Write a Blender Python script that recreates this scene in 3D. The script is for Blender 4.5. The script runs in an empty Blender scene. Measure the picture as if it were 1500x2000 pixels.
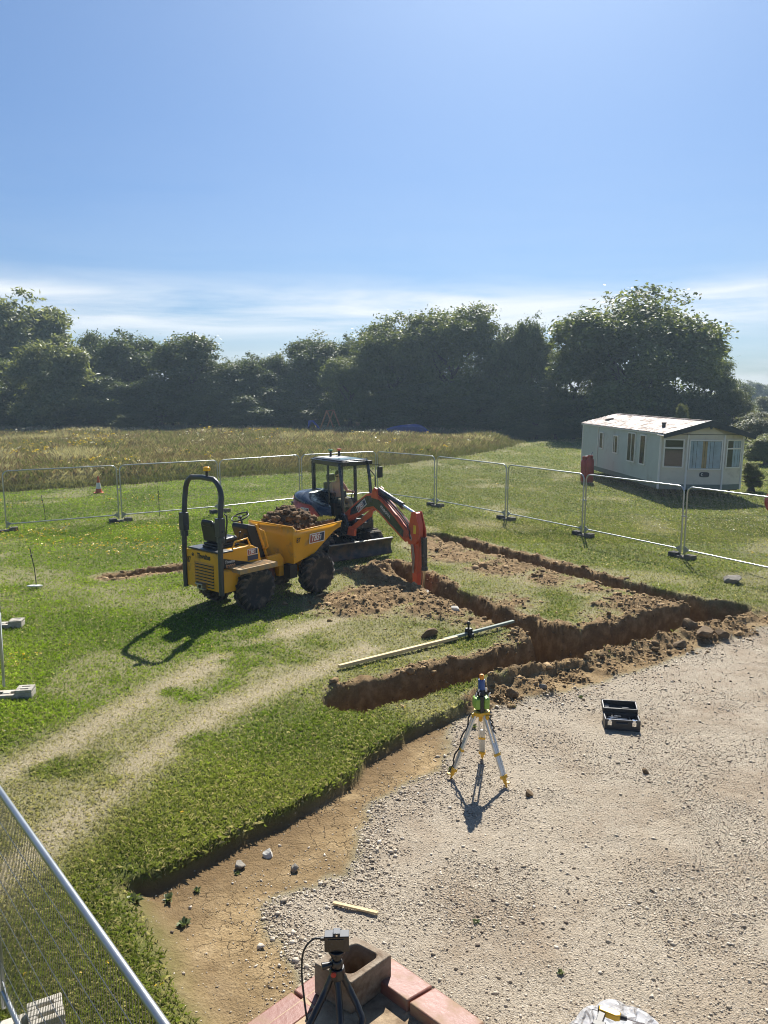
import bpy, bmesh, math, random
import numpy as np
from mathutils import Vector, Matrix, Euler, Quaternion

# ---------------------------------------------------------------- camera, sky, sun, exposure
SC = bpy.context.scene
COL = SC.collection
CAM_H = 4.4
PITCH = math.radians(9.0)
SUN_EL, SUN_AZ = math.radians(44.8), math.radians(11.5)      # azimuth measured from +Y towards +X

cam_data = bpy.data.cameras.new('camera')
cam_data.sensor_fit = 'VERTICAL'
cam_data.sensor_height = 24.0
cam_data.lens = 24.0 * 1502.0 / 2000.0
cam_data.clip_start = 0.05
cam_data.clip_end = 5000.0
cam = bpy.data.objects.new('camera', cam_data)
cam.location = (0, 0, CAM_H)
cam.rotation_euler = (math.radians(90.0) - PITCH, 0, 0)
COL.objects.link(cam)
SC.camera = cam

SC.view_settings.view_transform = 'Standard'
SC.view_settings.look = 'None'
SC.view_settings.gamma = 1.0
SC.view_settings.exposure = 1.05
SC.cycles.max_bounces = 8
SC.cycles.transparent_max_bounces = 24
SC.cycles.use_denoising = True
SC.cycles.denoising_input_passes = 'RGB_ALBEDO_NORMAL'
SC.cycles.denoising_prefilter = 'ACCURATE'
SC.cycles.filter_width = 1.05
SC.cycles.sample_clamp_indirect = 6.0
SC.cycles.sample_clamp_direct = 12.0

world = bpy.data.worlds.new('World')
SC.world = world
world.use_nodes = True
wn, wl = world.node_tree.nodes, world.node_tree.links
wn.clear()
w_out = wn.new('ShaderNodeOutputWorld')
w_bg = wn.new('ShaderNodeBackground')
w_bg.inputs['Strength'].default_value = 0.0445
sky = wn.new('ShaderNodeTexSky')
sky.sky_type = 'NISHITA'
sky.sun_disc = False
sky.sun_elevation = SUN_EL
sky.sun_rotation = SUN_AZ
sky.altitude = 60
sky.air_density = 1.0
sky.dust_density = 0.95
sky.ozone_density = 3.0
w_tc = wn.new('ShaderNodeTexCoord')
w_sep = wn.new('ShaderNodeSeparateXYZ')
wl.new(w_tc.outputs['Generated'], w_sep.inputs[0])
# thin cirrus: streaks that live on a high layer, densest low over the horizon
w_map = wn.new('ShaderNodeMapping')
w_map.inputs['Scale'].default_value = (2.2, 2.2, 17.0)
w_map.inputs['Rotation'].default_value = (0.0, math.radians(4), 0.0)
w_map.inputs['Location'].default_value = (3.1, 0.4, 0.55)
wl.new(w_tc.outputs['Generated'], w_map.inputs[0])
w_no = wn.new('ShaderNodeTexNoise')
w_no.inputs['Scale'].default_value = 1.5
w_no.inputs['Detail'].default_value = 9.0
w_no.inputs['Roughness'].default_value = 0.55
w_no.inputs['Distortion'].default_value = 0.35
wl.new(w_map.outputs[0], w_no.inputs['Vector'])
w_r1 = wn.new('ShaderNodeValToRGB')
w_r1.color_ramp.elements[0].position = 0.30
w_r1.color_ramp.elements[0].color = (0, 0, 0, 1)
w_r1.color_ramp.elements[1].position = 0.54
w_r1.color_ramp.elements[1].color = (1, 1, 1, 1)
wl.new(w_no.outputs['Fac'], w_r1.inputs[0])
w_band = wn.new('ShaderNodeValToRGB')          # where in the sky (sine of elevation) the cirrus hangs
cr = w_band.color_ramp
cr.elements[0].position = 0.0
cr.elements[0].color = (0.55, 0.55, 0.55, 1)
cr.elements[1].position = 0.30
cr.elements[1].color = (0.0, 0.0, 0.0, 1)
for p, c in ((0.060, 0.22), (0.080, 0.85), (0.114, 1.0), (0.126, 0.36), (0.145, 0.06)):
    e = cr.elements.new(p)
    e.color = (c, c, c, 1)
wl.new(w_sep.outputs['Z'], w_band.inputs[0])
w_mul = wn.new('ShaderNodeMath')
w_mul.operation = 'MULTIPLY'
wl.new(w_r1.outputs[0], w_mul.inputs[0])
wl.new(w_band.outputs[0], w_mul.inputs[1])
w_tint = wn.new('ShaderNodeMixRGB')
w_tint.blend_type = 'MULTIPLY'
w_tint.inputs[0].default_value = 1.0
w_tint.inputs[2].default_value = (0.80, 0.985, 1.17, 1)
wl.new(sky.outputs[0], w_tint.inputs[1])
w_low = wn.new('ShaderNodeValToRGB')           # the milky air low down takes some light out of the sky
w_low.color_ramp.elements[0].position = 0.0
w_low.color_ramp.elements[0].color = (0.66, 0.72, 0.84, 1)
w_low.color_ramp.elements[1].position = 0.40
w_low.color_ramp.elements[1].color = (1, 1, 1, 1)
wl.new(w_sep.outputs['Z'], w_low.inputs[0])
w_t2 = wn.new('ShaderNodeMixRGB')
w_t2.blend_type = 'MULTIPLY'
w_t2.inputs[0].default_value = 1.0
wl.new(w_tint.outputs[0], w_t2.inputs[1])
wl.new(w_low.outputs[0], w_t2.inputs[2])
w_mix = wn.new('ShaderNodeMixRGB')
w_mix.inputs[2].default_value = (10.2, 10.7, 11.2, 1)
wl.new(w_mul.outputs[0], w_mix.inputs[0])
wl.new(w_t2.outputs[0], w_mix.inputs[1])
wl.new(w_mix.outputs[0], w_bg.inputs['Color'])
wl.new(w_bg.outputs[0], w_out.inputs['Surface'])

sun_data = bpy.data.lights.new('sun', 'SUN')
sun_data.energy = 4.7
sun_data.angle = math.radians(0.53)
sun_data.color = (1.0, 0.945, 0.86)
sun = bpy.data.objects.new('sun', sun_data)
sd = Vector((math.sin(SUN_AZ) * math.cos(SUN_EL), math.cos(SUN_AZ) * math.cos(SUN_EL), math.sin(SUN_EL)))
sun.rotation_euler = sd.to_track_quat('Z', 'Y').to_euler()
sun.location = (20, 60, 70)
COL.objects.link(sun)

# ---------------------------------------------------------------- helpers
def at(u, v, z=0.0):
    """Where the ray through photo pixel (u, v) meets the level z: used to survey the plan of the site."""
    cx, cy = (u - 750) / 1502.0, (v - 1000) / 1502.0
    s, c = math.sin(PITCH), math.cos(PITCH)
    t = (CAM_H - z) / (s + cy * c)
    return (cx * t, t * (c - cy * s))

def R(d):
    return math.radians(d)

class MB:
    """Collects shapes; build() links them as ONE mesh object."""
    def __init__(self):
        self.v, self.f, self.M = [], [], None
    def add(self, vs, fs):
        o = len(self.v)
        for p in vs:
            p = Vector(p)
            self.v.append(tuple(self.M @ p) if self.M else tuple(p))
        self.f.extend([tuple(i + o for i in f) for f in fs])
        return self
    def box(self, lo, hi):
        x0, y0, z0 = lo
        x1, y1, z1 = hi
        return self.add([(x0, y0, z0), (x1, y0, z0), (x1, y1, z0), (x0, y1, z0), (x0, y0, z1), (x1, y0, z1), (x1, y1, z1), (x0, y1, z1)],
                        [(0, 3, 2, 1), (4, 5, 6, 7), (0, 1, 5, 4), (1, 2, 6, 5), (2, 3, 7, 6), (3, 0, 4, 7)])
    def cbox(self, c, d, rot=None):
        """Box by centre, full size and an optional Euler rotation in degrees."""
        m = Matrix.Translation(Vector(c))
        if rot:
            m = m @ Euler([R(a) for a in rot]).to_matrix().to_4x4()
        h = [x / 2 for x in d]
        vs = [m @ Vector((sx * h[0], sy * h[1], sz * h[2])) for sz in (-1, 1) for sx, sy in ((-1, -1), (1, -1), (1, 1), (-1, 1))]
        return self.add(vs, [(0, 3, 2, 1), (4, 5, 6, 7), (0, 1, 5, 4), (1, 2, 6, 5), (2, 3, 7, 6), (3, 0, 4, 7)])
    def bar(self, p0, p1, w, h, up=(0, 0, 1)):
        p0, p1 = Vector(p0), Vector(p1)
        d = (p1 - p0).normalized()
        s = d.cross(Vector(up))
        if s.length < 1e-4:
            s = d.cross(Vector((1, 0, 0)))
        s.normalize()
        u = s.cross(d)
        vs = [p + s * a * w / 2 + u * b * h / 2 for p in (p0, p1) for a, b in ((-1, -1), (1, -1), (1, 1), (-1, 1))]
        return self.add(vs, [(0, 1, 2, 3), (7, 6, 5, 4), (0, 4, 5, 1), (1, 5, 6, 2), (2, 6, 7, 3), (3, 7, 4, 0)])
    def prism(self, poly, a0, a1, plane='xz'):
        """Polygon in a plane, extruded along the third axis."""
        def P(p, a):
            return {'xz': (p[0], a, p[1]), 'xy': (p[0], p[1], a), 'yz': (a, p[0], p[1])}[plane]
        n = len(poly)
        vs = [P(p, a0) for p in poly] + [P(p, a1) for p in poly]
        fs = [tuple(range(n)), tuple(range(2 * n - 1, n - 1, -1))] + [(i, (i + 1) % n, n + (i + 1) % n, n + i) for i in range(n)]
        return self.add(vs, fs)
    def tube(self, path, r, seg=8, closed=False):
        path = [Vector(p) for p in path]
        n = len(path)
        rs = r if isinstance(r, (list, tuple)) else [r] * n
        vs, fs, prev = [], [], None
        for i, p in enumerate(path):
            a = path[(i - 1) % n] if (i > 0 or closed) else p
            b = path[(i + 1) % n] if (i < n - 1 or closed) else p
            d = (b - a).normalized()
            if prev is None:
                s = d.cross(Vector((0, 0, 1)))
                if s.length < 1e-3:
                    s = d.cross(Vector((0, 1, 0)))
            else:
                s = prev - d * prev.dot(d)
            s.normalize()
            prev = s
            u = d.cross(s)
            for k in range(seg):
                t = 2 * math.pi * k / seg
                vs.append(p + (s * math.cos(t) + u * math.sin(t)) * rs[i])
        for i in range(n if closed else n - 1):
            j = (i + 1) % n
            for k in range(seg):
                l = (k + 1) % seg
                fs.append((i * seg + k, i * seg + l, j * seg + l, j * seg + k))
        if not closed:
            fs.append(tuple(range(seg - 1, -1, -1)))
            fs.append(tuple(range((n - 1) * seg, n * seg)))
        return self.add(vs, fs)
    def cyl(self, p0, p1, r0, r1=None, seg=14):
        return self.tube([p0, p1], [r0, r0 if r1 is None else r1], seg)
    def lathe(self, prof, seg=20, M=None):
        """Profile of (radius, height) turned round z; closed at both ends."""
        vs, fs = [], []
        for (r, z) in prof:
            for k in range(seg):
                t = 2 * math.pi * k / seg
                p = Vector((r * math.cos(t), r * math.sin(t), z))
                vs.append(M @ p if M else p)
        n = len(prof)
        for i in range(n - 1):
            for k in range(seg):
                l = (k + 1) % seg
                fs.append((i * seg + k, i * seg + l, (i + 1) * seg + l, (i + 1) * seg + k))
        fs.append(tuple(range(seg - 1, -1, -1)))
        fs.append(tuple(range((n - 1) * seg, n * seg)))
        return self.add(vs, fs)
    def ball(self, c, r, seg=14, rings=8):
        c = Vector(c)
        rr = r if isinstance(r, (tuple, list)) else (r, r, r)
        prof = [(max(math.sin(math.pi * i / rings), 1e-3), -math.cos(math.pi * i / rings)) for i in range(rings + 1)]
        return self.lathe(prof, seg, Matrix.Translation(c) @ Matrix.Diagonal((rr[0], rr[1], rr[2], 1)))
    def build(self, name, mat=None, parent=None, bevel=0.0, smooth=35.0, fix=True):
        me = bpy.data.meshes.new(name)
        me.from_pydata(self.v, [], self.f)
        if fix:
            bm = bmesh.new()
            bm.from_mesh(me)
            bmesh.ops.recalc_face_normals(bm, faces=bm.faces)
            bm.to_mesh(me)
            bm.free()
        if smooth:
            me.polygons.foreach_set('use_smooth', [True] * len(me.polygons))
            me.set_sharp_from_angle(angle=R(smooth))
        me.update()
        return link(name, me, mat, parent, bevel)

def link(name, me, mat=None, parent=None, bevel=0.0):
    o = bpy.data.objects.new(name, me)
    COL.objects.link(o)
    if mat is not None:
        me.materials.append(mat)
    if parent is not None:
        o.parent = parent
    if bevel:
        b = o.modifiers.new('bevel', 'BEVEL')
        b.width = bevel
        b.segments = 2
        b.limit_method = 'ANGLE'
        b.angle_limit = R(40)
    return o

def tag(o, label=None, cat=None, group=None, kind=None):
    if label: o['label'] = label
    if cat: o['category'] = cat
    if group: o['group'] = group
    if kind: o['kind'] = kind
    return o

def thing(name, loc, rz, label, cat, group=None):
    e = bpy.data.objects.new(name, None)
    e.empty_display_size = 0.2
    e.location = loc
    e.rotation_euler = (0, 0, rz)
    COL.objects.link(e)
    return tag(e, label, cat, group)

def copy_tree(o, parent=None):
    kids = [c for c in bpy.data.objects if c.parent == o]
    c = o.copy()
    COL.objects.link(c)
    c.parent = parent
    for k in kids:
        copy_tree(k, c)
    return c

def lettering(name, text, size, mat, parent, M, depth=0.002, shear=0.0, bold=0.0, align='CENTER', sx=1.0):
    """Text as real raised geometry; M places the text plane (x right, y up, z out of the surface)."""
    cu = bpy.data.curves.new(name, 'FONT')
    cu.body = text
    cu.size = size
    cu.extrude = depth
    cu.shear = shear
    cu.offset = bold
    cu.align_x = align
    cu.align_y = 'CENTER'
    cu.resolution_u = 3
    t = bpy.data.objects.new(name + '_curve', cu)
    COL.objects.link(t)
    dg = bpy.context.evaluated_depsgraph_get()
    me = bpy.data.meshes.new_from_object(t.evaluated_get(dg))
    bpy.data.objects.remove(t)
    me.transform(M @ Matrix.Diagonal((sx, 1, 1, 1)))
    me.name = name
    me.materials.clear()
    return link(name, me, mat, parent)

def frame_matrix(origin, xdir, ydir):
    x = Vector(xdir).normalized()
    y = Vector(ydir)
    y = (y - x * y.dot(x)).normalized()
    z = x.cross(y)
    m = Matrix((x, y, z)).transposed().to_4x4()
    m.translation = Vector(origin)
    return m

# ---------------------------------------------------------------- noise on numpy arrays
def _hash(ix, iy, seed):
    n = (ix.astype(np.int64) * 374761393 + iy.astype(np.int64) * 668265263 + seed * 974634777) & 0x7fffffff
    n = ((n ^ (n >> 13)) * 1274126177) & 0x7fffffff
    n = (n ^ (n >> 16)) & 0xffff
    return n / 65535.0

def vnoise(x, y, seed=0):
    ix, iy = np.floor(x), np.floor(y)
    fx, fy = x - ix, y - iy
    fx = fx * fx * (3 - 2 * fx)
    fy = fy * fy * (3 - 2 * fy)
    a, b = _hash(ix, iy, seed), _hash(ix + 1, iy, seed)
    c, d = _hash(ix, iy + 1, seed), _hash(ix + 1, iy + 1, seed)
    return (a * (1 - fx) + b * fx) * (1 - fy) + (c * (1 - fx) + d * fx) * fy

def fbm(x, y, seed=0, octv=4):
    s, a, t = 0.0, 0.5, 0.0
    for i in range(octv):
        s = s + a * vnoise(x * 2 ** i + 17.3 * i, y * 2 ** i - 9.1 * i, seed + i)
        t += a
        a *= 0.5
    return s / t

def sstep(a, b, x):
    t = np.clip((x - a) / (b - a), 0, 1)
    return t * t * (3 - 2 * t)

def seg_dist(x, y, p, q):
    px, py = p
    dx, dy = q[0] - px, q[1] - py
    t = np.clip(((x - px) * dx + (y - py) * dy) / (dx * dx + dy * dy), 0, 1)
    return np.hypot(x - px - t * dx, y - py - t * dy), t

def line_dist(x, y, pts):
    d = None
    for i in range(len(pts) - 1):
        e, _ = seg_dist(x, y, pts[i], pts[i + 1])
        d = e if d is None else np.minimum(d, e)
    return d

def poly_sd(x, y, poly):
    """Signed distance to a polygon, negative inside."""
    ins = np.zeros(x.shape, bool)
    n = len(poly)
    d = None
    for i in range(n):
        (x0, y0), (x1, y1) = poly[i], poly[(i + 1) % n]
        e, _ = seg_dist(x, y, (x0, y0), (x1, y1))
        d = e if d is None else np.minimum(d, e)
        if y0 != y1:
            cond = ((y0 > y) != (y1 > y)) & (x < (x1 - x0) * (y - y0) / (y1 - y0) + x0)
            ins ^= cond
    return np.where(ins, -d, d)

# ---------------------------------------------------------------- materials
def new_mat(name):
    m = bpy.data.materials.new(name)
    m.use_nodes = True
    nt = m.node_tree
    return m, nt.nodes, nt.links, nt.nodes['Principled BSDF']

def noise_node(n, l, scale, detail=4.0, rough=0.55, coord='Object', vec=None):
    if vec is None:
        tc = n.new('ShaderNodeTexCoord')
        vec = tc.outputs[coord]
    t = n.new('ShaderNodeTexNoise')
    t.inputs['Scale'].default_value = scale
    t.inputs['Detail'].default_value = detail
    t.inputs['Roughness'].default_value = rough
    l.new(vec, t.inputs['Vector'])
    return t

def ramp_node(n, l, src, stops):
    r = n.new('ShaderNodeValToRGB')
    els = r.color_ramp.elements
    while len(els) < len(stops):
        els.new(0.5)
    for e, (p, c) in zip(els, stops):
        e.position = p
        e.color = (c, c, c, 1) if isinstance(c, (int, float)) else (c[0], c[1], c[2], 1)
    l.new(src, r.inputs[0])
    return r

def mixc(n, l, fac, a, b, mode='MIX'):
    m = n.new('ShaderNodeMixRGB')
    m.blend_type = mode
    for s, i in ((fac, 0), (a, 1), (b, 2)):
        if hasattr(s, 'links') or hasattr(s, 'is_linked'):
            l.new(s, m.inputs[i])
        elif isinstance(s, (int, float)):
            m.inputs[i].default_value = s if i == 0 else (s, s, s, 1)
        else:
            m.inputs[i].default_value = (s[0], s[1], s[2], 1)
    return m.outputs[0]

def math_node(n, l, op, a, b=None, clamp=False):
    m = n.new('ShaderNodeMath')
    m.operation = op
    m.use_clamp = clamp
    for s, i in ((a, 0), (b, 1)):
        if s is None: continue
        if hasattr(s, 'is_linked'): l.new(s, m.inputs[i])
        else: m.inputs[i].default_value = s
    return m.outputs[0]

def bump_node(n, l, h, strength, dist=0.02):
    b = n.new('ShaderNodeBump')
    b.inputs['Strength'].default_value = strength
    b.inputs['Distance'].default_value = dist
    l.new(h, b.inputs['Height'])
    return b.outputs[0]

def surf(name, rgb, rough=0.5, metal=0.0, var=0.15, scale=6.0, dirt=None, dirt_amt=0.0, dirt_scale=3.0, bump=0.0, bump_scale=60.0, spec=0.5, coat=0.0):
    """A plain material with tone variation, patches of dirt and a fine bump."""
    m, n, l, p = new_mat(name)
    no = noise_node(n, l, scale)
    lo = tuple(c * (1 - var) for c in rgb)
    hi = tuple(min(c * (1 + var), 0.95) for c in rgb)
    col = ramp_node(n, l, no.outputs['Fac'], ((0.3, lo), (0.7, hi))).outputs[0]
    rgh = None
    if dirt:
        dn = noise_node(n, l, dirt_scale, 8.0, 0.65)
        f = ramp_node(n, l, dn.outputs['Fac'], ((0.62 - dirt_amt * 0.4, 0.0), (0.78 - dirt_amt * 0.3, 1.0))).outputs[0]
        col = mixc(n, l, f, col, dirt)
        rgh = mixc(n, l, f, rough, 0.9)
    l.new(col, p.inputs['Base Color'])
    if rgh is not None: l.new(rgh, p.inputs['Roughness'])
    else: p.inputs['Roughness'].default_value = rough
    p.inputs['Metallic'].default_value = metal
    p.inputs['Specular IOR Level'].default_value = spec
    p.inputs['Coat Weight'].default_value = coat
    if bump:
        bn = noise_node(n, l, bump_scale, 5.0, 0.6)
        l.new(bump_node(n, l, bn.outputs['Fac'], bump), p.inputs['Normal'])
    return m

def glass(name, tint, keep=0.85, rough=0.02):
    m = bpy.data.materials.new(name)
    m.use_nodes = True
    n, l = m.node_tree.nodes, m.node_tree.links
    n.clear()
    out = n.new('ShaderNodeOutputMaterial')
    tr = n.new('ShaderNodeBsdfTransparent')
    tr.inputs[0].default_value = tuple(c * keep for c in tint) + (1,)
    gl = n.new('ShaderNodeBsdfGlossy')
    gl.inputs['Roughness'].default_value = rough
    lw = n.new('ShaderNodeLayerWeight')          # grazing-angle sheen, the same from both sides of a thin pane
    lw.inputs[0].default_value = 0.5
    fr = math_node(n, l, 'ADD', math_node(n, l, 'MULTIPLY', math_node(n, l, 'POWER', lw.outputs['Facing'], 4.0), 0.55), 0.035)
    mx = n.new('ShaderNodeMixShader')
    l.new(fr, mx.inputs[0])
    l.new(tr.outputs[0], mx.inputs[1])
    l.new(gl.outputs[0], mx.inputs[2])
    l.new(mx.outputs[0], out.inputs['Surface'])
    return m

def leaf_mat(name, lo, hi, trans=0.4, attr='tone', rough=0.40, spec=0.35):
    """Leaves and blades: two-sided, letting some light through; tone varies from leaf to leaf."""
    m = bpy.data.materials.new(name)
    m.use_nodes = True
    n, l = m.node_tree.nodes, m.node_tree.links
    n.clear()
    out = n.new('ShaderNodeOutputMaterial')
    if attr == 'tone':
        a = n.new('ShaderNodeAttribute')
        a.attribute_name = 'tone'
        col = mixc(n, l, a.outputs['Fac'], lo, hi)
    else:
        a = n.new('ShaderNodeAttribute')
        a.attribute_name = attr
        col = a.outputs['Color']
    d = n.new('ShaderNodeBsdfPrincipled')
    d.inputs['Roughness'].default_value = rough
    d.inputs['Specular IOR Level'].default_value = spec
    l.new(col, d.inputs['Base Color'])
    t = n.new('ShaderNodeBsdfTranslucent')
    tc = mixc(n, l, 1.0, col, (1.15, 1.1, 0.55), 'MULTIPLY')
    l.new(tc, t.inputs[0])
    mx = n.new('ShaderNodeMixShader')
    mx.inputs[0].default_value = trans
    l.new(d.outputs[0], mx.inputs[1])
    l.new(t.outputs[0], mx.inputs[2])
    l.new(mx.outputs[0], out.inputs['Surface'])
    return m

def bulk(name, verts, faces_flat, k, mat, attrs=None, smooth=False):
    """A big mesh straight from arrays: every face has k corners."""
    nf = len(faces_flat) // k
    me = bpy.data.meshes.new(name)
    me.vertices.add(len(verts))
    me.vertices.foreach_set('co', np.ascontiguousarray(verts, np.float32).ravel())
    me.loops.add(len(faces_flat))
    me.loops.foreach_set('vertex_index', np.ascontiguousarray(faces_flat, np.int32))
    me.polygons.add(nf)
    me.polygons.foreach_set('loop_start', np.arange(0, nf * k, k, dtype=np.int32))
    if smooth:
        me.polygons.foreach_set('use_smooth', np.ones(nf, bool))
    for nm, (typ, arr) in (attrs or {}).items():
        a = me.attributes.new(nm, typ, 'POINT')
        a.data.foreach_set('value' if typ == 'FLOAT' else 'color', np.ascontiguousarray(arr, np.float32).ravel())
    me.update(calc_edges=True)
    return link(name, me, mat)
# ---------------------------------------------------------------- plan of the site
AX = (0.852, 0.523)            # along the front trench
CX = (0.523, -0.852)           # across, towards the house
BANK = [at(*p) for p in ((890, 1380), (850, 1397), (800, 1420), (768, 1440), (712, 1472), (690, 1508), (640, 1540), (572, 1578), (500, 1605), (420, 1648), (340, 1690), (250, 1722))]
BANK2 = [at(*p) for p in ((250, 1722), (285, 1775), (318, 1840), (345, 1905), (388, 2000), (455, 2120))]
LOW = BANK + BANK2[1:] + [(-1.0, 1.0), (16, 1.0), (16, 17.6), (11.5, 16.3), (8.6, 15.5), (7.4, 15.0), (5.7, 13.8), (4.1, 12.7), (2.75, 11.9), (1.6, 11.1)]
GRAVEL = [at(u, v, -0.15) for u, v in ((905, 1395), (868, 1440), (862, 1500), (795, 1530), (722, 1572), (700, 1620), (706, 1660), (676, 1702), (600, 1732), (530, 1757), (518, 1792), (545, 1840), (575, 1880), (592, 1930), (600, 2010), (620, 2150))] + \
         [(0.2, 0.5), (16, 0.5), (16, 17.3), (11.5, 15.9), (8.6, 15.0), (7.3, 14.3), (5.6, 13.1), (4.1, 12.0), (2.75, 11.15), (1.5, 10.6)]
TRENCHES = [   # start, end, half width, depth
    ((-0.42, 10.59), (7.05, 15.3), 0.40, 0.95),
    ((0.15, 19.2), (3.12, 12.9), 0.33, 0.75),
    ((1.62, 23.2), (6.75, 15.2), 0.31, 0.75),
    ((-6.45, 17.95), (-3.3, 20.0), 0.22, 0.45),
    ((1.1, 23.0), (1.62, 23.2), 0.28, 0.6),
]
MEADOW = [at(0, 962), at(150, 953), at(240, 948), at(360, 938), at(590, 924), at(720, 913), at(870, 897), at(950, 884), at(1000, 873), (14, 72), (16, 100), (-90, 110), (-90, 28), (-30, 31)]
TRACK1 = [at(*p) for p in ((660, 1205), (560, 1235), (430, 1285), (330, 1340), (230, 1395), (110, 1465), (0, 1520), (-200, 1620))]
TRACK2 = [at(*p) for p in ((760, 1240), (640, 1300), (540, 1335), (430, 1385), (330, 1450), (240, 1510), (150, 1590), (60, 1660), (-100, 1780))]
DRYPATCH = [at(*p) for p in ((640, 1190), (760, 1230), (700, 1320), (560, 1370), (430, 1440), (300, 1520), (180, 1620), (60, 1720), (-160, 1800), (-260, 1600), (0, 1480), (150, 1400), (280, 1310), (420, 1240), (520, 1200))]
SPOIL = [       # loose soil thrown about: (pixel x, y, radius in metres, how thick)
    (700, 1180, 1.2, 0.8), (640, 1165, 0.7, 0.6), (770, 1160, 1.2, 1.0), (860, 1185, 1.1, 0.8), (760, 1125, 0.9, 1.0), (930, 1215, 0.8, 0.55),
    (720, 1115, 0.8, 0.8), (890, 1085, 1.1, 0.82), (980, 1110, 1.15, 0.72), (1070, 1130, 1.1, 0.64), (1150, 1150, 0.8, 0.55), (1180, 1205, 0.7, 0.5), (990, 1175, 0.9, 0.6),
    (1260, 1190, 1.1, 0.85), (860, 1065, 1.2, 0.75), (940, 1025, 1.5, 0.35), (1020, 1030, 1.4, 0.25), (820, 1035, 0.8, 0.5), (1075, 1235, 0.7, 0.95), (1040, 1255, 0.6, 0.8), (985, 1345, 0.35, 0.9), (1040, 1325, 0.4, 0.95), (1105, 1303, 0.42, 0.95), (1170, 1283, 0.45, 0.95), (1235, 1266, 0.5, 1.0), (1300, 1248, 0.5, 1.0), (1365, 1232, 0.5, 1.0), (1430, 1218, 0.5, 0.9), (1490, 1200, 0.6, 0.6), (930, 1362, 0.28, 0.6), (1395, 1180, .5, .6), (1330, 1170, .6, .6), (560, 1170, 0.8, 0.3), (820, 1235, 0.6, 0.35), (760, 1212, 0.7, 0.3),
]
SPOILW = [(at(u, v), r, k) for u, v, r, k in SPOIL]
HEAPS = [(at(750, 1122), 0.55, 0.22), (at(720, 1130), 0.45, 0.14), (at(1080, 1243), 0.60, 0.17), (at(1045, 1235), 0.4, 0.10), (at(860, 1190), 0.6, 0.08), (at(1250, 1190), 0.6, 0.12),
         (at(1380, 1225), 0.5, 0.10), (at(1330, 1240), 0.45, 0.08), (at(960, 1340), 0.4, 0.05), (at(1000, 1333), 0.35, 0.07), (at(1050, 1322), 0.4, 0.06), (at(1470, 1205), 0.5, 0.07), (at(780, 1155), 0.5, 0.12), (at(690, 1185), .5, .08)]

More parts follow.
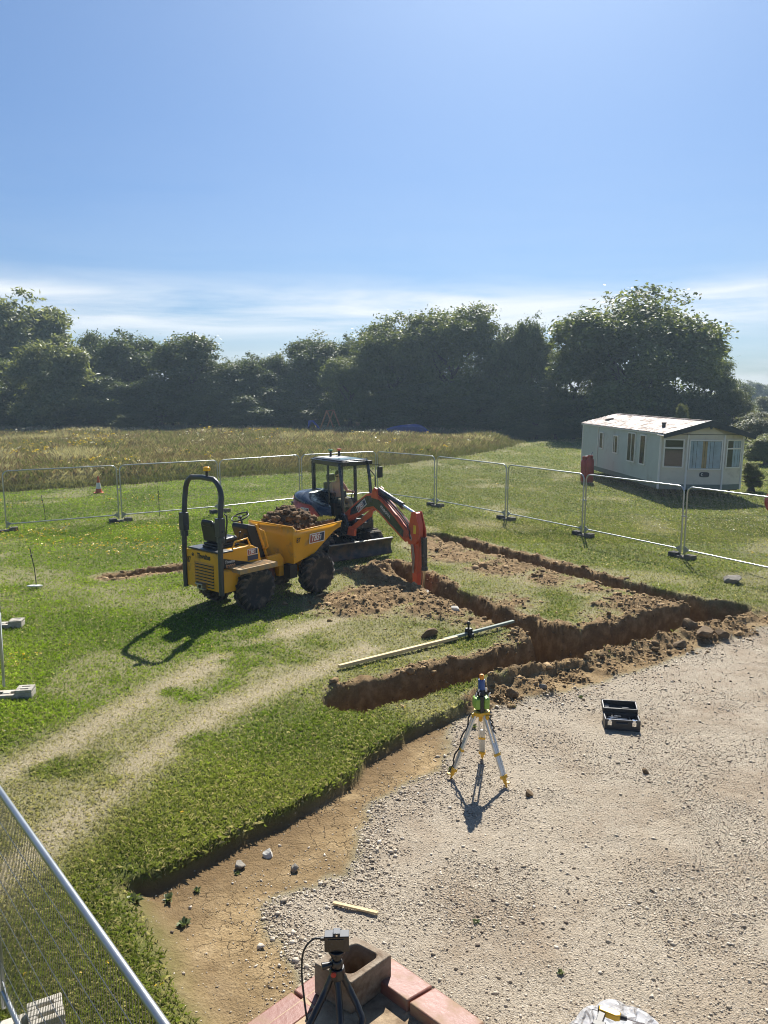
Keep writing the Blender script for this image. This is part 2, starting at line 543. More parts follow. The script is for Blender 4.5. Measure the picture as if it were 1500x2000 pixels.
def site(x, y):
    """Height of the ground and what it is made of, for arrays of plan positions."""
    wob = (fbm(x * 2.1, y * 2.1, 5, 4) - 0.5)
    fine = (fbm(x * 7.0, y * 7.0, 11, 3) - 0.5)
    z = 0.10 * (fbm(x * 0.16, y * 0.16, 2, 3) - 0.5) * sstep(2, 10, y) + 0.03 * wob
    z = z + 0.9 * sstep(60, 110, y) * (x < 16) * 0.0
    sd = poly_sd(x + 0.10 * wob, y + 0.10 * fine, LOW)
    d_bank = line_dist(x, y, BANK)
    d_b2 = line_dist(x, y, BANK2)
    soft = np.where((d_bank < d_b2) & (d_bank < 3), 0.035, 0.30)
    low = sstep(soft, -soft, sd)
    z = z - 0.17 * low
    grv = sstep(0.10, -0.10, poly_sd(x + 0.22 * wob + 0.12 * fine, y + 0.22 * fine, GRAVEL)) * low
    # trenches
    tr = np.zeros_like(x)
    near = np.full_like(x, 9.0)
    dep = np.zeros_like(x)
    for (p, q, hw, dp) in TRENCHES:
        d, t = seg_dist(x, y, p, q)
        e = d - hw + 0.16 * wob + 0.10 * fine
        f = sstep(0.075, -0.075, e)
        dep = np.maximum(dep, f * dp * (0.88 + 0.3 * wob))
        tr = np.maximum(tr, f)
        near = np.minimum(near, e)
    lump = fbm(x * 3.6, y * 3.6, 21, 4)
    lump2 = fbm(x * 9.0, y * 9.0, 27, 3)
    # loose soil banked up beside the cuts and thrown about
    leftlip = seg_dist(x, y, (-1.4, 9.45), (1.35, 11.2))[0]
    amount = np.exp(-(np.maximum(near, 0) / 0.30) ** 2) * (1 - 0.88 * np.exp(-(np.minimum(leftlip, np.hypot(x + 0.65, y - 10.4) * 0.62) / 0.5) ** 2)) * sstep(0.34, 0.62, fbm(x * 0.9, y * 0.9, 31, 3) + 0.08)
    for (c, r, k) in SPOILW:
        amount = np.maximum(amount, k * np.exp(-(((x - c[0]) ** 2 + (y - c[1]) ** 2) / (r * r))))
    # the near lip of the front trench at its left half is still turf
    soilm = sstep(0.30, 0.62, amount * (0.50 + 1.0 * lump) + 0.20 * (lump2 - 0.5))
    heap = np.zeros_like(x)
    for (c, r, k) in HEAPS:
        heap = heap + k * np.exp(-(((x - c[0]) ** 2 + (y - c[1]) ** 2) / (r * r)))
    rough = soilm * (1 - tr)
    z = z + rough * (0.16 * (lump - 0.42) + 0.10 * (lump2 - 0.45)) + heap * (0.4 + 1.2 * lump) * (1 - tr)
    z = z - dep
    z = z + tr * 0.10 * (lump2 - 0.5)
    soilm = np.maximum(soilm, sstep(0.02, 0.2, tr))
    soilm = np.maximum(soilm, sstep(0.10, 0.0, near) * 0.8)
    scrape = low * (1 - grv)
    z = z + low * (1 - soilm) * (0.02 * (lump - 0.5) + 0.012 * (lump2 - 0.5))
    # trampled, sun-dried grass where the machines drive
    dn = fbm(x * 1.3, y * 1.3, 41, 4)
    dry = 0.60 * sstep(0.5, -0.6, poly_sd(x, y, DRYPATCH)) * sstep(0.30, 0.62, dn + 0.06)
    for tk in (TRACK1, TRACK2):
        dry = np.maximum(dry, np.exp(-(line_dist(x, y, tk) / 0.47) ** 2) * sstep(0.22, 0.55, dn + 0.08))
    dry = np.maximum(dry, 0.75 * sstep(0.10, 0.38, amount) * (0.5 + 0.5 * dn))
    dry = np.maximum(dry, 0.45 * sstep(0.58, 0.75, fbm(x * 0.45, y * 0.45, 51, 4)) * (y > 8))
    dry = dry * (1 - low)
    mead = sstep(0.5, -0.5, poly_sd(x + 1.2 * wob, y, MEADOW)) if np.max(y) > 25 else np.zeros_like(x)
    damp = np.exp(-(d_bank / 0.55) ** 2) * sstep(0.30, 0.62, fbm(x * 1.6, y * 1.6, 47, 4) + 0.12)
    return dict(damp=damp, z=z, soil=soilm, grv=grv * (1 - 0.0 * soilm), scr=scrape, dry=dry, mead=mead, low=low, sd=sd, near=near, tr=tr, amount=amount)

def gz(x, y):
    return float(site(np.array([float(x)]), np.array([float(y)]))['z'][0])

# ---------------------------------------------------------------- ground sheet
def axis(parts):
    out = [np.arange(a, b, s) for a, b, s in parts]
    return np.concatenate(out + [[parts[-1][1]]])
gx = axis([(-700, -100, 60), (-100, -30, 5), (-30, -9, 0.7), (-9, -3.2, 0.08), (-3.2, 8.6, 0.042), (8.6, 16, 0.12), (16, 40, 1.0), (40, 100, 6), (100, 700, 60)])
gy = axis([(-60, 0, 10), (0, 3.6, 0.3), (3.6, 19.6, 0.042), (19.6, 25, 0.07), (25, 40, 0.4), (40, 110, 2.0), (110, 300, 20), (300, 1500, 120)])
GX, GY = np.meshgrid(gx, gy)
S = site(GX.ravel(), GY.ravel())
nx, ny = len(gx), len(gy)
gv = np.stack([GX.ravel(), GY.ravel(), S['z']], 1)
ii = np.arange(nx * ny).reshape(ny, nx)
gf = np.stack([ii[:-1, :-1], ii[:-1, 1:], ii[1:, 1:], ii[1:, :-1]], -1).reshape(-1)

def ground_material():
    m, n, l, p = new_mat('ground')
    tc = n.new('ShaderNodeTexCoord')
    vec = tc.outputs['Object']
    a1 = n.new('ShaderNodeAttribute'); a1.attribute_name = 'cover_a'
    a2 = n.new('ShaderNodeAttribute'); a2.attribute_name = 'cover_b'
    s1 = n.new('ShaderNodeSeparateColor'); l.new(a1.outputs['Color'], s1.inputs[0])
    s2 = n.new('ShaderNodeSeparateColor'); l.new(a2.outputs['Color'], s2.inputs[0])
    soil, dry, grv = s1.outputs[0], s1.outputs[1], s1.outputs[2]
    scr, mead, deep = s2.outputs[0], s2.outputs[1], s2.outputs[2]
    big = noise_node(n, l, 0.9, 5.0, 0.6, vec=vec)
    mid = noise_node(n, l, 5.0, 6.0, 0.65, vec=vec)
    fin = noise_node(n, l, 38.0, 5.0, 0.7, vec=vec)
    turf = ramp_node(n, l, fin.outputs['Fac'], ((0.25, (0.055, 0.070, 0.016)), (0.55, (0.115, 0.145, 0.030)), (0.8, (0.19, 0.20, 0.06)))).outputs[0]
    turf = mixc(n, l, ramp_node(n, l, mid.outputs['Fac'], ((0.4, 0.0), (0.75, 0.6))).outputs[0], turf, (0.12, 0.105, 0.045))
    dryc = ramp_node(n, l, fin.outputs['Fac'], ((0.25, (0.13, 0.10, 0.055)), (0.55, (0.34, 0.295, 0.19)), (0.8, (0.47, 0.415, 0.285)))).outputs[0]
    col = mixc(n, l, dry, turf, dryc)
    meadc = ramp_node(n, l, mid.outputs['Fac'], ((0.3, (0.08, 0.075, 0.03)), (0.7, (0.20, 0.16, 0.08)))).outputs[0]
    col = mixc(n, l, mead, col, meadc)
    clay = ramp_node(n, l, mid.outputs['Fac'], ((0.25, (0.22, 0.150, 0.072)), (0.5, (0.37, 0.268, 0.140)), (0.75, (0.47, 0.355, 0.205)))).outputs[0]
    clay = mixc(n, l, ramp_node(n, l, big.outputs['Fac'], ((0.42, 0.55), (0.60, 0.0))).outputs[0], clay, (0.13, 0.088, 0.045))
    clay = mixc(n, l, math_node(n, l, 'MULTIPLY', a1.outputs['Alpha'], 0.85), clay, (0.150, 0.098, 0.048))
    clay = mixc(n, l, ramp_node(n, l, fin.outputs['Fac'], ((0.40, 0.5), (0.56, 0.0))).outputs[0], clay, (0.20, 0.135, 0.065))
    vo = n.new('ShaderNodeTexVoronoi')
    vo.feature = 'DISTANCE_TO_EDGE'
    vo.inputs['Scale'].default_value = 4.2
    wv = mixc(n, l, 0.30, vec, noise_node(n, l, 6.0, 3.0, vec=vec).outputs['Color'], 'ADD')
    l.new(wv, vo.inputs['Vector'])
    crack = ramp_node(n, l, vo.outputs['Distance'], ((0.0, 0.55), (0.024, 0.0))).outputs[0]
    crack = math_node(n, l, 'MULTIPLY', crack, ramp_node(n, l, big.outputs['Fac'], ((0.44, 0.0), (0.56, 1.0))).outputs[0])
    clay = mixc(n, l, crack, clay, (0.06, 0.04, 0.02))
    col = mixc(n, l, scr, col, clay)
    st = n.new('ShaderNodeTexVoronoi')
    st.inputs['Scale'].default_value = 62.0
    l.new(vec, st.inputs['Vector'])
    st2 = n.new('ShaderNodeTexVoronoi')
    st2.inputs['Scale'].default_value = 150.0
    l.new(vec, st2.inputs['Vector'])
    gcol = mixc(n, l, 0.5, st.outputs['Color'], st2.outputs['Color'])
    bw = n.new('ShaderNodeRGBToBW'); l.new(gcol, bw.inputs[0])
    gc = ramp_node(n, l, bw.outputs[0], ((0.2, (0.25, 0.205, 0.15)), (0.5, (0.41, 0.35, 0.265)), (0.8, (0.56, 0.495, 0.40)))).outputs[0]
    dust = ramp_node(n, l, mid.outputs['Fac'], ((0.42, 0.0), (0.62, 0.85))).outputs[0]
    gc = mixc(n, l, dust, gc, (0.405, 0.345, 0.262))
    gc = mixc(n, l, ramp_node(n, l, big.outputs['Fac'], ((0.46, 0.0), (0.66, 0.65))).outputs[0], gc, (0.285, 0.215, 0.145))
    col = mixc(n, l, grv, col, gc)
    so = ramp_node(n, l, mid.outputs['Fac'], ((0.25, (0.100, 0.066, 0.032)), (0.5, (0.205, 0.138, 0.066)), (0.72, (0.40, 0.285, 0.150)))).outputs[0]
    so = mixc(n, l, ramp_node(n, l, fin.outputs['Fac'], ((0.45, 0.0), (0.75, 0.6))).outputs[0], so, (0.27, 0.175, 0.09))
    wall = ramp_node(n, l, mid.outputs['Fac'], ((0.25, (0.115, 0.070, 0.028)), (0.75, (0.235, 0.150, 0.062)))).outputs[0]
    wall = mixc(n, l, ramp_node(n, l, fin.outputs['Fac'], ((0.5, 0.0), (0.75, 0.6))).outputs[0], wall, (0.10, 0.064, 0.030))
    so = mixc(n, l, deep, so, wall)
    col = mixc(n, l, soil, col, so)
    l.new(col, p.inputs['Base Color'])
    p.inputs['Roughness'].default_value = 0.95
    p.inputs['Specular IOR Level'].default_value = 0.15
    hs = math_node(n, l, 'MULTIPLY', st.outputs['Distance'], -0.35)
    hs = math_node(n, l, 'ADD', hs, math_node(n, l, 'MULTIPLY', st2.outputs['Distance'], -0.25))
    hs = math_node(n, l, 'MULTIPLY', hs, grv)
    h = math_node(n, l, 'ADD', hs, math_node(n, l, 'MULTIPLY', fin.outputs['Fac'], 0.9))
    h = math_node(n, l, 'ADD', h, math_node(n, l, 'MULTIPLY', mid.outputs['Fac'], 1.2))
    h = math_node(n, l, 'SUBTRACT', h, math_node(n, l, 'MULTIPLY', math_node(n, l, 'MULTIPLY', crack, scr), 0.8))
    l.new(bump_node(n, l, h, 0.9, 0.035), p.inputs['Normal'])
    return m

one = np.ones_like(S['z'])
ca = np.stack([S['soil'], S['dry'], S['grv'], S['damp']], 1)
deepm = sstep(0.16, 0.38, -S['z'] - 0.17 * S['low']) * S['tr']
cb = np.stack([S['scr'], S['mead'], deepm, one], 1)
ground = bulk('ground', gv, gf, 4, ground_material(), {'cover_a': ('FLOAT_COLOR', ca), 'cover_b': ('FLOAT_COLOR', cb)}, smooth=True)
tag(ground, 'site ground of turf, dug soil, dry clay and gravel', None, None, 'structure')

# ---------------------------------------------------------------- grass, meadow, gravel, clods
rng = np.random.default_rng(7)

def in_view(x, y, pad=0.6):
    zc = y * math.cos(PITCH) + CAM_H * math.sin(PITCH)
    return np.abs(x) < 0.5 * zc + pad

def sample(n, y0, y1, power, x0=-1e9, x1=1e9, pad=1.6):
    """Positions within the strip the photo looks over, thinning with distance."""
    u = rng.random(n)
    k = 1 - power + 1e-4
    y = (y0 ** k + u * (y1 ** k - y0 ** k)) ** (1 / k)
    hw = 0.5 * (y * math.cos(PITCH) + CAM_H * math.sin(PITCH)) + pad
    x = (rng.random(n) * 2 - 1) * hw
    k = (x > x0) & (x < x1)
    return x[k], y[k]

def blades(x, y, z, h, w, lean, col):
    """Each blade is one bent pair of triangles: a base edge, a waist and a tip leaning its own way."""
    n = len(x)
    a = rng.random(n) * 2 * np.pi
    b = rng.random(n) * 2 * np.pi
    ln = lean * rng.random(n) * h
    dx, dy = np.cos(a) * w * 0.5, np.sin(a) * w * 0.5
    tx, ty = np.cos(b) * ln, np.sin(b) * ln
    v = np.empty((n, 4, 3), np.float32)
    v[:, 0] = np.stack([x - dx, y - dy, z - 0.01], 1)
    v[:, 1] = np.stack([x + dx, y + dy, z - 0.01], 1)
    v[:, 2] = np.stack([x + dx * 0.7 + tx * 0.35, y + dy * 0.7 + ty * 0.35, z + h * 0.62], 1)
    v[:, 3] = np.stack([x + tx, y + ty, z + h * np.sqrt(np.clip(1 - 0.5 * (ln / h) ** 2, 0.2, 1))], 1)
    o = np.arange(n)[:, None] * 4
    f = np.stack([o[:, 0], o[:, 0] + 1, o[:, 0] + 2, o[:, 0], o[:, 0] + 2, o[:, 0] + 3], 1).ravel()
    c = np.repeat(np.concatenate([col, np.ones((n, 1))], 1), 4, axis=0)
    return v.reshape(-1, 3), f, c

# the mown lawn
xs, ys = [], []
for (n, y0, y1, pw) in ((800000, 3.6, 26, 1.75), (280000, 22, 75, 1.6)):
    a, b = sample(n, y0, y1, pw)
    xs.append(a); ys.append(b)
gx_, gy_ = np.concatenate(xs), np.concatenate(ys)
s = site(gx_, gy_)
keep = (rng.random(len(gx_)) > 0.9 * np.exp(-(line_dist(gx_, gy_, BANK2) / 0.30) ** 2)) & (rng.random(len(gx_)) > s['soil'] * 0.985) & (s['low'] < 0.5) & (s['mead'] < 0.4) & (rng.random(len(gx_)) > 0.72 * s['dry'])
gx_, gy_ = gx_[keep], gy_[keep]
s = {k: v[keep] for k, v in s.items()}
n = len(gx_)
lush = fbm(gx_ * 0.5, gy_ * 0.5, 61, 4)
tuft = fbm(gx_ * 2.6, gy_ * 2.6, 67, 3)
t = np.clip(0.5 + 1.9 * (lush - 0.5) + 0.6 * (tuft - 0.5) + 0.35 * (rng.random(n) - 0.5), 0, 1)[:, None]
left = sstep(0.5, -2.5, gx_ + 0.12 * (gy_ - 10))[:, None] * sstep(7.5, 10.5, gy_)[:, None]
c0 = np.array([[0.085, 0.128, 0.024]]) * (1 - left) + np.array([[0.105, 0.195, 0.015]]) * left
c1 = np.array([[0.195, 0.245, 0.060]]) * (1 - left) + np.array([[0.235, 0.350, 0.040]]) * left
col = (c0 * (1 - t) + c1 * t) * (0.60 + 0.85 * rng.random((n, 1)))
straw = np.array([[0.46, 0.42, 0.305]]) * (0.65 + 0.6 * rng.random((n, 1)))
dr = np.clip(s['dry'] * (0.95 - 0.55 * left[:, 0] * (s['dry'] < 0.5)) + 0.05 + 0.35 * (rng.random(n) - 0.5), 0, 1)[:, None]
dr = np.where(rng.random((n, 1)) < 0.22 - 0.15 * left, 0.8, dr)
col = col * (1 - dr) + straw * dr
edge = np.exp(-(np.maximum(s['sd'], 0) / 0.16) ** 2)
h = (0.016 + 0.024 * rng.random(n)) * (0.95 + 0.5 * tuft) * (1 - 0.45 * s['dry']) + 0.018 * edge * rng.random(n)
w = np.maximum(0.003, 0.0006 * gy_) * (0.7 + 0.6 * rng.random(n))
v, f, c = blades(gx_, gy_, s['z'], h + 0.0008 * gy_, w, 1.5, col)
tag(bulk('grass', v, f, 3, leaf_mat('grass_blades', None, None, 0.42, 'tint'), {'tint': ('FLOAT_COLOR', c)}), 'short mown grass, worn dry where machines have driven', None, None, 'stuff')

# the uncut meadow
mx_, my_ = sample(360000, 31, 98, 1.25, -1e9, 14)
s = site(mx_, my_)
k = s['mead'] > 0.5
mx_, my_ = mx_[k], my_[k]
mz = s['z'][k]
n = len(mx_)
pat = fbm(mx_ * 0.16, my_ * 0.16, 71, 4)
pat2 = fbm(mx_ * 0.5 + 30, my_ * 0.25, 75, 4)
pal = np.array([[0.165, 0.135, 0.085], [0.255, 0.225, 0.135], [0.135, 0.145, 0.060], [0.185, 0.140, 0.100], [0.33, 0.30, 0.20]])
pick = np.clip((pat * 1.5 + pat2 * 1.2 - 0.85 + 0.35 * (rng.random(n) - 0.5)) * 5, 0, 4.99).astype(int)
col = pal[pick] * np.array([[1.18, 1.22, 1.28]]) * (0.65 + 0.7 * rng.random((n, 1)))
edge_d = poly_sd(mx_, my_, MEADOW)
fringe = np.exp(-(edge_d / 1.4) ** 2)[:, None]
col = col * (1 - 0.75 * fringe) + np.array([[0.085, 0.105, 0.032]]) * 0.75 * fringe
h = (0.42 + 0.45 * rng.random(n)) * (0.65 + 0.7 * pat2) * (0.35 + 0.65 * sstep(-0.2, -3.0, edge_d + 1.2 * (pat2 - 0.5)))
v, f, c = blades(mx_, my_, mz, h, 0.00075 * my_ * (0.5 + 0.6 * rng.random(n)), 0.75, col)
tag(bulk('meadow_grass', v, f, 3, leaf_mat('meadow_blades', None, None, 0.35, 'tint'), {'tint': ('FLOAT_COLOR', c)}), 'tall uncut meadow of brown seeding grass before the trees', None, None, 'stuff')

# flower heads: yellow ragwort and white umbels in the meadow, small flowers in the lawn
def petals(x, y, z, r, col, per=5):
    n = len(x)
    x, y, z, r = (np.repeat(q, per) for q in (x, y, z, r))
    col = np.repeat(col, per, axis=0)
    m = n * per
    px, py, pz = x + rng.normal(0, 1, m) * r, y + rng.normal(0, 1, m) * r, z + rng.normal(0, 0.35, m) * r
    nrm = rng.normal(0, 0.5, (m, 3)) + np.array([0, 0, 1])
    nrm /= np.linalg.norm(nrm, axis=1)[:, None]
    a = np.cross(nrm, rng.normal(0, 1, (m, 3)))
    a /= np.linalg.norm(a, axis=1)[:, None]
    b = np.cross(nrm, a)
    s_ = (0.55 * r)[:, None]
    P = np.stack([px, py, pz], 1)
    v = np.stack([P - a * s_ - b * s_, P + a * s_ - b * s_, P + a * s_ + b * s_, P - a * s_ + b * s_], 1).reshape(-1, 3)
    c = np.repeat(np.concatenate([col, np.ones((m, 1))], 1), 4, axis=0)
    return v, np.arange(4 * m), c

fx, fy = sample(15000, 33, 92, 1.5, -1e9, 14)
cl = fbm(fx * 0.33, fy * 0.22, 81, 3)
k = (poly_sd(fx, fy, MEADOW) < -0.3) & (cl > 0.665) & (fx < 6) & (rng.random(len(fx)) < 0.30)
fx, fy = fx[k], fy[k]
v1, f1, c1_ = petals(fx, fy, 0.55 + 0.35 * rng.random(len(fx)), 0.030 + 0.0007 * fy, np.array([[0.62, 0.46, 0.03]]) * (0.7 + 0.4 * rng.random((len(fx), 1))))
ux, uy = sample(5200, 36, 92, 1.0, -1e9, 12)
cl = fbm(ux * 0.3 + 9, uy * 0.25, 83, 3)
k = (poly_sd(ux, uy, MEADOW) < -0.5) & (cl > 0.66) & (rng.random(len(ux)) < 0.4)
ux, uy = ux[k], uy[k]
v2, f2, c2_ = petals(ux, uy, 0.6 + 0.35 * rng.random(len(ux)), 0.025 + 0.0005 * uy, np.array([[0.66, 0.65, 0.58]]) * np.ones((len(ux), 1)))
lx, ly = sample(30000, 5, 46, 1.3)
s = site(lx, ly)
spots = [(at(575 / 4.1666, 860 + 832 / 4.1666), 1.2), (at(235, 1069), 1.5), (at(280, 1035), 1.0), (at(20, 985), 1.1), (at(30, 1290), 0.35), (at(270, 975), 1.0), (at(60, 1045), 1.2)]
clus = np.zeros(len(lx))
for (c_, r_) in spots:
    clus = np.maximum(clus, np.exp(-(((lx - c_[0]) / r_) ** 2 + ((ly - c_[1]) / (r_ * 0.8)) ** 2)))
k = (s['low'] < 0.3) & (s['soil'] < 0.2) & (s['mead'] < 0.3) & ((rng.random(len(lx)) < clus * 0.95) | (rng.random(len(lx)) < 0.0018))
yx, yy, yz = lx[k], ly[k], s['z'][k]
v3, f3, c3_ = petals(yx, yy, yz + 0.07, 0.010 + 0.0008 * yy, np.array([[0.62, 0.42, 0.03]]) * np.ones((len(yx), 1)), 3)
dz = np.exp(-(((lx - 12.2) / 3.0) ** 2 + ((ly - 25.4) / 2.2) ** 2))
k = (s['low'] < 0.3) & (s['soil'] < 0.2) & (s['mead'] < 0.3) & ((rng.random(len(lx)) < dz * 0.75) | (rng.random(len(lx)) < 0.010 * sstep(6, 16, ly)))
wx, wy, wz = lx[k], ly[k], s['z'][k]
v4, f4, c4_ = petals(wx, wy, wz + 0.07, 0.004 + 0.0006 * wy, np.array([[0.72, 0.71, 0.66]]) * np.ones((len(wx), 1)), 2)
vv, ff, cc, off = [], [], [], 0
for v, f, c in ((v1, f1, c1_), (v2, f2, c2_), (v3, f3, c3_), (v4, f4, c4_)):
    vv.append(v); ff.append(f + off); cc.append(c); off += len(v)
tag(bulk('wild_flowers', np.concatenate(vv), np.concatenate(ff), 4, leaf_mat('petals', None, None, 0.3, 'tint'), {'tint': ('FLOAT_COLOR', np.concatenate(cc))}),
    'yellow and white wild flowers scattered through meadow and lawn', None, None, 'stuff')

# loose stones and clods: small many-faced lumps
ICO_V = None
def ico(sub):
    bm = bmesh.new()
    bmesh.ops.create_icosphere(bm, subdivisions=sub, radius=1.0)
    v = np.array([q.co[:] for q in bm.verts])
    f = np.array([[q.index for q in fc.verts] for fc in bm.faces])
    bm.free()
    return v, f
OCT = (np.array([[1, 0, 0], [-1, 0, 0], [0, 1, 0], [0, -1, 0], [0, 0, 1], [0, 0, -1]], float), np.array([[0, 2, 4], [2, 1, 4], [1, 3, 4], [3, 0, 4], [2, 0, 5], [1, 2, 5], [3, 1, 5], [0, 3, 5]]))

def lumps(x, y, z, r, col, base, jag=0.3, flat=0.65):
    bv, bf = base
    n, m = len(x), len(bv)
    sc = np.stack([0.7 + 0.7 * rng.random(n), 0.7 + 0.6 * rng.random(n), flat * (0.7 + 0.6 * rng.random(n))], 1)[:, None, :]
    if m > 20:                                 # coherent knobs and hollows, then a finer crumble
        o_ = rng.random((n, 1)) * 90
        b0, b1, b2 = bv[None, :, 0] + o_, bv[None, :, 1] + o_ * 0.7, bv[None, :, 2]
        kn = vnoise(b0 * 1.9 + b2 * 1.3, b1 * 1.9 - b2 * 1.1, 5) - 0.5 + 0.55 * (vnoise(b0 * 4.5 + b2 * 3.1, b1 * 4.5 - b2 * 2.7, 6) - 0.5) + 0.22 * (rng.random((n, m)) - 0.5)
        p = bv[None] * (1 + 1.9 * jag * kn)[..., None] * sc
    else:
        p = bv[None] * (1 + jag * (rng.random((n, m, 1)) * 2 - 1)) * sc
    a = rng.random(n) * 2 * np.pi
    tl = (rng.random(n) - 0.5) * 1.0
    ca_, sa_ = np.cos(a)[:, None], np.sin(a)[:, None]
    ct, st_ = np.cos(tl)[:, None], np.sin(tl)[:, None]
    X, Y, Z = p[..., 0], p[..., 1] * ct - p[..., 2] * st_, p[..., 1] * st_ + p[..., 2] * ct
    X, Y = X * ca_ - Y * sa_, X * sa_ + Y * ca_
    v = np.stack([x[:, None] + X * r[:, None], y[:, None] + Y * r[:, None], z[:, None] + Z * r[:, None]], -1).reshape(-1, 3)
    f = (bf[None] + (np.arange(n) * m)[:, None, None]).reshape(-1)
    c = np.repeat(np.concatenate([col, np.ones((n, 1))], 1), m, axis=0)
    return v, f, c

def stone_mat(name, bumpy=0.4):
    m, n, l, p = new_mat(name)
    a = n.new('ShaderNodeAttribute'); a.attribute_name = 'tint'
    no = noise_node(n, l, 30, 5, 0.65)
    col = mixc(n, l, 1.0, a.outputs['Color'], ramp_node(n, l, no.outputs['Fac'], ((0.3, 0.72), (0.7, 1.2))).outputs[0], 'MULTIPLY')
    l.new(col, p.inputs['Base Color'])
    p.inputs['Roughness'].default_value = 0.92
    p.inputs['Specular IOR Level'].default_value = 0.2
    l.new(bump_node(n, l, no.outputs['Fac'], bumpy), p.inputs['Normal'])
    return m

sx_, sy_ = sample(380000, 3.3, 16.5, 1.7, -3.5, 9)
s = site(sx_, sy_)
patch = fbm(sx_ * 1.1, sy_ * 1.1, 91, 4)
rim = np.exp(-(poly_sd(sx_, sy_, GRAVEL) / 0.35) ** 2)
prob = sstep(0.40, 0.60, patch) * 0.80 + 0.20 + 0.6 * rim
k = (s['grv'] > 0.4) & (rng.random(len(sx_)) < prob) & (s['tr'] < 0.1)
k |= (s['scr'] > 0.4) & (rng.random(len(sx_)) < 0.030 + 0.07 * rim) & (s['tr'] < 0.1)
k |= (s['dry'] > 0.3) & (rng.random(len(sx_)) < 0.004)
sx_, sy_, sz_ = sx_[k], sy_[k], s['z'][k]
n = len(sx_)
r = (0.0036 + 0.0072 * rng.random(n) ** 2.0) * (0.85 + 0.03 * sy_)
r = r * (1 + 0.8 * rim[k] * rng.random(n))
r = np.where(rng.random(n) < 0.035, r * 2.2, r)
shade = rng.random((n, 1))
col = np.array([[0.29, 0.235, 0.165]]) * (1 - shade) + np.array([[0.66, 0.59, 0.48]]) * shade
dk = rng.random((n, 1)) < 0.09
col = np.where(dk, np.array([[0.16, 0.125, 0.095]]), col)
v, f, c = lumps(sx_, sy_, sz_ + r * 0.25, r, col, OCT, 0.35, 0.62)
tag(bulk('gravel', v, f, 3, stone_mat('gravel_stone'), {'tint': ('FLOAT_COLOR', c)}), 'loose pale gravel and pebbles over the yard', None, None, 'stuff')

def clods(n, y0, y1, pw, rmin, rmax, base, prob_pow, seed):
    x, y = sample(n, y0, y1, pw, -8, 9)
    s = site(x, y)
    p = np.clip(s['soil'] * 0.9 + s['amount'] * 0.4, 0, 1) ** prob_pow * (1 - 0.93 * s['tr']) * sstep(0.25, 0.6, fbm(x * 1.7, y * 1.7, seed, 3) + 0.1)
    k = rng.random(len(x)) < p
    x, y, z = x[k], y[k], s['z'][k]
    m = len(x)
    r = rmin + (rmax - rmin) * rng.random(m) ** 4.0
    t = rng.random((m, 1))
    col = np.array([[0.115, 0.077, 0.037]]) * (1 - t) + np.array([[0.37, 0.255, 0.13]]) * t
    col = np.where(rng.random((m, 1)) < 0.12, np.array([[0.38, 0.27, 0.15]]), col)
    return lumps(x, y, z + r * 0.15, r, col, base, 0.5, 0.62)
parts = [clods(90000, 9, 24, 1.5, 0.010, 0.045, OCT, 1.2, 101), clods(9000, 9, 24, 1.2, 0.015, 0.080, ico(2), 1.4, 103)]
vv, ff, cc, off = [], [], [], 0
for v, f, c in parts:
    vv.append(v); ff.append(f + off); cc.append(c); off += len(v)
tag(bulk('soil_clods', np.concatenate(vv), np.concatenate(ff), 3, stone_mat('clod', 0.8), {'tint': ('FLOAT_COLOR', np.concatenate(cc))}), 'crumbled clods of brown clay thrown out of the trenches', None, None, 'stuff')
# ---------------------------------------------------------------- trees
M_BARK = surf('bark', (0.075, 0.058, 0.042), 0.95, var=0.4, scale=9, bump=0.6, bump_scale=18)
LEAF = {
    'oak': leaf_mat('oak_leaves', (0.060, 0.088, 0.026), (0.215, 0.255, 0.090), 0.42, rough=0.5, spec=0.30),
    'dark': leaf_mat('dark_leaves', (0.045, 0.072, 0.026), (0.165, 0.205, 0.075), 0.38, rough=0.5, spec=0.30),
    'willow': leaf_mat('willow_leaves', (0.115, 0.145, 0.060), (0.30, 0.33, 0.16), 0.46, rough=0.5, spec=0.30),
    'pale': leaf_mat('pale_leaves', (0.070, 0.092, 0.028), (0.185, 0.200, 0.075), 0.40, rough=0.5, spec=0.30),
    'blossom': leaf_mat('blossom_leaves', (0.055, 0.075, 0.030), (0.33, 0.34, 0.25), 0.35, rough=0.5, spec=0.30),
}

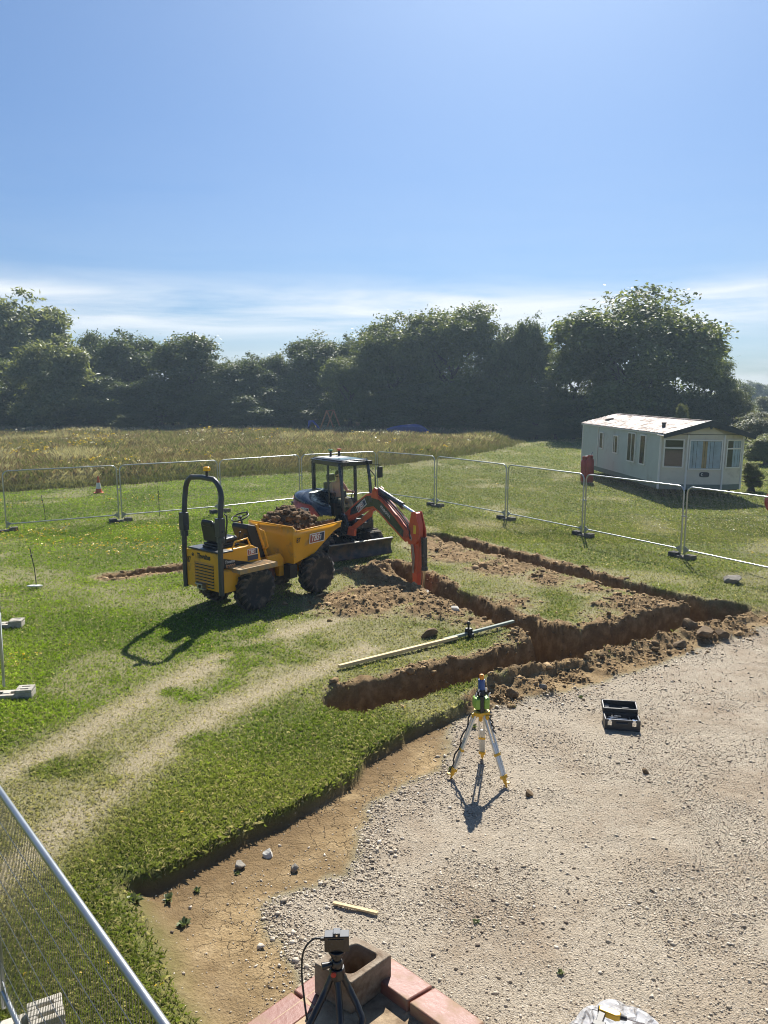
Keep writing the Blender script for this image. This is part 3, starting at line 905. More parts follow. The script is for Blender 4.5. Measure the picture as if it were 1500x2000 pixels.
def crown_mesh(name, seed, lobes, n, leaf, gap=0.42, droop=0.0, stretch=1.6):
    """Leaf sprays through the outer volume of overlapping lobes, with holes where noise says so."""
    g = np.random.default_rng(seed)
    L = np.array(lobes, float)
    w = (L[:, 3] * L[:, 4] * L[:, 5]) ** (2 / 3)
    nc = n // 30
    pick = g.choice(len(L), nc, p=w / w.sum())
    d = g.normal(0, 1, (nc, 3))
    d /= np.linalg.norm(d, axis=1)[:, None]
    d[:, 2] = np.where(d[:, 2] < -0.55, -d[:, 2] * 0.6, d[:, 2])
    rad = 1.0 - 0.50 * g.random(nc) ** 1.7
    q = d * 3.1 + pick[:, None] * 7.7
    bul = (vnoise(q[:, 0] + q[:, 2] * 0.7, q[:, 1] - q[:, 2] * 0.6, seed) - 0.5) * 0.42 + (g.random(nc) - 0.5) * 0.16
    C = L[pick, :3] + d * L[pick, 3:6] * (rad + bul)[:, None]
    hc = vnoise(C[:, 0] * 0.9 + C[:, 1] * 0.5, C[:, 2] * 0.9 - C[:, 1] * 0.4, seed + 9) * 0.6 + vnoise(C[:, 0] * 2.1 + 5, C[:, 2] * 2.1 + C[:, 1], seed + 12) * 0.4
    ok = (hc > gap - 0.08 * g.random(nc)) & (C[:, 2] > 0.05)
    C, d, hc = C[ok], d[ok], hc[ok]
    # each bough end carries a flattish tuft of leaves
    k = 62
    sg = 0.20 + 0.26 * g.random((len(C), 1, 1))
    P = (C[:, None, :] + g.normal(0, 1, (len(C), k, 3)) * sg * np.array([1.0, 1.0, 0.62])).reshape(-1, 3)
    d = np.repeat(d, k, axis=0)
    h = np.repeat(hc, k)
    k = np.ones(len(P), bool)
    m = len(P)
    nrm = d * 0.45 + g.normal(0, 0.62, (m, 3)) + np.array([0, 0, 0.75])
    nrm /= np.linalg.norm(nrm, axis=1)[:, None]
    a = np.cross(nrm, g.normal(0, 1, (m, 3)))
    a[:, 2] -= droop
    a /= np.linalg.norm(a, axis=1)[:, None]
    b = np.cross(nrm, a)
    s_ = (leaf * (0.55 + 0.75 * g.random(m)))[:, None]
    A, B = a * s_ * stretch * 0.5, b * s_ * 0.42
    v = np.stack([P - A, P + B + nrm * s_ * 0.10, P + A, P - B + nrm * s_ * 0.10], 1).reshape(-1, 3)
    tone = np.clip(0.5 + 0.55 * (h[k] - 0.55) * 2 + 0.5 * (g.random(m) - 0.5), 0, 1)
    me_o = bulk(name, v, np.arange(4 * m), 4, None, {'tone': ('FLOAT', np.repeat(tone, 4))})
    me = me_o.data
    bpy.data.objects.remove(me_o)
    return me

def lobes_for(seed, W, Hh, base, k, spread=1.0):
    g = random.Random(seed)
    out = [(0, 0, base + (Hh - base) * 0.52, W * 0.62, W * 0.58, (Hh - base) * 0.46)]
    for i in range(k):
        a = g.random() * 6.283
        t = g.random()
        zz = base + (Hh - base) * (0.14 + 0.74 * t)
        rr = W * (0.36 + 0.52 * math.sin(math.pi * min(1, 0.20 + 0.74 * t))) * (0.5 + 0.45 * g.random()) * spread
        r = W * (0.22 + 0.17 * g.random())
        out.append((math.cos(a) * rr, math.sin(a) * rr, zz, r, r, r * (0.75 + 0.3 * g.random())))
    return out

def trunk_mesh(name, seed, h, r):
    g = random.Random(seed)
    mb = MB()
    pts = [(g.uniform(-.1, .1) * i, g.uniform(-.1, .1) * i, h * i / 5) for i in range(6)]
    mb.tube([(0, 0, -0.2)] + pts[1:], [r * 1.35] + [r * (1 - 0.13 * i) for i in range(1, 6)], 9)
    for i in range(9):
        a = g.random() * 6.28
        z0 = h * g.uniform(0.32, 0.95)
        ln = h * g.uniform(0.4, 0.7)
        p0 = Vector((pts[3][0] * z0 / h, pts[3][1] * z0 / h, z0))
        d = Vector((math.cos(a), math.sin(a), g.uniform(0.35, 1.0))).normalized()
        p1 = p0 + d * ln * 0.5 + Vector((0, 0, 0.15 * ln * 0.5))
        p2 = p1 + (d + Vector((g.uniform(-.4, .4), g.uniform(-.4, .4), .3))).normalized() * ln * 0.5
        mb.tube([p0, p1, p2], [r * 0.45, r * 0.28, r * 0.10], 6)
    o = mb.build(name, M_BARK, None, 0, 60)
    me = o.data
    bpy.data.objects.remove(o)
    return me

# unit crowns: 10 m tall, half width about 4 m
PROTO = {}
for nm, seed, W, k, n, leaf, gap, kind, kw in (
        ('oak_a', 1, 4.6, 26, 46000, 0.17, 0.43, 'oak', {}), ('oak_b', 2, 4.6, 24, 44000, 0.17, 0.43, 'oak', {}),
        ('dark_a', 3, 4.0, 22, 34000, 0.18, 0.40, 'dark', {}), ('dark_b', 4, 3.8, 20, 34000, 0.18, 0.42, 'dark', {}), ('dark_c', 5, 4.2, 24, 34000, 0.18, 0.39, 'dark', {}),
        ('willow', 6, 4.0, 22, 30000, 0.20, 0.34, 'willow', dict(droop=0.5, stretch=2.2)), ('pale', 7, 4.0, 18, 20000, 0.17, 0.34, 'pale', dict(stretch=1.9)), ('blossom', 8, 4.0, 18, 18000, 0.18, 0.36, 'blossom', {})):
    me = crown_mesh('crown', seed, lobes_for(seed * 13 + 5, W, 10.0, 0.3, k), n, leaf, gap, **kw)
    me.materials.append(LEAF[kind])
    PROTO[nm] = (me, trunk_mesh('trunk', seed, 5.5, 0.30))

def tree(u, v_top, half_px, D, proto, label, group, name='tree', rot=None, z0=0.0, v_base=None):
    """A tree D metres away whose crown is half_px wide each side in the survey photo and reaches v_top."""
    cy = (v_top - 1000) / 1502.0
    ang = PITCH + math.atan(cy)
    top = CAM_H - D * math.tan(ang) - z0
    zc = D * math.cos(PITCH) + CAM_H * math.sin(PITCH)
    x = (u - 750) / 1502.0 * zc
    hw = half_px / 1502.0 * zc
    e = thing(name, (x, D, z0), rot if rot is not None else random.Random(int(u * 7 + D)).random() * 6.28, label, 'tree' if 'tree' in name else 'shrub', group)
    me, tr = PROTO[proto]
    W = {'oak_a': 4.6, 'oak_b': 4.6, 'dark_a': 4.0, 'dark_b': 3.8, 'dark_c': 4.2}.get(proto, 4.0)
    c = link('crown', me, None, e)
    c.scale = (hw / W * 1.08, hw / W * 1.08, top / 10.3)
    t = link('trunk', tr, None, e)
    t.scale = (max(hw / W, 0.5), max(hw / W, 0.5), top / 10.3)
    return e

G_T = 'trees along the far edge of the meadow'
tree(-130, 640, 80, 88, 'dark_a', 'dark tree beyond the left edge of the picture, next but one to the feathery tree', G_T)
tree(-240, 620, 90, 92, 'dark_c', 'broad dark tree well beyond the left edge of the picture', G_T)
tree(-360, 640, 90, 88, 'oak_b', 'oak farthest beyond the left edge of the picture', G_T)
tree(40, 578, 108, 93, 'willow', 'tall feathery grey-green tree topping the far left end of the tree line', G_T, 'willow_tree')
tree(112, 664, 78, 82, 'willow', 'pale round willow with drooping foliage standing forward at the left of the tree line', G_T, 'willow_tree')
tree(-5, 690, 66, 84, 'dark_b', 'dark tree cut by the left edge of the picture beneath the feathery tree', G_T)
tree(188, 628, 48, 96, 'dark_a', 'narrow dark tree right behind the pale round willow', G_T)
tree(262, 640, 74, 90, 'dark_c', 'broad dark tree between the narrow one and the round-topped one, left part', G_T)
tree(372, 634, 88, 87, 'dark_a', 'round-topped dark tree with small sky gaps, tallest left of the dip', G_T)
tree(205, 725, 66, 84, 'dark_b', 'low dark tree filling the foot of the line right of the willow', G_T)
tree(318, 730, 72, 84, 'dark_c', 'low bushy tree below the broad dark crowns on the left', G_T)
tree(448, 700, 58, 85, 'dark_b', 'small dark tree at the left end of the dip in the tree line', G_T)
tree(505, 686, 56, 88, 'dark_c', 'lowest tree of the line, in the middle of its dip', G_T)
tree(552, 676, 52, 90, 'dark_a', 'small peaked tree just right of the lowest dip', G_T)
tree(622, 652, 66, 88, 'dark_b', 'medium tree with an airy top above the excavator cab', G_T)
tree(684, 688, 56, 81, 'oak_b', 'lighter green oak standing forward at the left foot of the big oak pair', G_T)
tree(690, 650, 46, 90, 'dark_c', 'narrow tree peeping between the airy tree and the big oaks', G_T)
tree(772, 602, 92, 84, 'oak_a', 'large oak with a flat left shoulder, left of the tall centre pair', G_T, 'oak_tree')
tree(880, 590, 102, 82, 'oak_b', 'tallest oak of the centre, sky showing through its middle', G_T, 'oak_tree')
tree(972, 614, 62, 80, 'dark_a', 'dark tree merging with the right side of the centre oaks', G_T)
tree(1034, 616, 42, 78, 'dark_b', 'slim upright tree with a pointed top before the gap beside the great oak', G_T)
tree(820, 745, 90, 80, 'dark_c', 'dark low tree filling the foot of the centre oaks', G_T)
tree(930, 760, 80, 78, 'dark_a', 'dark low tree under the right half of the centre oaks', G_T)
tree(1045, 745, 66, 74, 'dark_b', 'dark low tree at the foot of the slim upright one', G_T)
tree(580, 745, 80, 84, 'dark_a', 'low dark tree behind the wooden frame', G_T)
tree(470, 765, 70, 84, 'dark_c', 'low dark thicket tree at the foot of the dip', G_T)
tree(1238, 548, 150, 72, 'oak_a', 'great broad oak towering over the caravan', G_T, 'oak_tree', rot=2.2)
tree(1118, 668, 58, 74, 'oak_b', 'oak bough tree at the left skirt of the great oak', G_T, 'oak_tree')
tree(1378, 690, 50, 74, 'oak_b', 'lower oak at the right skirt of the great oak', G_T, 'oak_tree')
tree(1150, 770, 70, 70, 'dark_a', 'dark low tree behind the far end of the caravan', G_T)
tree(1270, 760, 80, 70, 'dark_c', 'dark low tree directly behind the caravan roof', G_T)
tree(1368, 770, 55, 68, 'dark_b', 'dark low tree above the caravan front gable', G_T)
tree(1432, 755, 42, 64, 'pale', 'pale green bushy tree rising behind the right end of the caravan', G_T)
tree(1330, 785, 16, 58, 'pale', 'small light green sapling against the dark wood behind the caravan roof', G_T, 'sapling_tree')
tree(1436, 733, 34, 110, 'dark_a', 'dark tree on the skyline stepping down right of the great oak', G_T)
tree(1474, 800, 52, 52, 'blossom', 'white flowering bush right of the caravan', 'bushes beside the caravan', 'flowering_shrub')
tree(1466, 900, 20, 33.6, 'pale', 'tall olive weeds growing against the right corner of the caravan', 'bushes beside the caravan', 'shrub')
tree(1496, 850, 40, 46, 'willow', 'low grey-green bush at the right edge in front of the flowering one', 'bushes beside the caravan', 'shrub')
tree(1500, 772, 34, 90, 'pale', 'mid green bush at the right edge beyond the flowering bush', 'bushes beside the caravan', 'shrub')
tree(255, 806, 32, 78, 'pale', 'small green bramble bush standing in the meadow before the wood', 'bushes in the meadow', 'shrub')
far_labels = ['hazy distant tree on the horizon right of the stepping-down skyline', 'hazy distant tree low on the horizon at the right edge', 'most distant hazy tree between two others on the right horizon',
              'hazy far tree above the flowering bush', 'hazy far tree cut off by the right edge of the picture']
for (u, vt, hp, D), lb in zip(((1462, 742, 30, 190), (1498, 748, 34, 200), (1480, 750, 26, 230), (1448, 752, 26, 210), (1530, 744, 34, 190)), far_labels):
    tree(u, vt, hp, D, 'dark_c', lb, 'far trees on the horizon')
rr = random.Random(5)
for i, u in enumerate((1010, 1048, 1085, 1120, 1160)):
    tree(u, 822 + 8 * (i % 2), 34, 70.5 - 0.3 * i, ('dark_a', 'dark_b', 'dark_c')[i % 3], 'dark understorey shrub in the shade at the foot of the wood', 'understorey shrubs at the foot of the wood', 'shrub')
for i in range(26):       # the shaded understorey that closes the foot of the wood
    u = -60 + i * 58 + rr.uniform(-14, 14)
    if u > 1440: continue
    D = 84 - max(0, (u - 640)) * 0.021 + rr.uniform(-2, 2)
    vtop = 772 + rr.uniform(-14, 22)
    tree(u, vtop, 46, D, ('dark_a', 'dark_b', 'dark_c')[i % 3], 'dark understorey shrub in the shade at the foot of the wood', 'understorey shrubs at the foot of the wood', 'shrub')

# ---------------------------------------------------------------- site fence
M_GALV = surf('galvanised_steel', (0.40, 0.42, 0.43), 0.34, 0.85, var=0.12, scale=5, bump=0.05, bump_scale=40)
M_WIRE = surf('mesh_wire', (0.26, 0.27, 0.27), 0.30, 0.8, var=0.1)
M_FOOT = surf('recycled_rubber', (0.055, 0.055, 0.055), 0.85, var=0.3, dirt=(0.20, 0.17, 0.12), dirt_amt=0.5, bump=0.3)
M_CONC = surf('pale_concrete', (0.44, 0.41, 0.35), 0.9, var=0.15, scale=9, dirt=(0.20, 0.16, 0.10), dirt_amt=0.25, bump=0.35, bump_scale=80)
M_PLATE = surf('foot_plate_steel', (0.30, 0.31, 0.32), 0.5, 0.6, dirt=(0.2, 0.16, 0.1), dirt_amt=0.3)
PW, PH = 3.38, 1.86

def round_frame(w, h, r, z0):
    pts = [(-w / 2, 0, z0)]
    for k in range(7):
        a = math.pi - k * math.pi / 12
        pts.append((-w / 2 + r + r * math.cos(a), 0, h - r + r * math.sin(a)))
    for k in range(7):
        a = math.pi / 2 - k * math.pi / 12
        pts.append((w / 2 - r + r * math.cos(a), 0, h - r + r * math.sin(a)))
    pts.append((w / 2, 0, z0))
    return pts

def make_panel():
    e = thing('mesh_fence', (0, 0, 0), 0, '', 'fence panel', 'mesh fence panels round the site')
    f = MB()
    f.tube(round_frame(PW, PH, 0.17, 0.06), 0.020, 10)
    f.tube([(-PW / 2, 0, 0.19), (PW / 2, 0, 0.19)], 0.019, 10)
    f.build('frame', M_GALV, e, 0, 60)
    m = MB()
    nv = 96
    for i in range(1, nv):
        x = -PW / 2 + PW * i / nv
        edge = PW / 2 - abs(x)
        zt = PH if edge > 0.17 else PH - 0.17 + math.sqrt(max(0.0, 0.17 ** 2 - (0.17 - edge) ** 2))
        m.tube([(x, -0.002, 0.19), (x, -0.002, zt)], 0.0018, 4)
    for k in range(1, 7):
        z = 0.19 + (PH - 0.19) * k / 7
        m.tube([(-PW / 2, 0.002, z), (PW / 2, 0.002, z)], 0.0024, 5)
    m.build('wire_mesh', M_WIRE, e, 0, None)
    for s in (-1, 1):
        g = MB()                                     # gusset plate at the bottom corner
        x0 = s * PW / 2
        g.prism([(x0, 0.06), (x0 - s * 0.15, 0.19), (x0 - s * 0.15, 0.21), (x0 - s * 0.05, 0.28), (x0, 0.28)], -0.004, 0.004, 'xz')
        g.build('corner_plate', M_GALV, e, 0, 40)
    return e

def make_foot(conc, name='ballast_block'):
    e = thing(name, (0, 0, 0), 0, '', 'fence foot', None)
    mt = M_CONC if conc else M_FOOT
    b = MB()
    for s in (-1, 1):                                # raised ends, each with two slots open at the top
        x0, x1 = (0.14, 0.37) if s > 0 else (-0.37, -0.14)
        b.box((x0, -0.115, 0.0), (x1, 0.115, 0.095))
        ys = [-0.115, -0.065, -0.030, 0.030, 0.065, 0.115]
        for k in range(5):
            if k in (1, 3):
                b.box((x0, ys[k], 0.097), (x0 + 0.06, ys[k + 1], 0.14))
                b.box((x1 - 0.06, ys[k], 0.097), (x1, ys[k + 1], 0.14))
            else:
                b.box((x0, ys[k], 0.097), (x1, ys[k + 1], 0.14))
    b.box((-0.14, -0.115, 0.0), (0.14, -0.045, 0.075))
    b.box((-0.14, 0.045, 0.0), (0.14, 0.115, 0.075))
    b.box((-0.05, -0.045, 0.0), (0.05, 0.045, 0.085))
    b.build('block', mt, e, 0.008)
    return e

posts = [at(10, 1039), at(236, 1020), at(430, 1002), at(588, 985), (-0.30, 31.4), (1.95, 28.95), (4.2, 26.1), (6.08, 23.1), (7.9, 19.95), (9.62, 16.9)]
plabels = ['mesh fence panel at the far left with the traffic cone behind it', 'mesh fence panel seen through the roll bar of the yellow dumper', 'mesh fence panel whose bottom rail runs behind the yellow skip',
           'mesh fence panel behind the excavator cab', 'mesh fence panel turning the back corner, right of the excavator cab', 'mesh fence panel behind the excavator arm',
           'mesh fence panel left of the red gas bottles, in front of the mown lawn', 'mesh fence panel standing in front of the caravan side', 'mesh fence panel running off the right edge in front of the caravan front']
flabels = ['black fence foot farthest left, at the edge of the lawn', 'black fence foot under the joint left of the roll bar', 'black fence foot behind the roll bar legs', 'black fence foot behind the loaded skip',
           'black fence foot at the back corner behind the excavator', 'black fence foot right of the excavator arm top', 'black fence foot beside the bare patch above the back trench', 'black fence foot left of the lawn before the caravan', 'black fence foot nearest on the right, casting two post shadows', 'black fence foot beyond the right edge']
p0 = make_panel()
ft = make_foot(False)
ftc = make_foot(True)
for i in range(9):
    a, b = Vector(posts[i]), Vector(posts[i + 1])
    c = (a + b) / 2
    o = p0 if i == 0 else copy_tree(p0)
    zg = 0.05 + (gz(*a) + gz(*b)) / 2
    o.location = (c.x, c.y, zg)
    ang = math.atan2(b.y - a.y, b.x - a.x)
    o.rotation_euler = (0, math.asin(max(-.05, min(.05, (gz(*a) - gz(*b)) / 3.5))), ang)
    o.scale = ((b - a).length / (PW + 0.10), 1, 1)
    o['label'] = plabels[i]
for i, p in enumerate(posts[:9]):
    o = ft if i == 0 else copy_tree(ft)
    a = Vector(posts[max(i - 1, 0)]); b = Vector(posts[min(i + 1, 9)])
    o.location = (p[0], p[1], gz(*p) - 0.01)
    o.rotation_euler = (0, 0, math.atan2(b.y - a.y, b.x - a.x) + (math.pi / 2 if i in (4,) else 0.0))
    o['label'] = flabels[i]
    o['group'] = 'black feet under the site fence'
M_CLAMP = surf('clamp_steel', (0.45, 0.46, 0.47), 0.4, 0.8)
def make_clamp():
    mb = MB()
    mb.box((-0.075, -0.026, -0.018), (0.075, -0.021, 0.018))
    mb.box((-0.075, 0.021, -0.018), (0.075, 0.026, 0.018))
    mb.box((-0.080, -0.026, -0.018), (-0.074, 0.026, 0.018))
    mb.box((0.074, -0.026, -0.018), (0.080, 0.026, 0.018))
    mb.cyl((0, -0.05, 0), (0, 0.05, 0), 0.008, seg=8)
    return mb.build('fence_clamp', M_CLAMP, None, 0, 30)
cl0 = None
clabels = ['steel clamp joining the two left fence panels', 'steel clamp on the joint behind the roll bar', 'steel clamp on the joint behind the loaded skip', 'steel clamp on the back corner joint', 'steel clamp on the joint right of the excavator arm', 'steel clamp on the joint before the mown lawn', 'steel clamp on the joint below the red gas bottles', 'steel clamp on the joint nearest the right edge']
for i in range(1, 9):
    p = posts[i]
    o = make_clamp() if cl0 is None else cl0.copy()
    if cl0 is None: cl0 = o
    else: COL.objects.link(o)
    a = Vector(posts[i - 1]); b = Vector(posts[i + 1])
    o.location = (p[0], p[1], gz(*p) + 1.12)
    o.rotation_euler = (0, 0, math.atan2(b.y - a.y, b.x - a.x))
    tag(o, clabels[i - 1], 'fence clamp', 'clamps on the site fence')

# the near panel, and the fence line leaving the picture on the left
RA, RB = Vector(at(320, 2000, 1.93)), Vector(at(0, 1545, 1.93))
dr_ = (RB - RA).normalized()
c = RA + dr_ * (2.76 - PW / 2)
o = copy_tree(p0)
o.location = (c.x, c.y, 0.07)
o.rotation_euler = (0, 0, math.atan2(dr_.y, dr_.x))
o.scale = (1, 1, 1)
o['label'] = 'near mesh fence panel with a bright top rail crossing the bottom left corner'
pe = RA + dr_ * 2.80
o = ftc
o.location = (pe.x + 0.10, pe.y - 0.17, gz(pe.x, pe.y) - 0.01)
o.rotation_euler = (0, 0, math.atan2(dr_.y, dr_.x) - math.pi / 2 - R(12))
o['label'] = 'pale concrete fence foot under the near panel in the bottom left corner'
o['group'] = 'pale concrete fence feet on the left'
P2, P3 = Vector((-5.50, 10.62)), Vector((-7.22, 14.0))
L_ = (P3 - P2).normalized()
for p, lb in ((P2, 'pale concrete fence foot at the left edge below the other one'), (P3, 'pale concrete fence foot at the left edge, farther up the lawn')):
    o = copy_tree(ftc)
    q = p + Vector((0.02, 0.0))
    o.location = (q.x, q.y, gz(q.x, q.y) - 0.01)
    o.rotation_euler = (0, 0, R(9))
    o['label'] = lb
c = (P2 + P3) / 2
o = copy_tree(p0)
o.location = (c.x - 0.01, c.y, 0.08)
o.rotation_euler = (0, 0, math.atan2(L_.y, L_.x))
o.scale = ((P3 - P2).length / (PW + 0.1), 1, 1)
o['label'] = 'mesh fence panel whose end post just shows at the left edge'

# ---------------------------------------------------------------- caravan
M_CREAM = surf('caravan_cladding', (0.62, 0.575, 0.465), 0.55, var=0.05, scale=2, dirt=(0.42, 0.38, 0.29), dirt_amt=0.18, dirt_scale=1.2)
M_CSIDE = surf('caravan_shade_toned_cladding', (0.48, 0.50, 0.435), 0.5, var=0.05, scale=2, dirt=(0.42, 0.40, 0.32), dirt_amt=0.15, dirt_scale=1.2)  # shade of the side wall is toned into this duller, greener cladding
M_TRIMC = surf('white_trim', (0.72, 0.70, 0.65), 0.45, var=0.05)
M_SKIRT = surf('grey_green_skirt', (0.155, 0.185, 0.155), 0.6, var=0.1)
M_FASCIA = surf('dark_fascia', (0.030, 0.036, 0.042), 0.5, var=0.15)
M_TILE = surf('pressed_tile_roof', (0.40, 0.335, 0.30), 0.55, var=0.2, scale=3, dirt=(0.22, 0.17, 0.14), dirt_amt=0.55, dirt_scale=2.5)
M_WGLASS = glass('window_glass', (0.92, 0.95, 0.95), 0.97)
M_INSIDE = surf('dim_interior', (0.045, 0.042, 0.038), 0.9)  # dark colour stands in for the unlit room behind the panes
M_CURT = surf('net_curtain', (0.50, 0.57, 0.68), 0.9, var=0.2, scale=3)
M_CURT2 = surf('tan_curtain', (0.50, 0.33, 0.18), 0.9, var=0.15)
M_RUSTY = surf('rusty_chassis', (0.06, 0.045, 0.035), 0.85, 0.3, var=0.4)
M_BLACK = surf('black_plastic', (0.016, 0.017, 0.019), 0.42, var=0.25)

CL, CW = 9.9, 3.55            # length, width; local x across the front, y backwards
fl = Vector(at(1289, 951, 0.45)); frr = Vector(at(1457, 957, 0.42))
car = thing('static_caravan', (11.42, 31.5, 0.0), R(2.0), 'cream static caravan with a bay window front and pale tiled roof', 'caravan')
car.rotation_euler = (0, R(0.9), R(4.5))
ZB, ZE, ZR = 0.47, 2.64, 3.12
def bay(y0):  # the front: flat wings with the middle standing a little proud
    return [(0.0, y0 + 0.30), (1.0, y0), (2.55, y0), (CW, y0 + 0.30)]
def clad(mb, p0, p1, z0, z1, nb, out, depth=0.018):
    """Horizontal lapped boards from p0 to p1, each leaning out at its foot."""
    h = (z1 - z0) / nb
    ox, oy = out
    for i in range(nb):
        a, b = z0 + i * h, z0 + (i + 1) * h
        q = [(p0[0] + ox * depth, p0[1] + oy * depth, a), (p1[0] + ox * depth, p1[1] + oy * depth, a), (p1[0], p1[1], b), (p0[0], p0[1], b),
             (p0[0] - ox * .04, p0[1] - oy * .04, a), (p1[0] - ox * .04, p1[1] - oy * .04, a), (p1[0] - ox * .04, p1[1] - oy * .04, b), (p0[0] - ox * .04, p0[1] - oy * .04, b)]
        mb.add(q, [(0, 1, 2, 3), (5, 4, 7, 6), (0, 4, 5, 1), (3, 2, 6, 7), (0, 3, 7, 4), (1, 5, 6, 2)])
w = MB()
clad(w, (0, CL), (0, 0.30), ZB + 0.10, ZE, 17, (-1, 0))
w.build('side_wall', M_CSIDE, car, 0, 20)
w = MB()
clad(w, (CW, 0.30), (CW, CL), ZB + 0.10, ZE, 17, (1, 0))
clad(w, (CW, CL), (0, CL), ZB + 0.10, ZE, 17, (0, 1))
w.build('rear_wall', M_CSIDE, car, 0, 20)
w = MB()
B = bay(0.0)
for i in range(3):
    a, b = B[i], B[i + 1]
    d = Vector((b[0] - a[0], b[1] - a[1])).normalized()
    clad(w, a, b, ZB + 0.10, ZE - 0.02, 15, (d.y, -d.x), 0.012)
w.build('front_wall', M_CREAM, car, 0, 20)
w = MB()
w.add([(0, .30, ZE), (CW, .30, ZE), (CW / 2, .04, ZR - 0.05), (0, .36, ZE), (CW, .36, ZE), (CW / 2, .12, ZR - 0.05), (1.0, 0, ZE), (2.55, 0, ZE), (1.0, .1, ZE), (2.55, .1, ZE)],
      [(0, 6, 2), (6, 7, 2), (7, 1, 2), (3, 5, 8), (8, 5, 9), (9, 5, 4), (0, 2, 5, 3), (1, 4, 5, 2)])
w.build('gable', M_CREAM, car, 0, 0)
# roof in pressed steel tiles: rows that step, columns that roll
rv, rf = [], []
nrow, ncol = 9, 64
for s in (0, 1):
    base = len(rv)
    for r_ in range(nrow * 2):
        tt = (r_ // 2 + (1 if r_ % 2 else 0)) / nrow
        drop = 0.0 if r_ % 2 == 0 else 0.028
        for c_ in range(ncol * 4 + 1):
            yy = -0.28 + (CL + 0.42) * c_ / (ncol * 4)
            roll = 0.016 * abs(math.sin(math.pi * c_ / 4 * 1.0))
            xx = CW / 2 + (1 if s else -1) * (CW / 2 + 0.10) * tt
            rv.append((xx, yy, ZR + 0.05 - (ZR - ZE) * 1.03 * tt + roll - drop + 0.014))
    W_ = ncol * 4 + 1
    for r_ in range(nrow * 2 - 1):
        for c_ in range(ncol * 4):
            i0 = base + r_ * W_ + c_
            rf.append((i0, i0 + 1, i0 + W_ + 1, i0 + W_))
mb = MB(); mb.add(rv, rf)
mb.box((CW / 2 - 0.07, -0.28, ZR + 0.045), (CW / 2 + 0.07, CL + 0.14, ZR + 0.085))
roof = mb.build('roof', M_TILE, car, 0, 30)
fl_ = MB()
fl_.cyl((0.55, 1.35, ZE + 0.05), (0.55, 1.35, ZE + 0.36), 0.075, seg=14)
fl_.cyl((0.55, 1.35, ZE + 0.36), (0.55, 1.35, ZE + 0.42), 0.10, seg=14)
fl_.build('flue', M_FASCIA, roof, 0, 40)
fl_ = MB()
fl_.box((0.55, 8.0, ZE + 0.20), (0.95, 8.25, ZE + 0.30))
fl_.cbox((0.75, 8.12, ZE + 0.33), (0.3, 0.4, 0.04), (0, -15, 0))
fl_.build('roof_vent', M_RUSTY, roof, 0.01)
u_ = MB()
u_.prism([(-0.02, ZE - 0.02), (CW / 2, ZR - 0.0), (CW + 0.02, ZE - 0.02), (CW + 0.02, ZE - 0.03), (-0.02, ZE - 0.03)], 0.45, CL + 0.08, 'xz')
u_.build('roof_deck', M_FASCIA, car, 0, 0)
f = MB()
hw = CW / 2
f.prism([(-0.16, ZE - 0.16), (-0.16, ZE + 0.02), (hw, ZR + 0.10), (hw, ZR - 0.10), (hw - 0.06, ZR - 0.17)], -0.33, -0.27, 'xz')
f.prism([(CW + 0.16, ZE - 0.16), (CW + 0.16, ZE + 0.02), (hw, ZR + 0.101), (hw, ZR - 0.101), (hw + 0.06, ZR - 0.17)], -0.331, -0.271, 'xz')
f.prism([(hw - 0.09, ZR - 0.12), (hw + 0.09, ZR - 0.12), (hw + 0.03, ZR - 0.26), (hw - 0.03, ZR - 0.26)], -0.345, -0.333, 'xz')
f.prism([(-0.15, ZE - 0.06), (hw, ZR + 0.0), (CW + 0.15, ZE - 0.06), (CW + 0.15, ZE - 0.075), (hw, ZR - 0.02), (-0.15, ZE - 0.075)], -0.27, 0.4, 'xz')
f.build('fascia', M_FASCIA, car, 0, 0)
g_ = MB()
g_.box((-0.09, -0.1, ZE - 0.05), (-0.03, CL + 0.1, ZE + 0.0))
g_.box((-0.045, CL * 0.76, ZB + 0.1), (-0.022, CL * 0.76 + 0.06, ZE))
g_.build('gutter', M_TRIMC, car, 0)
for (x, y) in ((-0.012, 0.29), (0.995, -0.02), (2.555, -0.02), (CW - 0.02, 0.285), (-0.012, CL - 0.03)):
    t_ = MB()
    t_.box((x - 0.035, y - 0.035, ZB - 0.12), (x + 0.035, y + 0.035, ZE - 0.02))
    t_.build('corner_trim', M_TRIMC, car, 0.004)
s_ = MB()
s_.box((-0.015, 0.30, ZB - 0.12), (0.02, CL, ZB + 0.10))
for i in range(3):
    a, b = Vector(B[i]), Vector(B[i + 1])
    s_.bar((a.x, a.y, ZB - 0.01), (b.x, b.y, ZB - 0.01), 0.035, 0.22)
s_.build('skirt', M_SKIRT, car, 0)
ch = MB()
for x in (0.75, 2.5):
    ch.box((x - 0.04, 0.3, ZB - 0.20), (x + 0.04, CL - 0.2, ZB - 0.02))
for y in (0.35, 2.6, 5.0, 7.4, 9.1):
    ch.box((0.1, y - 0.03, ZB - 0.16), (CW - 0.1, y + 0.03, ZB - 0.03))
ch.box((0.05, 0.35, ZB - 0.03), (CW - 0.05, CL - 0.05, ZB + 0.02))
ch.build('chassis', M_RUSTY, car, 0)
for x in (0.35, 3.2):
    for y in (0.5, 9.0):
        j = MB()
        j.bar((x, y, 0.0), (x, y, ZB - 0.1), 0.06, 0.06)
        j.box((x - 0.13, y - 0.13, -0.06), (x + 0.13, y + 0.13, 0.03))
        j.build('corner_leg', M_RUSTY, car, 0)
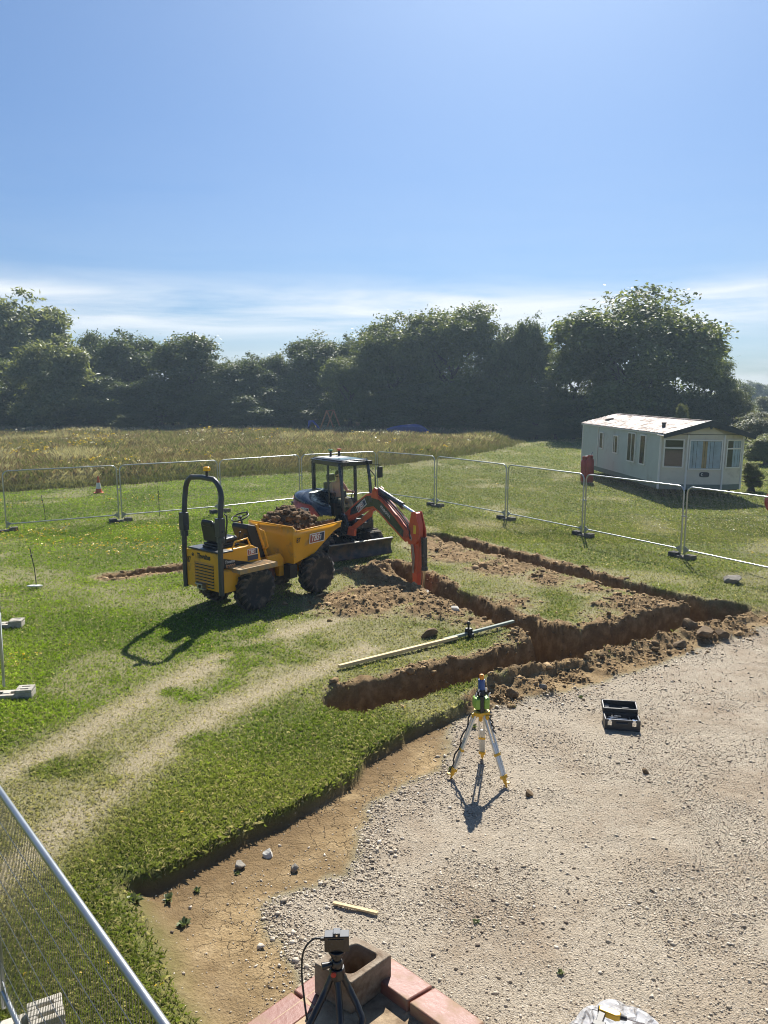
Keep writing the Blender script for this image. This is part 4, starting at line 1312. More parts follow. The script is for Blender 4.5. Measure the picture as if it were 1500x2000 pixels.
for x in (0.42, 3.13):
    wh = MB()
    wh.lathe([(0.001, -0.08), (0.30, -0.08), (0.33, -0.05), (0.33, 0.05), (0.30, 0.08), (0.001, 0.08)], 20, Matrix.Translation((x, 5.1, 0.31)) @ Matrix.Rotation(R(90), 4, 'Y'))
    wh.build('wheel', M_BLACK, car)

def window(Mw, w, h, bars=(), curtain=None, name='window'):
    """Frame standing proud of the wall, a dark sheet for the unlit interior, curtains and a pane; Mw places its centre (x right, y up, z out)."""
    fr = MB(); fr.M = Mw
    t, d = 0.055, 0.045
    fr.box((-w / 2 - t, -h / 2 - t, -0.03), (-w / 2, h / 2 + t, d))
    fr.box((w / 2, -h / 2 - t, -0.03), (w / 2 + t, h / 2 + t, d))
    fr.box((-w / 2, h / 2, -0.03), (w / 2, h / 2 + t, d - .001))
    fr.box((-w / 2, -h / 2 - t, -0.03), (w / 2, -h / 2, d - .001))
    for kind, pos in bars:
        if kind == 'v': fr.box((pos - 0.024, -h / 2, -0.02), (pos + 0.024, h / 2, d - .003))
        else: fr.box((-w / 2, pos - 0.03, -0.02), (w / 2, pos + 0.03, d - .003))
    fo = fr.build(name, M_TRIMC, car, 0.004)
    b = MB(); b.M = Mw
    b.box((-w / 2, -h / 2, -0.03), (w / 2, h / 2, 0.019))
    b.build('dark_backing', M_INSIDE, fo)  # dark sheet behind the pane, painted as the shade of the room
    p = MB(); p.M = Mw
    p.box((-w / 2, -h / 2, 0.031), (w / 2, h / 2, 0.035))
    p.build('pane', M_WGLASS, fo)
    for (x0, x1, mt) in (curtain or []):
        c = MB(); c.M = Mw
        nseg = max(8, int((x1 - x0) * 34))
        pts = [(x0 + (x1 - x0) * i / nseg, 0.0225 + 0.0035 * math.sin(i * 1.25) + 0.0015 * math.sin(i * 2.7)) for i in range(nseg + 1)]
        vs = [(x, -h / 2 + 0.01, z) for x, z in pts] + [(x, h / 2 - 0.01, z) for x, z in pts]
        c.add(vs, [(i, i + 1, nseg + 2 + i, nseg + 1 + i) for i in range(nseg)])
        c.build('curtain', mt, fo, 0, 80, fix=False)
    return fo
zw = (ZB + 1.18 + ZE - 0.28) / 2
a, b = Vector(B[0]), Vector(B[1])
d = (b - a).normalized(); nrm = Vector((d.y, -d.x)); c = (a + b) / 2 + nrm * 0.012
window(frame_matrix((c.x, c.y, 1.84), (d.x, d.y, 0), (0, 0, 1)), 0.70, 1.08, (('h', 0.22),))
c = (Vector(B[1]) + Vector(B[2])) / 2
window(frame_matrix((c.x, c.y - 0.012, 1.80), (1, 0, 0), (0, 0, 1)), 1.32, 1.12, (), ((-0.65, -0.14, M_CURT), (-0.14, 0.07, M_CURT2), (0.07, 0.65, M_CURT)))
a, b = Vector(B[2]), Vector(B[3])
d = (b - a).normalized(); nrm = Vector((d.y, -d.x)); c = (a + b) / 2 + nrm * 0.012
window(frame_matrix((c.x, c.y, 1.84), (d.x, d.y, 0), (0, 0, 1)), 0.70, 1.08, (('h', 0.22),), ((-0.05, 0.33, M_CURT),))
for (y, w_, h_, z_, bars) in ((7.05, 0.40, 0.72, 1.92, ()), (5.15, 0.50, 0.76, 1.86, (('v', -0.08),)), (3.25, 0.78, 1.22, 1.86, (('v', 0.0),)), (2.0, 0.50, 1.20, 1.84, ())):
    window(frame_matrix((-0.018, y, z_), (0, -1, 0), (0, 0, 1)), w_, h_, bars)
mp = MB(); mp.M = frame_matrix((1.80, -0.012, 0.98), (1, 0, 0), (0, 0, 1))
pts = []
for k in range(24):
    t_ = 2 * math.pi * k / 24
    ex = 0.55
    pts.append((0.21 * math.copysign(abs(math.cos(t_)) ** ex, math.cos(t_)), 0.105 * math.copysign(abs(math.sin(t_)) ** ex, math.sin(t_))))
mp.prism(pts, 0.0, 0.022, 'xy')
badge = mp.build('name_plate', M_FASCIA, car, 0.004)
em = MB(); em.M = frame_matrix((1.70, -0.036, 0.985), (1, 0, 0), (0, 0, 1))
em.tube([(0.04 * math.cos(a_), 0.05 * math.sin(a_), 0) for a_ in [R(40 + 28 * k) for k in range(11)]], [0.006 + 0.009 * math.sin(math.pi * k / 10) for k in range(11)], 6)
em.build('emblem', M_TRIMC, badge)

M_GAS = surf('gas_bottle_red', (0.36, 0.045, 0.025), 0.45, var=0.15, dirt=(0.16, 0.06, 0.03), dirt_amt=0.3)
for i, (u, v, lb, hgt) in enumerate(((1141, 940, 'red gas bottle standing left of its twin by the caravan', 1.25), (1151, 941, 'red gas bottle with a regulator standing nearest the caravan side', 1.32))):
    x, y = at(u, v)
    x, y = x * 0.985, y * 0.985
    e = thing('gas_bottle', (x, y, 0.02), 0.5 * i, lb, 'gas bottle', 'red gas bottles beside the caravan')
    b_ = MB()
    rr_ = 0.185
    b_.lathe([(0.15, 0), (0.17, 0.06), (rr_, 0.12), (rr_, hgt - 0.28), (0.165, hgt - 0.20), (0.10, hgt - 0.14), (0.05, hgt - 0.13)], 20)
    b_.build('cylinder_body', M_GAS, e, 0, 40)
    b_ = MB()
    b_.lathe([(0.13, hgt - 0.15), (0.13, hgt), (0.12, hgt), (0.12, hgt - 0.15)], 18)
    b_.build('guard_collar', M_GAS, e, 0, 40)
    b_ = MB()
    b_.cyl((0, 0, hgt - 0.14), (0, 0, hgt + 0.02), 0.025, seg=8)
    b_.cyl((-0.02, 0, hgt - 0.02), (0.14, 0, hgt + (0.14 if i else 0.02)), 0.02, seg=8)
    b_.build('valve', M_PLATE, e, 0, 40)

# traffic cone, marker pins, swing frame, pipe coil
M_CONE = surf('cone_orange', (0.50, 0.10, 0.03), 0.55, var=0.15, dirt=(0.2, 0.12, 0.08), dirt_amt=0.2)
M_CONEW = surf('cone_white_sleeve', (0.66, 0.66, 0.62), 0.4, var=0.08)
cx_, cy_ = at(193, 963)
e = thing('traffic_cone', (cx_, cy_, gz(cx_, cy_)), 0.4, 'orange and white traffic cone at the edge of the tall meadow', 'traffic cone')
b_ = MB()
prof = lambda z: 0.145 - 0.115 * z / 0.72
b_.lathe([(0.15, 0.0), (prof(0.03), 0.03), (prof(0.20), 0.20)], 18)
b_.lathe([(prof(0.46), 0.46), (prof(0.72), 0.72), (0.018, 0.735)], 18)
b_.prism([(-0.2, -0.16), (-0.16, -0.2), (0.16, -0.2), (0.2, -0.16), (0.2, 0.16), (0.16, 0.2), (-0.16, 0.2), (-0.2, 0.16)], 0.0, 0.035, 'xy')
b_.build('cone_body', M_CONE, e, 0, 40)
b_ = MB()
b_.lathe([(prof(0.20) + 0.003, 0.20), (prof(0.46) + 0.003, 0.46)], 18)
b_.build('sleeve', M_CONEW, e, 0, 40)
M_PIN = surf('rusty_pin', (0.05, 0.055, 0.05), 0.7, 0.4)
pins = [((72, 1149), 0.92, -0.05, 'thin iron marker pin with a white pad at its foot'), ((90, 1023), 0.95, -0.05, 'thin marker pin just inside the far left fence panel'), ((312, 1010), 1.1, -0.01, 'thin marker pin left of the roll bar')]
for p_, h_, ln, lb in pins:
    x, y = at(*p_)
    e = thing('marker_pin', (x, y, gz(x, y)), 0, lb, 'marker pin', 'marker pins in the lawn')
    b_ = MB()
    b_.tube([(0, 0, -0.05), (ln * 0.5 * h_, 0, h_ * 0.5), (ln * h_ * 2, 0, h_)], 0.010, 6)
    b_.build('rod', M_PIN, e, 0, 40)
    b_ = MB()
    b_.cyl((ln * h_ * 1.6 - .012, 0, h_ * 0.80), (ln * h_ * 1.6 + 0.02, 0, h_ * 0.84), 0.018, seg=8)
    b_.build('stop_collar', M_PIN, e, 0, 40)
x, y = at(71, 1149)
b_ = MB()
b_.prism([(-0.18, -0.03), (-0.06, -0.07), (0.1, -0.05), (0.17, 0.02), (0.08, 0.07), (-0.1, 0.05)], 0.05, 0.085, 'xy')
o = b_.build('white_pad', M_CONEW, None, 0.01)
o.location = (x, y - 0.05, gz(x, y))
tag(o, 'white scrap of card lying at the foot of the marker pin', 'card')
M_TIMBERO = surf('orange_timber', (0.40, 0.20, 0.075), 0.7, var=0.2)
M_BLUE = surf('blue_plastic', (0.02, 0.05, 0.27), 0.5, var=0.15)
x, y = (-5.6, 76.0)
e = thing('swing_frame', (x, y, 0.0), R(78), 'orange wooden A-frame swing half hidden in the shade of the trees', 'swing frame')
for s in (0, 1):
    for t in (-1, 1):
        b_ = MB()
        b_.tube([(s * 2.4, t * 0.95, 0), (s * 2.4, t * 0.04, 2.35)], 0.07, 8)
        b_.build('leg', M_TIMBERO, e, 0, 40)
b_ = MB(); b_.tube([(-0.2, 0, 2.4), (2.6, 0, 2.4)], 0.07, 8); b_.build('top_beam', M_TIMBERO, e, 0, 40)
x2, y2 = (-6.9, 76.5)
b_ = MB()
b_.prism([(0, 0), (0.25, 0), (0.45, 1.45), (0.95, 1.45), (2.1, 0.1), (2.4, 0.1), (2.4, 0.0), (2.0, 0.0), (0.8, 1.35)], -0.3, 0.3, 'xz')
o = b_.build('slide', M_BLUE, None, 0.03)
o.location = (x2 - 1.0, y2, 0.0)
tag(o, 'blue plastic slide beside the wooden swing frame', 'slide')
gv_ = ico(3)
def rock(name, loc, dims, rz, mat, label, cat, seed, tilt=0.0, jag=0.22, parent=None, cut=None):
    g = np.random.default_rng(seed)
    v = gv_[0].copy()
    nrm_ = [g.normal(0, 1, 3) for _ in range(9)]
    for q in nrm_:                                # flat facets where planes shave the lump
        q = q / np.linalg.norm(q)
        dd = v @ q
        lim = 0.48 + 0.16 * g.random()
        v = v - np.maximum(dd - lim, 0)[:, None] * q
    v *= 1 + jag * 0.35 * (vnoise(v[:, 0] * 3 + seed, v[:, 1] * 3 + v[:, 2] * 2.1, seed)[:, None] - 0.5)
    v = v * np.array(dims) / 2 / 0.62
    o = bulk(name, v, gv_[1].reshape(-1), 3, mat, None, True)
    o.data.set_sharp_from_angle(angle=R(14))
    o.location = loc
    o.rotation_euler = (tilt, tilt * 0.6, rz)
    return tag(o, label, cat)
M_TARPB = surf('blue_tarpaulin', (0.02, 0.045, 0.22), 0.5, var=0.2)
rock('tarpaulin_heap', (2.6, 71.5, 0.35), (3.6, 1.6, 1.3), 0.2, M_TARPB, 'blue tarpaulin heap in the shade under the centre oaks', 'tarpaulin', 12)
M_PIPE = surf('red_duct', (0.40, 0.018, 0.028), 0.32, var=0.12, coat=0.3)
e = thing('duct_coil', (13.98, 26.9, 0.0), R(70), 'coil of glossy red ribbed duct at the right edge behind the fence', 'duct coil')
for k in range(3):
    b_ = MB()
    for j in range(2):
        n_ = 40
        rr_ = 0.43 - 0.085 * j
        b_.tube([(-0.2 + 0.12 * k + 0.03 * j, rr_ * math.cos(2 * math.pi * i / n_), 0.49 + rr_ * math.sin(2 * math.pi * i / n_)) for i in range(n_)], [0.052 + 0.006 * (i % 2) for i in range(n_)], 9, True)
    b_.build('turn', M_PIPE, e, 0, 50)
# ---------------------------------------------------------------- materials of the machines
M_YEL = surf('dumper_yellow_paint', (0.72, 0.345, 0.010), 0.36, var=0.05, scale=3, dirt=(0.36, 0.22, 0.07), dirt_amt=0.16, dirt_scale=3.5, coat=0.25)
M_YELW = surf('worn_yellow_tread', (0.60, 0.32, 0.06), 0.6, var=0.15, scale=9, dirt=(0.33, 0.25, 0.15), dirt_amt=0.8, dirt_scale=9)
M_GREY = surf('dark_grey_paint', (0.035, 0.042, 0.048), 0.4, var=0.15, dirt=(0.12, 0.10, 0.07), dirt_amt=0.15)
M_TYRE = surf('tyre_rubber', (0.018, 0.017, 0.016), 0.8, var=0.3, scale=5, dirt=(0.16, 0.115, 0.07), dirt_amt=0.25, dirt_scale=5, bump=0.2)
M_LUG = surf('dusty_glint_tread_rubber', (0.050, 0.043, 0.036), 0.5, var=0.35, scale=9, dirt=(0.16, 0.12, 0.075), dirt_amt=0.4, dirt_scale=9)  # dusty brown, also lightened in place of sun glints on the lugs
M_RIM = surf('wheel_rim_black', (0.022, 0.022, 0.022), 0.5, var=0.3, dirt=(0.11, 0.085, 0.055), dirt_amt=0.35)
M_SEAT = surf('seat_vinyl', (0.020, 0.020, 0.022), 0.42, var=0.2)
M_WHITE = surf('sign_white', (0.72, 0.72, 0.70), 0.45, var=0.03)
M_SIGNR = surf('sign_red', (0.33, 0.075, 0.05), 0.45, var=0.05)
M_NAVY = surf('sign_navy', (0.018, 0.035, 0.085), 0.45, var=0.05)
M_BLK = surf('sign_black', (0.018, 0.018, 0.018), 0.5)
M_AMBER = surf('amber_lens', (0.95, 0.48, 0.01), 0.2, var=0.05)
M_STEEL = surf('bare_steel', (0.36, 0.36, 0.35), 0.35, 0.85, var=0.2, dirt=(0.2, 0.15, 0.1), dirt_amt=0.2)
M_CHROME = surf('cylinder_rod', (0.75, 0.76, 0.78), 0.12, 1.0, var=0.03)
M_CHASSIS = surf('chassis_red_oxide', (0.16, 0.035, 0.022), 0.6, var=0.25, dirt=(0.12, 0.08, 0.05), dirt_amt=0.5)
M_KRED = surf('excavator_red_paint', (0.58, 0.085, 0.030), 0.36, var=0.08, dirt=(0.20, 0.08, 0.05), dirt_amt=0.2, coat=0.2)
M_KNAVY = surf('excavator_dark_paint', (0.020, 0.027, 0.038), 0.27, var=0.15, dirt=(0.09, 0.085, 0.075), dirt_amt=0.2, coat=0.3)
M_HOSE = surf('hydraulic_hose', (0.014, 0.014, 0.015), 0.5)
M_HOSER = surf('red_hose_sleeve', (0.34, 0.03, 0.02), 0.5)
M_RUB = surf('track_rubber', (0.022, 0.021, 0.020), 0.85, var=0.3, dirt=(0.17, 0.13, 0.085), dirt_amt=0.45, dirt_scale=6)
M_BLADE = surf('blade_steel', (0.060, 0.060, 0.060), 0.55, 0.4, var=0.3, dirt=(0.17, 0.12, 0.075), dirt_amt=0.45)
M_CABGL = glass('cab_glass', (0.965, 0.995, 0.97), 0.99)
M_YSTK = surf('yellow_sticker', (0.75, 0.55, 0.03), 0.5)

def sign(parent, M, w, h, words='TBS', second=None):
    """The hire firm's plate: white border, red field with slanted white letters, navy field with fine lettering up its edge."""
    b = MB(); b.M = M
    b.box((-w / 2, -h / 2, -0.002), (w / 2, h / 2, 0.003))
    p = b.build('sign_plate', M_WHITE, parent)
    t = 0.045 * w
    sp = w * 0.16
    b = MB(); b.M = M
    b.box((-w / 2 + t, -h / 2 + t, 0.0005), (sp, h / 2 - t, 0.0055))
    b.build('red_field', M_SIGNR, p)
    b = MB(); b.M = M
    b.box((sp + 0.001, -h / 2 + t, 0.0005), (w / 2 - t, h / 2 - t, 0.0056))
    b.build('navy_field', M_NAVY, p)
    lettering('lettering', words, h * 0.86, M_WHITE, p, M @ Matrix.Translation((-w / 2 + t + (sp + w / 2 - t) / 2, 0, 0.0075)), 0.0015, 0.22, h * 0.022, 'CENTER', 0.80 * w / h / 2.05)
    lettering('lettering', 'HIRE', h * 0.26, M_WHITE, p, M @ Matrix.Translation((sp + w * 0.06, 0, 0.0075)) @ Matrix.Rotation(R(90), 4, 'Z'), 0.001, 0, h * 0.004)
    return p

def make_wheel(e, c, side, Rt=0.46, wd=0.30):
    """Hub with tyre and rim as sub-parts; side +1 left, -1 right."""
    T = Matrix.Translation(c) @ Matrix.Rotation(R(-90 * side), 4, 'X')        # local z points outward
    hb = MB(); hb.M = T
    hb.lathe([(0.10, -0.05), (0.10, 0.075), (0.075, 0.10), (0.03, 0.10)], 14)
    for k in range(8):
        a = 2 * math.pi * k / 8
        hb.cyl((0.135 * math.cos(a), 0.135 * math.sin(a), 0.02), (0.135 * math.cos(a), 0.135 * math.sin(a), 0.055), 0.014, seg=6)
    hub = hb.build('wheel', M_RIM, e, 0, 40)
    ri = MB(); ri.M = T
    ri.lathe([(0.001, -0.01), (0.19, 0.03), (0.215, -0.02), (0.225, 0.11), (0.255, 0.125), (0.255, 0.10), (0.235, 0.0), (0.25, -0.12), (0.2, -0.1), (0.001, -0.05)], 26)
    ri.build('rim', M_RIM, hub, 0, 40)
    ty = MB(); ty.M = T
    h = wd / 2
    ty.lathe([(0.25, -h * .82), (0.30, -h * .98), (0.36, -h), (Rt - 0.055, -h * 0.93), (Rt - 0.035, -h * 0.78), (Rt - 0.025, 0), (Rt - 0.035, h * 0.78), (Rt - 0.055, h * 0.93), (0.36, h), (0.30, h * .98), (0.25, h * .82)], 40)
    ty.build('tyre', M_TYRE, hub, 0, 40)
    ty = MB(); ty.M = T
    nl = 17
    for k in range(nl):
        for sgn in (-1, 1):
            a0 = 2 * math.pi * (k + (0.5 if sgn > 0 else 0)) / nl
            st = []
            for (zz, da, rr_, hh, wa) in ((0.0, 0.0, Rt - 0.028, 0.032, 0.052), (0.55, -0.16, Rt - 0.030, 0.033, 0.056), (0.88, -0.255, Rt - 0.045, 0.036, 0.066), (1.03, -0.30, Rt - 0.105, 0.030, 0.070)):
                a = a0 + da
                z_ = sgn * h * zz
                for (dr, dw) in ((-0.012, -wa), (hh, -wa * 0.68), (hh, wa * 0.68), (-0.012, wa)):
                    r_ = rr_ + dr if zz < 1 else rr_ + dr * 1.2
                    st.append((r_ * math.cos(a + dw), r_ * math.sin(a + dw), z_ + (sgn * 0.006 if zz > 1 and dr > 0 else 0)))
            fs = [(0, 1, 2, 3), (15, 14, 13, 12)]
            for i in range(3):
                for j in range(4):
                    fs.append((i * 4 + j, i * 4 + (j + 1) % 4, i * 4 + 4 + (j + 1) % 4, i * 4 + 4 + j))
            ty.add(st, fs)
    ty.build('tread', M_LUG, hub, 0, 40)
    return hub

# ---------------------------------------------------------------- site dumper (x forward, y left)
DH = R(50)
DO = (-3.08, 15.50)
dz = gz(*DO) + 0.005
dump = thing('site_dumper', (DO[0], DO[1], dz), DH, 'yellow forward-tipping site dumper with a dark roll bar and a skip full of soil', 'dumper')
for x in (0.0, 1.77):
    for s in (1, -1):
        make_wheel(dump, (x, s * 0.60, 0.46), s)
b = MB()
b.box((-0.30, -0.30, 0.42), (0.75, 0.30, 0.74))
b.cyl((0, -0.5, 0.46), (0, 0.5, 0.46), 0.085, seg=12)
b.cyl((1.77, -0.5, 0.46), (1.77, 0.5, 0.46), 0.085, seg=12)
b.box((0.70, -0.13, 0.38), (0.98, 0.13, 0.66))
b.cyl((0.86, 0, 0.34), (0.86, 0, 0.80), 0.07, seg=12)
b.build('chassis', M_CHASSIS, dump, 0.012)
b = MB()
b.prism([(0.92, 0.48), (2.0, 0.48), (2.0, 0.66), (1.55, 0.80), (1.15, 0.72), (0.92, 0.90)], -0.34, -0.22, 'xz')
b.prism([(0.92, 0.48), (2.0, 0.48), (2.0, 0.66), (1.55, 0.80), (1.15, 0.72), (0.92, 0.90)], 0.22, 0.34, 'xz')
b.box((1.0, -0.215, 0.50), (1.9, 0.215, 0.62))
b.prism([(0.55, 0.72), (0.98, 0.72), (1.0, 0.86), (0.9, 1.0), (0.55, 0.98)], -0.40, -0.34, 'xz')
b.build('front_frame', M_YEL, dump, 0.01)
b = MB()
b.box((1.02, -0.56, 0.44), (1.24, -0.36, 0.74))
b.build('battery_box', M_BLK, dump, 0.012)
# rear body
b = MB()
b.box((-0.79, -0.535, 0.50), (-0.765, 0.535, 1.25))
for k in range(8):
    z = 1.035 - k * 0.062
    b.prism([(-0.790, z), (-0.820, z - 0.026), (-0.816, z - 0.031), (-0.790, z - 0.014)], -0.34, 0.27, 'xz')
rear = b.build('rear_panel', M_YEL, dump, 0.004)
b = MB()
for k in range(8):
    z = 1.035 - k * 0.062
    b.box((-0.7935, -0.335, z - 0.060), (-0.7895, 0.265, z - 0.030))
b.build('louvre_shade', M_BLK, rear)  # black strips stand for the shade in the openings below the louvres
lettering('lettering', 'Thwaites', 0.145, M_BLK, rear, frame_matrix((-0.7915, -0.03, 1.150), (0, -1, 0), (0, 0, 1)), 0.0015, 0, 0.006, 'CENTER', 0.80)
lettering('lettering', '87', 0.165, M_BLK, rear, frame_matrix((-0.7915, 0.455, 1.03), (0, -1, 0), (0, 0, 1)), 0.0015, 0, 0.004, 'CENTER', 0.72)
b = MB(); b.M = frame_matrix((-0.7915, 0.32, 1.155), (0, -1, 0), (0, 0, 1))
b.tube([(0.030 * math.cos(R(k * 24)), 0.030 * math.sin(R(k * 24)), 0) for k in range(15)], 0.006, 5, True)
b.cyl((0, 0, -0.001), (0, 0, 0.004), 0.017, seg=12)
b.build('emblem', M_BLK, rear)
b = MB()
b.box((-0.88, -0.10, 0.49), (-0.795, 0.10, 0.53))
b.box((-0.90, -0.09, 0.535), (-0.80, -0.045, 0.60)); b.box((-0.90, 0.045, 0.535), (-0.80, 0.09, 0.60))
b.box((-0.92, -0.11, 0.602), (-0.80, 0.11, 0.635))
b.build('tow_hitch', M_STEEL, dump, 0.008)
b = MB()
b.prism([(-0.764, 0.48), (-0.2, 0.48), (-0.12, 0.62), (-0.06, 0.90), (-0.764, 0.90)], -0.555, -0.535, 'xz')
b.prism([(-0.764, 0.48), (-0.2, 0.48), (-0.12, 0.62), (-0.06, 0.90), (-0.764, 0.90)], 0.535, 0.555, 'xz')
b.box((-0.764, -0.53, 0.50), (-0.30, 0.53, 0.92))
b.build('side_skirt', M_YEL, dump, 0.004)
b = MB()
hood = [(-0.764, 0.925), (0.36, 0.925), (0.30, 1.20), (0.12, 1.30), (-0.60, 1.29), (-0.764, 1.255)]
b.prism(hood, -0.42, 0.42, 'xz')
body = b.build('engine_cover', M_YEL, dump, 0.02)
b = MB()
b.prism([(-0.75, 0.935), (0.15, 0.935), (-0.75, 1.17)], -0.425, -0.421, 'xz')
b.build('black_flash', M_BLK, body)
sign(body, frame_matrix((0.13, -0.423, 1.165), (1, 0, 0), (0, 0, 1)), 0.27, 0.13)
b = MB(); b.M = frame_matrix((0.13, -0.423, 1.04), (1, 0, 0), (0, 0, 1))
b.box((-0.135, -0.05, 0), (0.135, 0.05, 0.004))
sp_ = b.build('sticker', M_NAVY, body)
M_WHITEF = surf('pale_print', (0.55, 0.55, 0.53), 0.5)
lettering('lettering', 'Thwaites', 0.085, M_WHITEF, body, frame_matrix((-0.46, -0.4265, 1.055), (1, 0, 0), (0, 0, 1)), 0.001, 0.1, 0.001, 'CENTER', 0.8)
M_ORN = surf('orange_print', (0.62, 0.30, 0.12), 0.5)
lettering('lettering', '3', 0.14, M_ORN, body, frame_matrix((-0.66, -0.4265, 0.985), (1, 0, 0), (0, 0, 1)), 0.001, 0, 0.004)
lettering('lettering', 'tonne', 0.115, M_ORN, body, frame_matrix((-0.44, -0.4265, 0.975), (1, 0, 0), (0, 0, 1)), 0.001, 0, 0.004, 'CENTER', 0.85)
b = MB()
b.box((-0.775, -0.50, 1.258), (-0.42, 0.50, 1.292))
b.build('rear_deck', M_GREY, dump, 0.01)
for s in (-1, 1):
    b = MB()
    y0, y1 = (-0.80, -0.43) if s < 0 else (0.43, 0.80)
    b.box((-0.52, y0, 0.925), (0.46, y1, 0.95))
    b.box((-0.52, y0 if s < 0 else y1 - 0.018, 0.85), (0.46, y0 + 0.018 if s < 0 else y1, 0.9245))
    b.box((-0.52, y0 + 0.02, 0.87), (-0.50, y1 - 0.02, 0.9245))
    for k in range(9):
        yy = y0 + 0.045 + k * 0.034
        b.box((-0.42, yy, 0.952), (0.40, yy + 0.012, 0.958))
    b.build('foot_plate', M_YELW, dump, 0.003)
# roll bar
b = MB()
yp, zr = 0.575, 2.76
pts = [(-0.80, -yp, 0.46), (-0.80, -yp, 1.3), (-0.78, -yp, 1.9), (-0.75, -yp, 2.25)]
for k in range(0, 11):
    a = math.pi * k / 10
    pts.append((-0.73, -0.25 * (1 if k < 5 else (-1 if k > 5 else 0)) - 0.325 * math.cos(a), 2.36 + 0.365 * math.sin(a)))
pts += [(-0.75, yp, 2.25), (-0.78, yp, 1.9), (-0.80, yp, 1.3), (-0.80, yp, 0.46)]
b.tube(pts, 0.052, 10)
rops = b.build('roll_bar', M_GREY, dump, 0, 50)
for s in (-1, 1):
    b = MB()
    b.box((-0.86, s * yp - 0.075, 1.62), (-0.72, s * yp + 0.075, 1.98))
    b.box((-0.83, s * yp - 0.085, 1.50), (-0.75, s * yp + 0.085, 1.615))
    b.cyl((-0.79, s * yp - 0.10, 1.72), (-0.79, s * yp + 0.10, 1.72), 0.022, seg=8)
    b.build('fold_bracket', M_GREY, rops, 0.012)
b = MB()
b.tube([(-0.70, -0.60, 1.45), (-0.66, -0.63, 1.9), (-0.66, -0.62, 2.02), (-0.70, -0.60, 2.05)], 0.016, 7)
b.build('lever', M_BLK, rops)
b = MB()
b.cyl((-0.74, -0.16, 2.74), (-0.74, -0.16, 2.86), 0.028, seg=10)
bb = b.build('beacon', M_BLK, rops)
b = MB()
b.lathe([(0.065, 0.0), (0.075, 0.015), (0.070, 0.06), (0.05, 0.078), (0.01, 0.082)], 16, Matrix.Translation((-0.74, -0.16, 2.862)))
b.build('lens', M_AMBER, bb, 0, 50)
# seat and controls
b = MB()
b.box((-0.62, -0.24, 1.292), (-0.05, 0.24, 1.34))
b.box((-0.60, -0.22, 1.341), (-0.10, 0.22, 1.39))
seatb = b.build('seat_base', M_BLK, dump, 0.02)
b = MB()
b.cbox((-0.30, 0, 1.435), (0.46, 0.46, 0.10), (0, -4, 0))
b.build('seat', M_SEAT, dump, 0.04)
b = MB()
b.cbox((-0.58, 0, 1.62), (0.10, 0.46, 0.42), (0, -10, 0))
b.cbox((-0.64, 0, 1.80), (0.08, 0.34, 0.14), (0, -12, 0))
b.build('backrest', M_SEAT, dump, 0.04)
b = MB()
con = [(0.42, 0.93), (0.68, 0.93), (0.42, 1.63), (0.22, 1.68), (0.18, 1.60)]
b.prism(con, -0.20, 0.30, 'xz')
cons = b.build('console', M_BLK, dump, 0.02)
b = MB()
for y in (-0.215, 0.315):
    b.prism([(0.66, 0.93), (0.72, 0.93), (0.44, 1.66), (0.39, 1.66)], y - 0.014, y + 0.014, 'xz')
b.build('console_edge', M_YEL, dump, 0.004)
b = MB()
b.cyl((0.30, 0.05, 1.60), (0.22, 0.05, 1.80), 0.022, seg=10)
colm = b.build('steering_column', M_BLK, dump)
b = MB()
T = Matrix.Translation((0.215, 0.05, 1.815)) @ Matrix.Rotation(R(-22), 4, 'Y')
b.tube([T @ Vector((0.18 * math.cos(2 * math.pi * k / 28), 0.18 * math.sin(2 * math.pi * k / 28), 0)) for k in range(28)], 0.0145, 8, True)
for k in range(3):
    a = R(90 + 120 * k)
    b.tube([T @ Vector((0, 0, -0.01)), T @ Vector((0.175 * math.cos(a), 0.175 * math.sin(a), 0))], 0.011, 6)
b.lathe([(0.045, -0.02), (0.045, 0.01), (0.02, 0.02)], 12, T)
T2 = T @ Matrix.Translation((0.13, -0.1, 0.0))
b.cyl(T2 @ Vector((0, 0, 0)), T2 @ Vector((0, 0, 0.07)), 0.018, seg=8)
b.build('steering_wheel', M_BLK, dump, 0, 50)
for (p_) in ([(0.60, -0.24, 1.10), (0.62, -0.34, 1.18), (0.50, -0.36, 1.52), (0.45, -0.27, 1.56)], [(0.60, 0.34, 1.10), (0.62, 0.44, 1.18), (0.50, 0.46, 1.52), (0.45, 0.37, 1.56)],
           [(-0.36, -0.385, 1.28), (-0.30, -0.40, 1.42), (0.02, -0.40, 1.45), (0.10, -0.385, 1.30)], [(-0.36, 0.385, 1.28), (-0.30, 0.40, 1.42), (0.02, 0.40, 1.45), (0.10, 0.385, 1.30)]):
    b = MB(); b.tube(p_, 0.017, 8); b.build('grab_rail', M_YEL, dump, 0, 60)
b = MB()
b.tube([(-0.02, -0.16, 1.35), (0.02, -0.17, 1.52)], 0.012, 6); b.ball((0.022, -0.17, 1.54), 0.028)
b.tube([(0.06, -0.22, 1.33), (0.10, -0.23, 1.47)], 0.012, 6); b.ball((0.10, -0.23, 1.49), 0.025)
b.build('control_lever', M_BLK, dump)
